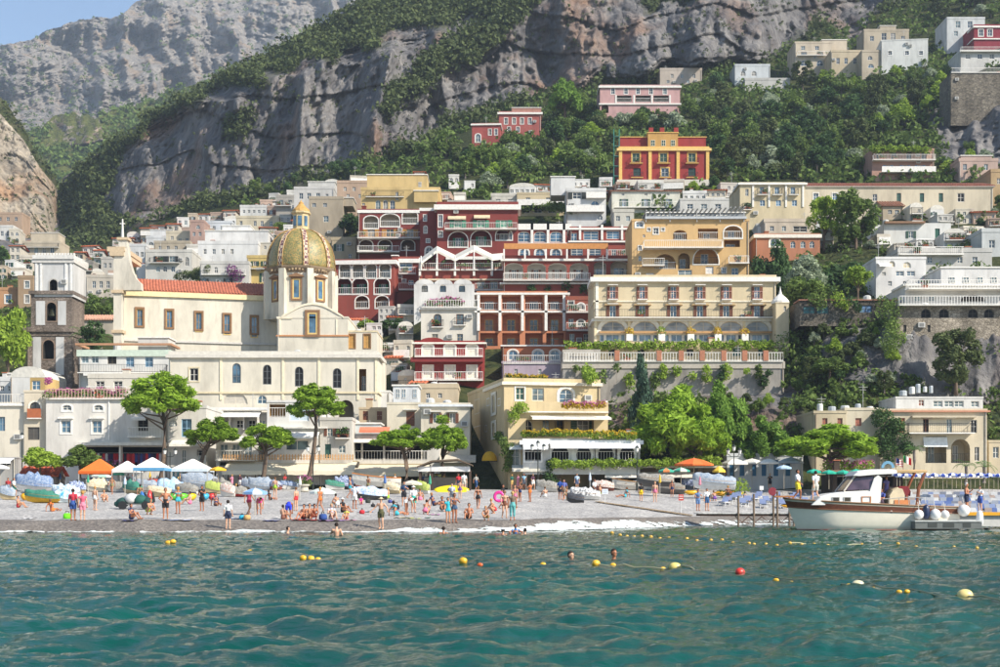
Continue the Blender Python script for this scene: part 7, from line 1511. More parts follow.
for px,yt in ((738,496),(753.5,494),(773,490),(777,491),(789,497),(793.5,498)):
    x=(px-500)*95/F-17.6; mb=MB(); zt=CAMH+(HZ-yt)*95/F; mb.tube([(x,-1.12,-1.2),(x,-1.12,zt)],.075,7); mb.build('pole',plain('#7d6a58',.8,var=.3),J)
mb=MB(); mb.lathe([(.02,-.02),(.3,-.02),(.3,.02),(.02,.02)],8); so_=mb.build('round_sign',plain('#8f2f3a',.5),J,((772-500)*95/F-17.6,-1.2,CAMH+(HZ-491.5)*95/F)); so_.rotation_euler=(R(90),0,0)
kayak('yellow float board lying on the jetty',788,508,14,'#e8a91c',0,d=97,name='float_board',wid=.3,flat=.4)
PT=empty('pontoon',(33.5,84,0),0,'floating pontoon with a bright yellow edge beside the boat stern','pontoon')
for i in range(40): mb=MB(); mb.box(-.16,.16,-1.3,1.3,0,.05); mb.build('plank',plain('#e3e0d8' if i%3 else '#cdcac2',.8),PT,(-6.6+i*.335,0,.95))
mb=MB(); mb.box(-6.8,6.8,-1.42,-1.31,.86,1.06); mb.build('edge',plain('#eaa916',.6),PT); mb=MB(); mb.box(-6.7,6.7,-1.25,1.25,.2,.93); mb.build('float_block',plain('#cfcdc6',.7),PT)
# ------------------------------------------------------------------ the wooden motor boat
BD=80.6; q=BD/F
def bp_(px,py,dy=0.0): return ((px-872)*q, dy, CAMH+(HZ-py)*q)
gz=empty('motor_boat',((872-500)*q,BD+1.55,0),R(0),'cream wooden motor cruiser with a brown band and hard top moored at the jetty','boat')
CREAM=plain('#f3ead6',.3,var=.04); BRN=plain('#6a3b24',.3,var=.25,sc=6); WHT=plain('#efede8',.3,var=.03); GW=plain('#cbbfa8',.4)
NS=26; st=[]
def sect(t):
    # t 0 bow .. 1 stern
    xs=-83*q+172*q*t
    b=1.62*(1-(1-min(1,t/.62))**2.1)**.62*(1-.16*max(0,(t-.7)/.3)); b=max(.015,b)
    zs=CAMH+(HZ-(498+ 9.5*t**.7-1.5*max(0,t-.7)))*q
    return xs,b,zs
levels=[(1.0,1.0),(.92,1.0),(.73,.995),(.45,.98),(.22,.95),(.0,.88),(-.25,.55),(-.38,0.0)]
def hp(t,lev,wf,side):
    xs,b,zs=sect(t); z=zs*lev if lev>0 else lev*1.0
    rake=14*q*(1-lev)*(1-t)**6 if lev>=0 else (14*q+(-lev)*1.2)*(1-t)**6
    fl=wf if t>.25 else wf*(t/.25)**(.5*(1-max(lev,0)))
    return (xs+rake, side*b*fl, z)
def strip(name,l0,l1,mat,out=0.0,rows=None):
    for side in (-1,1):
        mb=MB(); 
        rr=[[hp(i/NS,*levels[k],side) for k in range(l0,l1+1)] for i in range(NS+1)]
        if out: rr=[[(p[0],p[1]+side*out,p[2]) for p in r] for r in rr]
        mb.ring(rr,False,False,closed=False); mb.build(name,mat,gz,smooth=True)
strip('hull_side',2,7,CREAM); strip('sheer_band',1,2,BRN,.012); strip('top_strake',0,1,GW,.02)
# rub rails
for lev,nm,m,rd in ((1.0,'gunwale_rail',plain('#8c6a48',.4),.055),(.725,'rub_rail',plain('#8a5a3a',.4),.035),(.02,'boot_line',plain('#8c4a3a',.5),.03)):
    for side in (-1,1):
        mb=MB(); mb.tube([tuple(a+b_ for a,b_ in zip(hp(i/NS,lev,1.0 if lev>.6 else .885,side),(0,side*.02,0))) for i in range(NS+1)],rd,6); mb.build(nm,m,gz)
xs1,b1,z1=sect(1.0); mb=MB(); mb.poly([hp(1,*lv,-1) for lv in levels]+[hp(1,*lv,1) for lv in levels[::-1]]); mb.build('transom',BRN,gz)
mb=MB()
for i in range(NS):
    a=sect(i/NS); c=sect((i+1)/NS); mb.quad((a[0],-a[1],a[2]-.04),(c[0],-c[1],c[2]-.04),(c[0],c[1],c[2]-.04),(a[0],a[1],a[2]-.04))
mb.build('deck',WHT,gz)
# bow platform
mb=MB(); mb.box(*[(x-872)*q for x in (779,798)],-.35,.35,*sorted([bp_(0,497.2)[2],bp_(0,495.6)[2]])); mb.build('bow_plank',plain('#b5743f',.5),gz)
mb=MB(); mb.tube([bp_(780,495,-.3),bp_(780,491,-.3),bp_(787,491,-.3),bp_(787,496,-.3)],.025,6); mb.build('bow_rail',RAILG,gz)
# coachroof
def prof(pts,y0,y1,mat,name,taper=0.0):
    mb=MB(); a=[bp_(*p) for p in pts]; n=len(a); rings=[]
    for (y,s) in ((y0,1-taper),(y0+.15,1),(y1-.15,1),(y1,1-taper)): rings.append([(p[0],y,p[2] if i in(0,n-1) else p[2]-.12*(1-s)*4*0-(.07 if y in (y0,y1) else 0)) for i,p in enumerate(a)])
    mb.ring(rings); return mb.build(name,mat,gz)
prof([(813,505),(822,496.5),(832,493.5),(846,491.5),(877,490),(879,505)],-1.18,1.18,WHT,'coachroof')
for x in (837.5,849): 
    mb=MB(); a=bp_(x,499.4,-1.2); mb.box(a[0]-.17,a[0]+.17,-1.215,-1.17,a[2]-.11,a[2]+.11); mb.build('porthole',glass_mat((.01,.012,.014),.08),gz)
    mb=MB(); o=[(-.22,-.14),(.22,-.14),(.22,.14),(-.22,.14)]; ringmesh(mb,o,[(x_*.78,z_*.78) for x_,z_ in o],-.03,.01); mb.build('porthole_frame',RAILG,gz,(a[0],-1.19,a[2]))
mb=MB(); a=bp_(868,499.5,-1.2); o=[(-.28,-.18),(.28,-.18),(.28,.18),(-.28,.18)]; ringmesh(mb,o,[(x_*.8,z_*.8) for x_,z_ in o],-.03,.01); mb.build('name_plate_frame',plain('#b5743f',.5),gz,(a[0],-1.19,a[2]))
# windscreen and side windows
TG=glass_mat((.07,.045,.06),.06); FRW=plain('#d8cdbd',.4)
mb=MB(); mb.quad(bp_(846.5,490.5,-1.05),bp_(846.5,490.5,1.05),bp_(859,475,.85),bp_(859,475,-.85)); mb.build('windscreen',TG,gz)
for sd in (-1,1):
    mb=MB(); mb.quad(bp_(848,490.3,sd*1.06),bp_(872,489.2,sd*1.1),bp_(877,475.3,sd*.92),bp_(860,475.3,sd*.87)); mb.build('side_window',TG,gz)
    mb=MB(); mb.tube([bp_(846,491,sd*1.07),bp_(858.5,474.8,sd*.88)],.05,6); mb.build('window_post',FRW,gz)
    mb=MB(); pts=[bp_(*p) for p in [(870,505),(882,505),(884,478),(880,475),(876,478),(872,490)]]; mb.prism([(p[0],p[2]) for p in pts],sd*1.12-.04,sd*1.12+.04); mb.build('side_pillar',WHT,gz)
prof([(855,475.5),(860,470.8),(872,469.2),(893,469),(899,469.6),(899,472.2),(878,473.2),(862,475.8)],-1.15,1.15,WHT,'hard_top')
# canvas extension with wooden frame
TAN=plain('#c9a878',.8)
prof([(897,470.2),(914,469.3),(929.5,469.6),(928.5,471.4),(914,471.2),(898,472.4)],-1.1,1.1,TAN,'canvas_top')
for sd in (-1,1):
    mb=MB(); mb.tube([bp_(919,505,sd*1.15),bp_(921,488,sd*1.1),bp_(926,476,sd*1.05),bp_(929,471,sd*1.0)],[.09,.1,.09,.06],6); mb.build('canopy_post',plain('#8a4f30',.4,var=.2),gz)
    mb=MB(); mb.tube([bp_(884,499,sd*1.3),bp_(905,497.5,sd*1.35),bp_(924,497.5,sd*1.4)],.022,5); mb.build('hand_rail',RAILG,gz)
    for x in (890,900,910,920): mb=MB(); mb.tube([bp_(x,506,sd*1.36),bp_(x,498,sd*1.36)],.02,5); mb.build('stanchion',RAILG,gz)
# cockpit seats
prof([(893,506),(893,494),(896,489.5),(901,487),(906,488),(908,493),(908,506)],-.9,.9,plain('#d9c7a6',.7),'seat_back')
prof([(898,490),(904,486),(912,486),(914.5,490),(914,495),(905,494.5)],-.85,.7,plain('#7d1822',.7),'red_cushion')
mb=MB(); a=bp_(908,500,0); mb.box(a[0]-.6,a[0]+.3,-.95,.95,a[2]-.5,a[2]); mb.build('seat_locker',plain('#c9804b',.5),gz)
mb=MB(); a=bp_(886,500,0); mb.box(a[0]-.25,a[0]+.15,-.4,.5,a[2]-.5,a[2]+.55); mb.build('helm_console',plain('#5a3a2a',.5),gz)
mb=MB(); mb.lathe([(.22,-.02),(.25,0),(.22,.02),(.2,0)],14); o=mb.build('steering_wheel',plain('#3a2a20',.4),gz,bp_(889,492.5,0)); o.rotation_euler=(0,R(70),0)
mb=MB(); a=bp_(891,510,0); mb.lathe([(.02,-.03),(.12,-.03),(.12,.0),(.06,.03),(.02,.03)],10); o=mb.build('vent',RAILG,gz,(a[0],-1.60,a[2]-.1)); o.rotation_euler=(R(90),0,0)
# flags
US,N,L,bb=newmat('striped_flag'); tc=N.new('ShaderNodeTexCoord'); sp=N.new('ShaderNodeSeparateXYZ'); L.new(tc.outputs['Generated'],sp.inputs[0])
mu=N.new('ShaderNodeMath'); mu.operation='MULTIPLY'; mu.inputs[1].default_value=6.5; L.new(sp.outputs[2],mu.inputs[0]); fr_=N.new('ShaderNodeMath'); fr_.operation='FRACT'; L.new(mu.outputs[0],fr_.inputs[0]); gt=N.new('ShaderNodeMath'); gt.operation='LESS_THAN'; gt.inputs[1].default_value=.5; L.new(fr_.outputs[0],gt.inputs[0])
c=mixc(N,L,gt.outputs[0],srgb('#f0eeea'),srgb('#b3323c')); g1=N.new('ShaderNodeMath'); g1.operation='LESS_THAN'; g1.inputs[1].default_value=.42; L.new(sp.outputs[0],g1.inputs[0]); g2=N.new('ShaderNodeMath'); g2.operation='GREATER_THAN'; g2.inputs[1].default_value=.46; L.new(sp.outputs[2],g2.inputs[0]); g3=N.new('ShaderNodeMath'); g3.operation='MULTIPLY'; L.new(g1.outputs[0],g3.inputs[0]); L.new(g2.outputs[0],g3.inputs[1])
L.new(mixc(N,L,g3.outputs[0],c,srgb('#2d3a70')),bb.inputs['Base Color']); bb.inputs['Roughness'].default_value=.85
def flag(name,label,px,yb,yt,mats,rzz):
    r=empty(name,Vector(gz.location)+Vector(bp_(px,yb,.6)),R(rzz),label,'flag'); h=(yb-yt)*q; mb=MB(); mb.tube([(0,0,-.2),(.0,0,h)],.018,5); mb.build('staff',plain('#8a6a48',.6),r); mb=MB(); n=9; w=.62; hh=.42
    for i in range(n):
        mb.mi=0 if len(mats)==1 else i//3; f=lambda k,z:(w*k/n*.75,.06*math.sin(k*1.1),z-.32*w*(k/n)**1.2)
        mb.quad(f(i,h-hh),f(i+1,h-hh),f(i+1,h),f(i,h))
    mb.build('cloth',mats,r)
flag('flag','red and white striped flag with a blue corner on the boat',906.5,470,456.5,[US],8); flag('flag','green white and red flag on the boat',914,470,454,[fab('#2f9a52'),fab('#efeeea'),fab('#d5343c')],-10)
# fenders and swim platform
def fender(label,px,py,rpx,col,tall=1.0,dy=-1.9):
    a=Vector(gz.location)+Vector(bp_(px,py,dy)); rr=rpx*q; r=empty('fender',a-Vector((0,0,rr*tall)),0,label,'fender'); mb=MB(); mb.lathe([(.03*rr,-tall*rr)]+[(rr*math.sin(math.pi*i/10)**(.7 if tall>1.2 else 1),-tall*rr*math.cos(math.pi*i/10)) for i in range(1,10)]+[(.05*rr,tall*rr),(.05*rr,tall*rr+.08)],16); mb.build('body',plain(col,.35,var=.04),r,(0,0,rr*tall),smooth=True); mb=MB(); mb.tube([(0,0,2*rr*tall),(0,.25,2*rr*tall+.45)],.015,5); mb.build('rope',plain('#d8d4c8',.8),r)
fender('white ball fender next to the navy fender at the boat side',917,514.5,4.9,'#eceae6'); fender('long navy fender hanging at the boat side',924.3,512,3.6,'#1f2c4f',2.0); fender('large white ball fender behind the navy fender',933.3,514.5,5.6,'#eceae6'); fender('white ball fender by the boat transom',943,514.5,4.4,'#e6e4e0'); fender('large white ball fender above the swim platform',963.5,510.5,6,'#efede9',dy=-1.6); fender('tall white cylinder fender at the end of the swim platform',978.3,519,3.6,'#efeeec',2.4,dy=-1.8)
sw=empty('swim_platform',Vector(gz.location)+Vector((0,0,0)),0,'grey floating swim platform behind the boat','platform'); mb=MB(); a=bp_(911,521.5,0); c=bp_(977,521.5,0); mb.box(a[0],c[0],-2.4,-1.0,.12,a[2]-.02); mb.build('float',plain('#6f726f',.5),sw); mb=MB(); mb.box(a[0]-.03,c[0]+.03,-2.45,-.95,a[2],a[2]+.07); mb.build('top',plain('#cfd0cc',.6),sw)
for x,w in ((928,9),(944,11),(962,8)): mb=MB(); e=bp_(x,524.5,0); mb.box(e[0]-w*q/2,e[0]+w*q/2,-2.415,-2.40,.2,a[2]-.08); mb.build('panel',plain('#3f4340',.6),sw)
# outboard of the tender
td=empty('tender',Vector((29.6,79.6,0)),0,'white tender with a black outboard at the right edge','tender'); mb=MB(); mb.ring(hullrings(4.2,1.5,.75),True,True,closed=False); mb.build('hull',WHT,td,(2.4,0,-.1)); mb=MB(); mb.tube([(-.1,0,.85),(.1,-.1,.4),(.45,-.2,-.3)],[.16,.09,.07],7); mb.build('outboard_leg',plain('#1c1d20',.4),td); mb=MB(); mb.box(-.35,.15,-.2,.2,.75,1.15); mb.build('outboard_cowl',plain('#222428',.35),td)
# ------------------------------------------------------------------ buoys and ropes on the water
def wz(X,Y):
    a=np.array([X]); b_=np.array([Y]); return float(samp(T1[0],61.0,a,b_)[0]+samp(T2[0],17.3,a,b_)[0])
def buoy(label,px,py,rpx,col,long=1.0,group=None,cat='buoy',name='buoy'):
    d=CAMH*F/(py-HZ); X=(px-500)*d/F; rr=rpx*.88*d/F; r=empty(name,(X,d,wz(X,d)),random.uniform(-.5,.5),label,cat,group); mb=MB(); n=12; L_=rr*long
    mb.ring([[(L_*-math.cos(math.pi*i/10),rr*max(.12,math.sin(math.pi*i/10))**.75*math.cos(a),rr*max(.12,math.sin(math.pi*i/10))**.75*math.sin(a)) for a in [6.2832*j/n for j in range(n)]] for i in range(11)]); mb.build('float',plain(col,.4,var=.15,sc=8),r,(0,0,rr*.45),smooth=True)
    mb=MB(); mb.tube([(-L_*1.25,0,rr*.45),(L_*1.25,0,rr*.45)],rr*.12,6); mb.build('core',plain('#8a7a4a',.7),r); return Vector((X,d,.06))
line=[]
Y1='#e3b02c'
for px,py,rp,c,lg,l in ((463,565,4.4,Y1,1.1,'yellow buoy left of the small orange float'),(480,566,2.6,'#e8622a',1.3,'small orange float beside a yellow buoy'),(596,566,4.2,Y1,1.1,'yellow buoy below the two swimmers'),(675,569,5.6,'#e6d27a',1.2,'pale yellow buoy between small floats'),(740,574,5.2,'#d63a2c',1.05,'red buoy on the swimming line'),(858,586,5.6,'#e9dfb4',1.25,'cream buoy on the swimming line'),(965,599,7.2,'#e9d48a',1.2,'large pale yellow buoy at the right of the swimming line'),(303,559,3.6,Y1,1.1,'yellow buoy paired with another on the left'),(311,560,3.6,Y1,1.1,'second yellow buoy of the left pair')): line.append(buoy(l,px,py,rp,c,lg))
for px,py in ((560,565.5),(543,565),(613,566),(663,568),(682,571),(689,572),(776,580),(791,582),(849,585.5),(873,589),(899,594),(907,594.5),(318,562),(250,551),(168,545),(173,545)): buoy('small yellow float on the swimming line',px,py,2.5,Y1,1.35,'small floats on the swimming line')
fl=[(606,533.5),(612,534.8),(620,536),(627,537),(634,538),(642,538),(651,538),(660,539),(669,539),(678,540),(687,540),(697,541),(711,541),(722,542),(733,543),(749,544),(754,544),(766,544),(777,546),(790,547),(802,547),(814,547),(828,546.5),(832,546.5),(844,546),(862,545.5),(880,546),(898,546.5),(916,547),(934,548),(954,547.5),(977,549.5),(987,550)]
for px,py in fl: buoy('tiny ochre float in the far float line',px,py,1.75,'#cfa53f',1.2,'floats of the far line')
def rope(label,pts):
    V=[]
    for px,py in pts: d=CAMH*F/(py-HZ); X=(px-500)*d/F; V.append(Vector((X,d,0)))
    W=[]
    for a,b_ in zip(V[:-1],V[1:]):
        for i in range(8): p=a.lerp(b_,i/8); W.append(Vector((p.x,p.y,wz(p.x,p.y)+.035)))
    mb=MB(); o=W[0].copy(); mb.tube([w-o for w in W],.016,5); tag(mb.build('rope',plain('#bdb68f',.8),None,o),label,'rope')
rope('thin rope joining the buoys of the swimming line',[(596,566),(675,569),(740,574),(858,586),(965,599),(1040,608)]); rope('thin rope joining the far floats',[(606,533.5),(697,541),(790,547),(862,545.5),(987,550)])
# ------------------------------------------------------------------ people
def ico(mb,c,r,k=10):
    n=7; rx,ry,rz=(r,r,r) if not isinstance(r,(tuple,list)) else r
    mb.ring([[(c[0]+rx*math.sin(math.pi*i/n)*math.cos(6.2832*j/k),c[1]+ry*math.sin(math.pi*i/n)*math.sin(6.2832*j/k),c[2]-rz*math.cos(math.pi*i/n)) for j in range(k)] for i in range(1,n)])
def cap(mb,a,b,ra,rb):
    a=Vector(a);b=Vector(b); t=(b-a).normalized(); mb.tube([a-t*ra*.75,a-t*ra*.4,a,b,b+t*rb*.4,b+t*rb*.75],[ra*.6,ra*.9,ra,rb,rb*.9,rb*.6],10)
POSE={}
def pose(name,J):
    """J: joints. facing -y."""
    mb=MB(); seg=[]
    def s(tagn,a,b,ra,rb):
        cap(mb,J[a],J[b],ra,rb); seg.append((tagn,Vector(J[a]),Vector(J[b])))
    s('pelvis','hipc','waist',.135,.115); s('torso','waist','chest',.115,.145); s('torso','chest','neck',.12,.06); s('neck','neck','head',.052,.055)
    for sd in 'LR':
        s('torso','chest2'+sd,'sh'+sd,.09,.068); s('uarm','sh'+sd,'el'+sd,.056,.042); s('farm','el'+sd,'wr'+sd,.042,.028)
        w=Vector(J['wr'+sd]); d=(w-Vector(J['el'+sd])).normalized(); pal=w+d*.075; cap(mb,w,pal,.030,.036); seg.append(('hand',w,pal))
        side=d.cross(Vector((0,1,0))); 
        if side.length<.2: side=d.cross(Vector((1,0,0)))
        side.normalize(); nrm=d.cross(side)
        for k,(o,l) in enumerate(((-.033,.062),(-.011,.078),(.011,.082),(.033,.07))):
            b0=pal+side*o*1.15; b1=b0+d*l*.55+side*o*.3; b2=b1+d*l*.45+nrm*.018; cap(mb,b0,b1,.0115,.0105); cap(mb,b1,b2,.0105,.009)
        t0=w+d*.03+side*.03*(-1); t1=t0+d*.04-side*.035; cap(mb,t0,t1,.013,.0115); cap(mb,t1,t1+d*.03-side*.006,.0115,.0095)
        s('pelvis','hipc','hip'+sd,.12,.105); s('thigh','hip'+sd,'kn'+sd,.095,.058); s('shin','kn'+sd,'an'+sd,.056,.038)
        a=Vector(J['an'+sd]); f=Vector(J['toe'+sd]); cap(mb,a+Vector((0,.02,-.03)),f,.042,.034); seg.append(('foot',a,f))
        m=Vector(J['kn'+sd]).lerp(Vector(J['an'+sd]),.3); ico(mb,m+Vector((0,.015,0)),.058)
    h=Vector(J['head']); fd=(Vector(J['face'])).normalized(); up=Vector(J.get('up',(0,0,1))).normalized(); sd_=fd.cross(up).normalized()
    hc=h+up*.10
    def hpnt(f,s_,u): return hc+fd*f+sd_*s_+up*u
    ico(mb,hpnt(-.01,0,.02),(.078,.088,.10)); ico(mb,hpnt(.03,0,-.045),(.058,.06,.075)); ico(mb,hpnt(.088,0,-.012),(.016,.018,.024)); 
    for s_ in (-1,1): ico(mb,hpnt(-.005,s_*.078,-.005),(.014,.02,.03))
    ico(mb,hpnt(.066,0,-.062),(.022,.018,.014)); ico(mb,hpnt(.055,0,.03),(.05,.04,.016))
    seg.append(('head',h,hc+up*.1))
    me=mb.mesh('body',BARK); o=bpy.data.objects.new('pose_tmp',me); COL.objects.link(o)
    r=o.modifiers.new('r','REMESH'); r.mode='VOXEL'; r.voxel_size=.0135; r.use_smooth_shade=True
    sm=o.modifiers.new('s','SMOOTH'); sm.factor=.5; sm.iterations=3
    POSE[name]=dict(o=o,seg=seg,hc=hc,fd=fd,up=up,sd=sd_)
def base(hz=.92): 
    J={'hipc':(0,0,hz),'waist':(0,-.01,hz+.2),'chest':(0,0,hz+.4),'neck':(0,.01,hz+.555),'head':(0,-.005,hz+.63),'face':(0,-1,0)}
    for sd,s in (('L',1),('R',-1)):
        J.update({'chest2'+sd:(s*.08,0,hz+.42),'sh'+sd:(s*.185,.01,hz+.475),'el'+sd:(s*.235,.03,hz+.20),'wr'+sd:(s*.25,-.03,hz-.03),'hip'+sd:(s*.09,0,hz-.02),'kn'+sd:(s*.10,-.02,.48),'an'+sd:(s*.105,.02,.075),'toe'+sd:(s*.125,-.14,.035)})
    return J
J=base(); pose('stand',J)
J=base(); J.update(knL=(.1,-.16,.5),anL=(.1,-.12,.09),toeL=(.11,-.29,.05),knR=(-.1,-.03,.48),anR=(-.1,.26,.14),toeR=(-.11,.13,.04),elL=(.24,.14,1.13),wrL=(.24,.16,.90),elR=(-.24,-.08,1.13),wrR=(-.22,-.26,.98)); pose('walk',J)
J=base(); J.update(elL=(.37,.06,1.17),wrL=(.17,-.02,1.0),elR=(-.37,.06,1.17),wrR=(-.17,-.02,1.0)); pose('akimbo',J)
J=base(); J.update(elL=(.30,-.10,1.22),wrL=(.12,-.26,1.32),elR=(-.28,-.02,1.15),wrR=(-.12,-.20,1.12)); pose('hold',J)
J=base(.88); J.update(waist=(0,-.14,1.02),chest=(0,-.33,1.03),neck=(0,-.47,.99),head=(0,-.55,.96),face=(0,-.6,-.8),up=(0,-.8,.45)); 
for sd,s in (('L',1),('R',-1)): J.update({'chest2'+sd:(s*.08,-.36,1.02),'sh'+sd:(s*.18,-.42,1.0),'el'+sd:(s*.2,-.5,.74),'wr'+sd:(s*.16,-.55,.5),'kn'+sd:(s*.13,-.0,.47),'hip'+sd:(s*.10,.02,.86)})
pose('bend',J)
J=base(.13); 
for sd,s in (('L',1),('R',-1)): J.update({'kn'+sd:(s*.16,-.36,.42),'an'+sd:(s*.13,-.62,.08),'toe'+sd:(s*.14,-.78,.07),'el'+sd:(s*.28,-.12,.38),'wr'+sd:(s*.17,-.33,.40),'hip'+sd:(s*.09,-.04,.13)})
pose('sit',J)
J=base(.13); J.update(waist=(0,.05,.32),chest=(0,.13,.5),neck=(0,.18,.645),head=(0,.19,.72))
for sd,s in (('L',1),('R',-1)): J.update({'chest2'+sd:(s*.08,.14,.52),'sh'+sd:(s*.185,.17,.565),'el'+sd:(s*.26,.33,.34),'wr'+sd:(s*.25,.36,.10),'kn'+sd:(s*.12,-.42,.22),'an'+sd:(s*.12,-.82,.07),'toe'+sd:(s*.15,-.88,.2),'hip'+sd:(s*.09,-.04,.13)})
pose('recline',J)
J=base(.30); J.update(waist=(0,-.10,.47),chest=(0,-.2,.64),neck=(0,-.26,.78),head=(0,-.29,.85),face=(0,-1,-.35))
for sd,s in (('L',1),('R',-1)): J.update({'chest2'+sd:(s*.08,-.2,.66),'sh'+sd:(s*.185,-.22,.71),'el'+sd:(s*.24,-.38,.50),'wr'+sd:(s*.12,-.55,.36),'hip'+sd:(s*.10,.0,.29),'kn'+sd:(s*.2,-.36,.44),'an'+sd:(s*.14,-.06,.075),'toe'+sd:(s*.17,-.22,.035)})
pose('squat',J)
J=base(); J.update(elL=(.36,-.02,1.22),wrL=(.45,-.18,1.05),elR=(-.36,-.02,1.2),wrR=(-.5,-.12,1.02),knL=(.13,-.14,.5),anL=(.14,-.08,.09),toeL=(.16,-.24,.05),knR=(-.12,.0,.48),anR=(-.13,.2,.12),toeR=(-.15,.06,.04)); pose('wade',J)
J=base(); J.update(elL=(.36,-.12,1.30),wrL=(.30,-.42,1.24),elR=(-.36,-.1,1.30),wrR=(-.34,-.42,1.22),face=(.25,-1,.05)); pose('swim',J)
bpy.context.view_layer.update(); dg=bpy.context.evaluated_depsgraph_get()
def submesh(me_v,me_f,mask,off,nrm,name,mat):
    fs=[f for f,m in zip(me_f,mask) if m]; used=sorted({i for f in fs for i in f}); mp={u:i for i,u in enumerate(used)}
    me=bpy.data.meshes.new(name); me.from_pydata([tuple(me_v[u]+nrm[u]*off) for u in used],[],[tuple(mp[i] for i in f) for f in fs]); me.materials.append(mat); me.polygons.foreach_set('use_smooth',[True]*len(fs)); me.update(); return me
SKIN=[plain(c,.55,var=.06,sc=8) for c in ('#c58d6b','#b87a58','#d3a385','#a86c4c')]
for nm,dct in POSE.items():
    ev=dct['o'].evaluated_get(dg); me=bpy.data.meshes.new_from_object(ev); n=len(me.vertices); co=np.empty(n*3); me.vertices.foreach_get('co',co); co=co.reshape(-1,3)
    no=np.array([tuple(v.normal) for v in me.vertices]); fs=[tuple(p.vertices) for p in me.polygons]; fc=np.array([co[list(f)].mean(0) for f in fs])
    best=np.full(len(fs),1e9); lab=np.zeros(len(fs),int); tt_=np.zeros(len(fs)); tags=[]
    for i,(tg,a,b_) in enumerate(dct['seg']):
        a=np.array(a); b_=np.array(b_); ab=b_-a; t=np.clip(((fc-a)@ab)/(ab@ab),0,1); dist=np.linalg.norm(fc-a-t[:,None]*ab,axis=1)-(.03 if tg in('torso','pelvis') else 0); k=dist<best; best[k]=dist[k]; lab[k]=i; tt_[k]=t[k]; tags.append(tg)
    tg=np.array(tags)[lab]; hc=np.array(dct['hc']); rel=fc-hc; fwd=rel@np.array(dct['fd']); upv=rel@np.array(dct['up'])
    hair=(tg=='head')&((upv>.055)|((fwd<.0)&(upv>-.06)))&~((fwd>.045)&(upv<.075)); hairL=hair|(((tg=='head')|(tg=='neck'))&(fwd<-.01))
    shirt=(tg=='torso')|(tg=='uarm')&(tt_<.75)|((tg=='pelvis')); tank=(tg=='torso')|(tg=='pelvis'); shorts=(tg=='pelvis')&True|(tg=='thigh')&(tt_<.62); trunks=(tg=='pelvis')|(tg=='thigh')&(tt_<.22); pants=(tg=='pelvis')|(tg=='thigh')|(tg=='shin')&(tt_<.6); skirt=(tg=='pelvis')|(tg=='thigh')&(tt_<.5)
    bik=(tg=='torso')&(tt_>.1)&(np.abs(upv+.33)<.05) if nm in('stand','walk','hold','akimbo') else (tg=='torso')&(tt_>.55)
    W_=plain('#ffffff',.8); mk=lambda m,off,nn: submesh(co,fs,m,off,no,nn,W_)
    dct['m']={'hair':mk(hair,.016,'hair'),'hairL':mk(hairL,.02,'hair'),'shirt':mk(shirt,.014,'shirt'),'tank':mk(tank,.012,'shirt'),'shorts':mk(shorts,.02,'shorts'),'trunks':mk(trunks,.014,'swim_trunks'),'pants':mk(pants,.018,'trousers'),'bikini':mk(bik,.010,'bikini_top'),'dress':mk(tank|skirt|((tg=='thigh')&(tt_<.75)),.022,'dress'),'hat':mk((tg=='head')&(upv>.045),.028,'hat')}
    me.materials.clear(); me.materials.append(SKIN[0]); me.polygons.foreach_set('use_smooth',[True]*len(fs)); me.name='body_'+nm; dct['body']=me
    bpy.data.objects.remove(dct['o'])
em=MB(); ico(em,(0,0,0),.011,6); EYE=em.mesh('eye',plain('#1c1512',.3)); 
brim=MB(); brim.lathe([(.08,0),(.17,-.015),(.17,-.005),(.08,.015)],14); BRIM=brim.mesh('brim',plain('#e6dcc6',.8))
NB=[0]
def person(label,px,yf,posen,rz,clothes,h=1.72,skin=None,loc=None,hat=None,group=None,hairc='#2b1d15',long=False,sink=0.0):
    """clothes: list of (kind,colour)"""
    p=Vector(loc) if loc is not None else ground(px,yf); D_=POSE[posen]; r=empty('person',p,R(rz),label,'person',group); NB[0]+=1
    sc=h/1.755; sk=SKIN[(NB[0]*7)%4] if skin is None else SKIN[skin]
    b=link('body',D_['body'],r,(0,0,-sink),mat=sk); b.scale=(sc,)*3
    def add(nm,mesh,col):
        o=link(nm,mesh,b,mat=fab(col)); return o
    add('hair',D_['m']['hairL' if long else 'hair'],hairc)
    for k,c in clothes: add({'tank':'shirt','trunks':'swim_trunks','bikini':'bikini_top','pants':'trousers'}.get(k,k),D_['m'][k],c)
    if hat:
        add('hat',D_['m']['hat'],hat); o=link('hat_brim',BRIM,b,D_['hc']+D_['up']*.055,mat=fab(hat)); o.rotation_euler=D_['up'].to_track_quat('Z','Y').to_euler()
    for s_ in (-1,1): link('eye',EYE,b,D_['hc']+D_['fd']*.083+D_['sd']*s_*.033+D_['up']*.008)
    return r
S='shorts';T='shirt';K='trunks'
person('man in a red shirt and blue shorts seen from behind at the waterline',73,520.5,'stand',170,[(T,'#c93a4a'),(S,'#3f62a8')],1.82,loc=None)
person('woman in a pink top and shorts beside the man in red',82.5,520.5,'stand',200,[('tank','#e0607a'),(S,'#e58aa0')],1.68,long=True,hairc='#b98a4a')
person('woman sitting on a violet towel beside the green cart',131,519.5,'sit',70,[('bikini','#2f3a5f'),(K,'#2f3a5f')],1.65,long=True)
person('bare chested man in black shorts with hands on hips',165.5,519,'akimbo',10,[(S,'#1e1f22')],1.8,skin=1)
person('woman in black holding a pink bag near the green floats',202,511,'hold',-10,[('tank','#22201f'),(S,'#1f1d1f')],1.68,long=True)
person('girl in a white top and dark shorts standing at the water edge',228,529,'stand',185,[(T,'#eceae6'),(S,'#2d3550')],1.6,long=True)
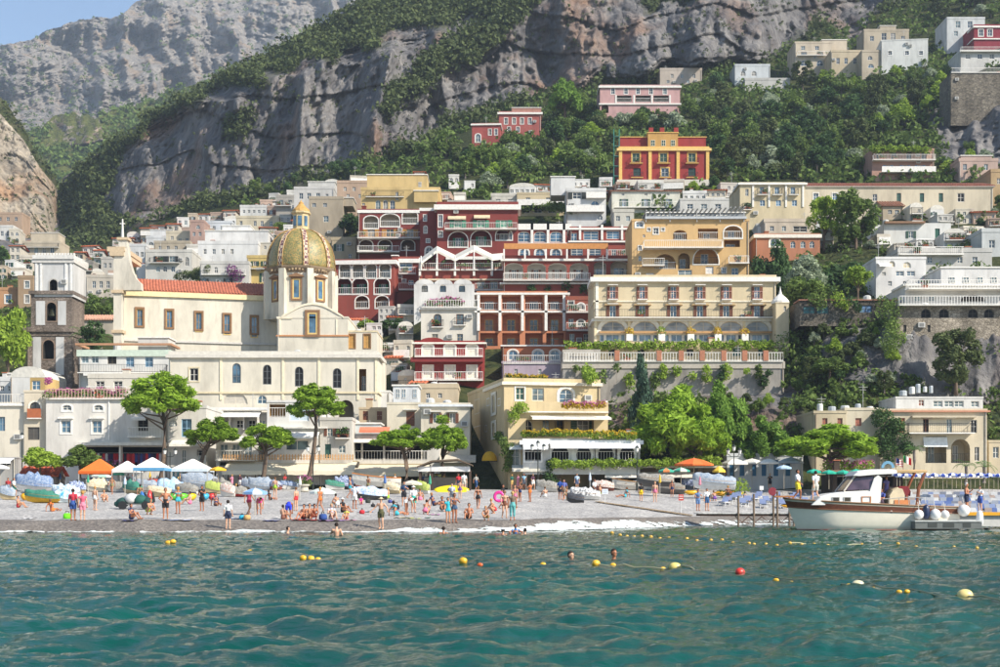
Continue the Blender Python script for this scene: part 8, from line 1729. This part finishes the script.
person('woman in pink bending under the checked parasol',259,514.5,'bend',20,[('bikini','#d0488a'),(K,'#d0488a')],1.65,long=True)
person('woman in a red swimsuit standing by the checked parasol',249,514.5,'walk',150,[('tank','#b03a5a'),(K,'#b03a5a')],1.65)
person('boy in bright blue trunks bending over on the shingle',288.5,519.5,'bend',180,[(S,'#2a3fd0')],1.6)
person('bather sitting beside the boy in blue trunks',283,519.5,'sit',150,[(K,'#8a5a4a')],1.55)
person('bare shouldered bather sitting on the left of the red towel',304,519.5,'sit',-30,[(K,'#3a3a3c')],1.6); person('bather sitting in the middle of the red towel',309.5,519,'sit',0,[(K,'#5a2f2a')],1.65); person('bather with folded arms on the right of the red towel',313.5,520,'squat',20,[(K,'#a33a3a')],1.55)
person('blond bather sitting with drawn up knees on the lilac towel',331.5,519.5,'sit',25,[('bikini','#d8cfe0'),(K,'#d8cfe0')],1.65,hairc='#c9a566'); person('woman in a black swimsuit and white hat sitting on a chair bag',342.5,512.5,'sit',60,[('tank','#1d1c20'),(K,'#1d1c20')],1.7,hat='#efece4'); person('child in a yellow bikini on the rose towel',346.5,519.5,'sit',-20,[('bikini','#d6e04a'),(K,'#e05a5a')],1.2)
person('man in a white shirt and white shorts standing behind the towels',354.5,509,'hold',160,[(T,'#e3eaf0'),(S,'#eeeae2')],1.75); person('child in pink sitting by the dark rucksack',361,504.5,'sit',10,[('tank','#d83a90'),(K,'#d83a90')],1.15)
person('man in olive shorts and sun hat wading at the water edge',381,529.5,'wade',-15,[(S,'#5d5a3a')],1.76,hat='#d8c9a4',skin=2)
person('man in a dark blue shirt standing behind the straw towel',404,506,'hold',10,[(T,'#2c4668'),(S,'#23252b')],1.78); person('person in white bending over the straw towel',406.5,514.5,'bend',70,[('trunks','#f0eeea'),('bikini','#f0eeea')],1.65,long=True); person('man in a white shirt teal shorts and white cap',413.5,512.5,'stand',20,[(T,'#eeecea'),(S,'#2fae9a')],1.7,hat='#efeeea')
person('woman sitting on the plain white towel',442,510,'sit',15,[('bikini','#4a3a48'),(K,'#4a3a48')],1.65,long=True); person('girl in a turquoise swimsuit standing near the wash',448,523,'stand',20,[('tank','#35b5c4'),(K,'#35b5c4')],1.45,long=True); person('woman in a patterned bikini beside the turquoise girl',454.5,523,'hold',30,[('bikini','#3f5a7a'),(K,'#3f5a7a')],1.68,long=True); person('person in a grey top standing behind the bikini woman',452,505,'stand',0,[(T,'#b9bcc2'),(S,'#6a6f78')],1.6)
person('man in dark trunks sitting on the wet shingle',469,519,'sit',-10,[(K,'#2a2a30')],1.7,skin=1); person('child in yellow squatting at the wash',487,520.5,'squat',-20,[(K,'#c9b83a')],1.4,hairc='#b98a4a')
person('woman in black carrying a pink ring',503,509,'walk',60,[('tank','#1f1e22'),(K,'#1f1e22')],1.68,long=True); person('woman in a brown bikini walking towards the wash',504.5,518.5,'walk',10,[('bikini','#7a4a36'),(K,'#7a4a36')],1.66,hat='#8a6a4a'); person('long haired woman in teal trousers',512.5,520.5,'stand',190,[('pants','#5fa8a8'),('tank','#7a6a58')],1.72,long=True,hairc='#c9a566'); person('woman in a rose bikini beside the pink ring',515,509,'stand',-30,[('bikini','#e07a9a'),(K,'#e07a9a')],1.7,long=True)
person('person in a red shirt on the promenade by the yellow awning',458.5,491,'stand',0,[(T,'#d0303a'),(S,'#3a3f55')],1.72); person('tall man in white beside the person in red',464,491,'stand',180,[(T,'#eeeeea'),(S,'#c9c4b8')],1.85)
person('man in a blue shirt on the shingle before the corner house',560,499.5,'stand',150,[(T,'#2f55a8'),(S,'#2a2d38')],1.75); person('person in a pale violet shirt beside the man in blue',564,499.5,'walk',-20,[(T,'#6a74b8'),(S,'#8a7a6a')],1.7); person('man in a white shirt by the low white boat',594.5,500,'walk',40,[(T,'#e6e6e4'),(S,'#33353c')],1.78); person('person in pale blue near the promenade bar',577,490,'stand',0,[(T,'#b9d0e6'),(S,'#5a6a8a')],1.7); person('person in a light blue vest before the corner house',524,490,'stand',10,[('tank','#8fb4cc'),(S,'#5a5f6a')],1.7)
person('person in a black shirt and yellow shorts on the shingle',641,501,'stand',180,[(T,'#222226'),(S,'#e8c41f')],1.55); person('woman in a pink dress before the bar awnings',616,489.5,'stand',20,[('dress','#e85a9a')],1.68,long=True); person('person in blue beside the woman in pink',609,489.5,'stand',-20,[(T,'#9fb4d6'),(S,'#5a4f44')],1.65)
cpl='couple'
person('woman in a blue dress standing at the jetty',698,511,'hold',15,[('dress','#5f7fae')],1.68,long=True,hairc='#8a4a26'); wm=person('man in a white shirt and blue shorts with a dark rucksack',707,511,'stand',20,[(T,'#eceef0'),(S,'#2f5a86')],1.78)
mb=MB(); rg=[[(.17*math.cos(a)*s_,.10*math.sin(a)*s_,z) for a in [6.283*j/10 for j in range(10)]] for z,s_ in ((0,.7),(.06,1),(.34,1),(.44,.7),(.47,.3))]; mb.ring(rg); rk=mb.build('rucksack',fab('#22242c'),None,Vector(wm.location)+Vector((.13,.12,1.02)),smooth=True); tag(rk,'dark rucksack on the back of the man in white','rucksack')
deckz=sect(.12)[2]-.04
person('man in a white shirt and yellow shorts standing on the boat bow',803,0,'walk',60,[(T,'#eceaea'),(S,'#e8d03a')],1.84,loc=(gz.location.x+(803-872)*q,gz.location.y-.1,deckz+.0)); person('man in a white shirt and pale shorts stepping along the boat bow',821,0,'walk',200,[(T,'#e8e8e8'),(S,'#cfcdc0')],1.78,loc=(gz.location.x+(820.5-872)*q,gz.location.y-.3,deckz-.02))
person('person in blue seated inside the boat cockpit',889,0,'sit',-60,[(T,'#4a5aa8'),(S,'#5a4a5a')],1.7,loc=(gz.location.x+(887-872)*q,gz.location.y-.5,bp_(0,501)[2]-.2)); person('woman in a violet patterned dress on board the boat',897,0,'stand',30,[('dress','#7f78b8')],1.62,loc=(gz.location.x+(895.5-872)*q,gz.location.y+.35,bp_(0,502)[2]-.1),long=True)
person('bare chested man in navy shorts standing on the pontoon',982.5,0,'hold',60,[(S,'#23304f')],1.8,loc=(27.95,83.2,1.0),skin=1,hairc='#d8d4cc'); person('person in a white shirt and blue shorts on the pontoon',995.5,0,'hold',-60,[(T,'#e6e6e6'),(S,'#3a58a8')],1.62,loc=(28.9,83.6,1.0))
for i,(x,y,l,c) in enumerate(((950,508,'dark haired bather lying behind the fenders','#3a3a4a'),(958,508,'bather in red resting behind the white ball fender','#a83a3a'),(969,509,'bather in blue seated beyond the pontoon','#3a5aa0'),(975,507,'bather in white seated beyond the pontoon','#e0e0e0'))): person(l,x,y,'recline',-60+40*i,[(K,c),('bikini',c)],1.7,loc=(( x-500)*104/F,106+i*.4,BZ((x-500)*104/F,106+i*.4)+.3),long=i%2==0)
# swimmers
def swimmer(label,px,py,rz,sink,h=1.72,pose_='swim',**k):
    d=CAMH*F/(py-HZ); X=(px-500)*d/F; return person(label,px,0,pose_,rz,k.get('cl',[(K,'#2f3a5f')]),h,loc=(X,d,wz(X,d)),sink=sink,skin=k.get('skin'),long=k.get('long',False),hat=k.get('hat'))
swimmer('swimmer facing the boat left of the other swimmer',571,561.5,25,1.44,skin=2); swimmer('dark haired swimmer with shoulders out of the water',614,560,20,1.38,skin=1)
swimmer('bather standing waist deep with his back turned',336.5,536.5,180,1.12,pose_='hold',skin=2); swimmer('swimmer lying low before the seated bathers',288,533,90,1.4); swimmer('dark haired swimmer near the foam',443.5,534,180,1.48); swimmer('swimmer in a white cap close to the foam',503,534.5,150,1.38,hat='#e9e9ee'); swimmer('woman in a blue bikini bathing near the foam',515.5,533.5,10,1.2,cl=[('bikini','#2f6aa8'),(K,'#2f6aa8')]); swimmer('blond child bathing near the foam',525,534,200,1.36)
# people strolling on the promenade
pc=['#b33a3a','#e6e4de','#3a5a8a','#22242a','#7a8a9a','#d8b06a','#c9c4ba','#2f6a5a','#d88aa0','#5a3a4a']
where=[(8,496,'white beach hut at the left edge'),(14,497,'red box at the left edge'),(92,489,'orange gazebo'),(128,490,'small plain white gazebo'),(133,491,'stall with the blue valance'),(180,489,'white and blue gazebo'),(188,489,'pine with the curved trunk'),(196,489,'yellow parasol'),(232,490,'long cream awning left end'),(240,490,'red boat with a grey cover'),(285,489,'tall slender pine'),(395,488,'bent pine trunk'),(424,489,'kiosk left post'),(428,489,'kiosk middle'),(437,489,'kiosk counter'),(444,489,'kiosk right post'),(476,490,'yellow domed awning'),(512,490,'three armed street lamp'),(518,490,'vine roofed bar door'),(533,490,'ivy of the bar'),(590,489,'bar hedge'),(652,488,'green and orange parasol'),(726,487,'first clipped bush'),(770,486,'white cafe parasols'),(868,487,'low dark canopied bar')]
for i,(x,y,l) in enumerate(where): person('%s beside the %s'%(('stroller in a %s shirt'%['red','white','blue','black','grey','tan','beige','green','pink','plum'][i%10]),l),x,y,['stand','walk','hold'][i%3],(i*77)%360,[(T,pc[i%10]),(S if i%2 else 'pants',pc[(i*3+4)%10])],1.6+.02*(i%8),long=i%3==1,hairc=['#2b1d15','#6b4a2a','#b98a4a'][i%3],group=None)
cw=[('scarlet','#c8303a'),('navy','#2a3560'),('lime','#9fc03a'),('orange','#e0782f'),('violet','#7a4fa0'),('aqua','#3fb0c0'),('white','#e8e6e0'),('black','#222226'),('rose','#e07a9a'),('khaki','#8f8458')]
pq=random.Random(5); ps=['sit','recline','stand','walk','squat','hold','sit','recline']
for i in range(38):
    x=[18,52,95,112,148,178,190,216,236,270,296,320,338,368,388,396,420,434,460,478,495,530,545,568,600,625,655,672,715,728,745,58,104,140,275,350,425,520][i]; y=pq.uniform(494,516) if x<600 else pq.uniform(494,504); po=ps[i%8]; cn,cc=cw[(i*3)%10]
    person('bather in a %s swimsuit %s on the shingle %s'%(cn,{'sit':'sitting up','recline':'leaning back','stand':'standing','walk':'walking','squat':'crouching','hold':'standing with bent arms'}[po],['near the covered boats','behind the towels','above the wet strip','before the awnings'][i%4]),x,y,po,pq.uniform(-180,180),[(K,cc)]+([('bikini',cc)] if i%2 else []),1.55+.03*(i%9),long=i%2==1,hairc=['#2b1d15','#6b4a2a','#b98a4a'][i%3])
r=empty('swim_ring',ground(499,509)+Vector((0,-.2,.55)),0,'pink inflatable ring held by the woman in black','swim ring'); mb=MB(); mb.ring([[((.30+.11*math.cos(b))*math.cos(a),.11*math.sin(b),(.30+.11*math.cos(b))*math.sin(a)) for b in [6.283*j/8 for j in range(8)]] for a in [6.283*i/18 for i in range(19)]],False,False); mb.build('tube',plain('#f03a9a',.35),r,(0,0,.3),smooth=True)
# ------------------------------------------------------------------ haze in the air
mb=MB(); mb.box(-1300,1500,-30,2300,-4,760); hz=mb.build('haze',bpy.data.materials.new('air')); tag(hz,'thin blue summer haze in the air','haze',kind='stuff')
hm=hz.data.materials[0]; hm.use_nodes=True; N=hm.node_tree.nodes; L=hm.node_tree.links; N.clear(); out=N.new('ShaderNodeOutputMaterial'); pv=N.new('ShaderNodeVolumePrincipled'); pv.inputs['Color'].default_value=(.72,.84,1.0,1); pv.inputs['Density'].default_value=.00018; pv.inputs['Anisotropy'].default_value=.2; L.new(pv.outputs[0],out.inputs['Volume'])
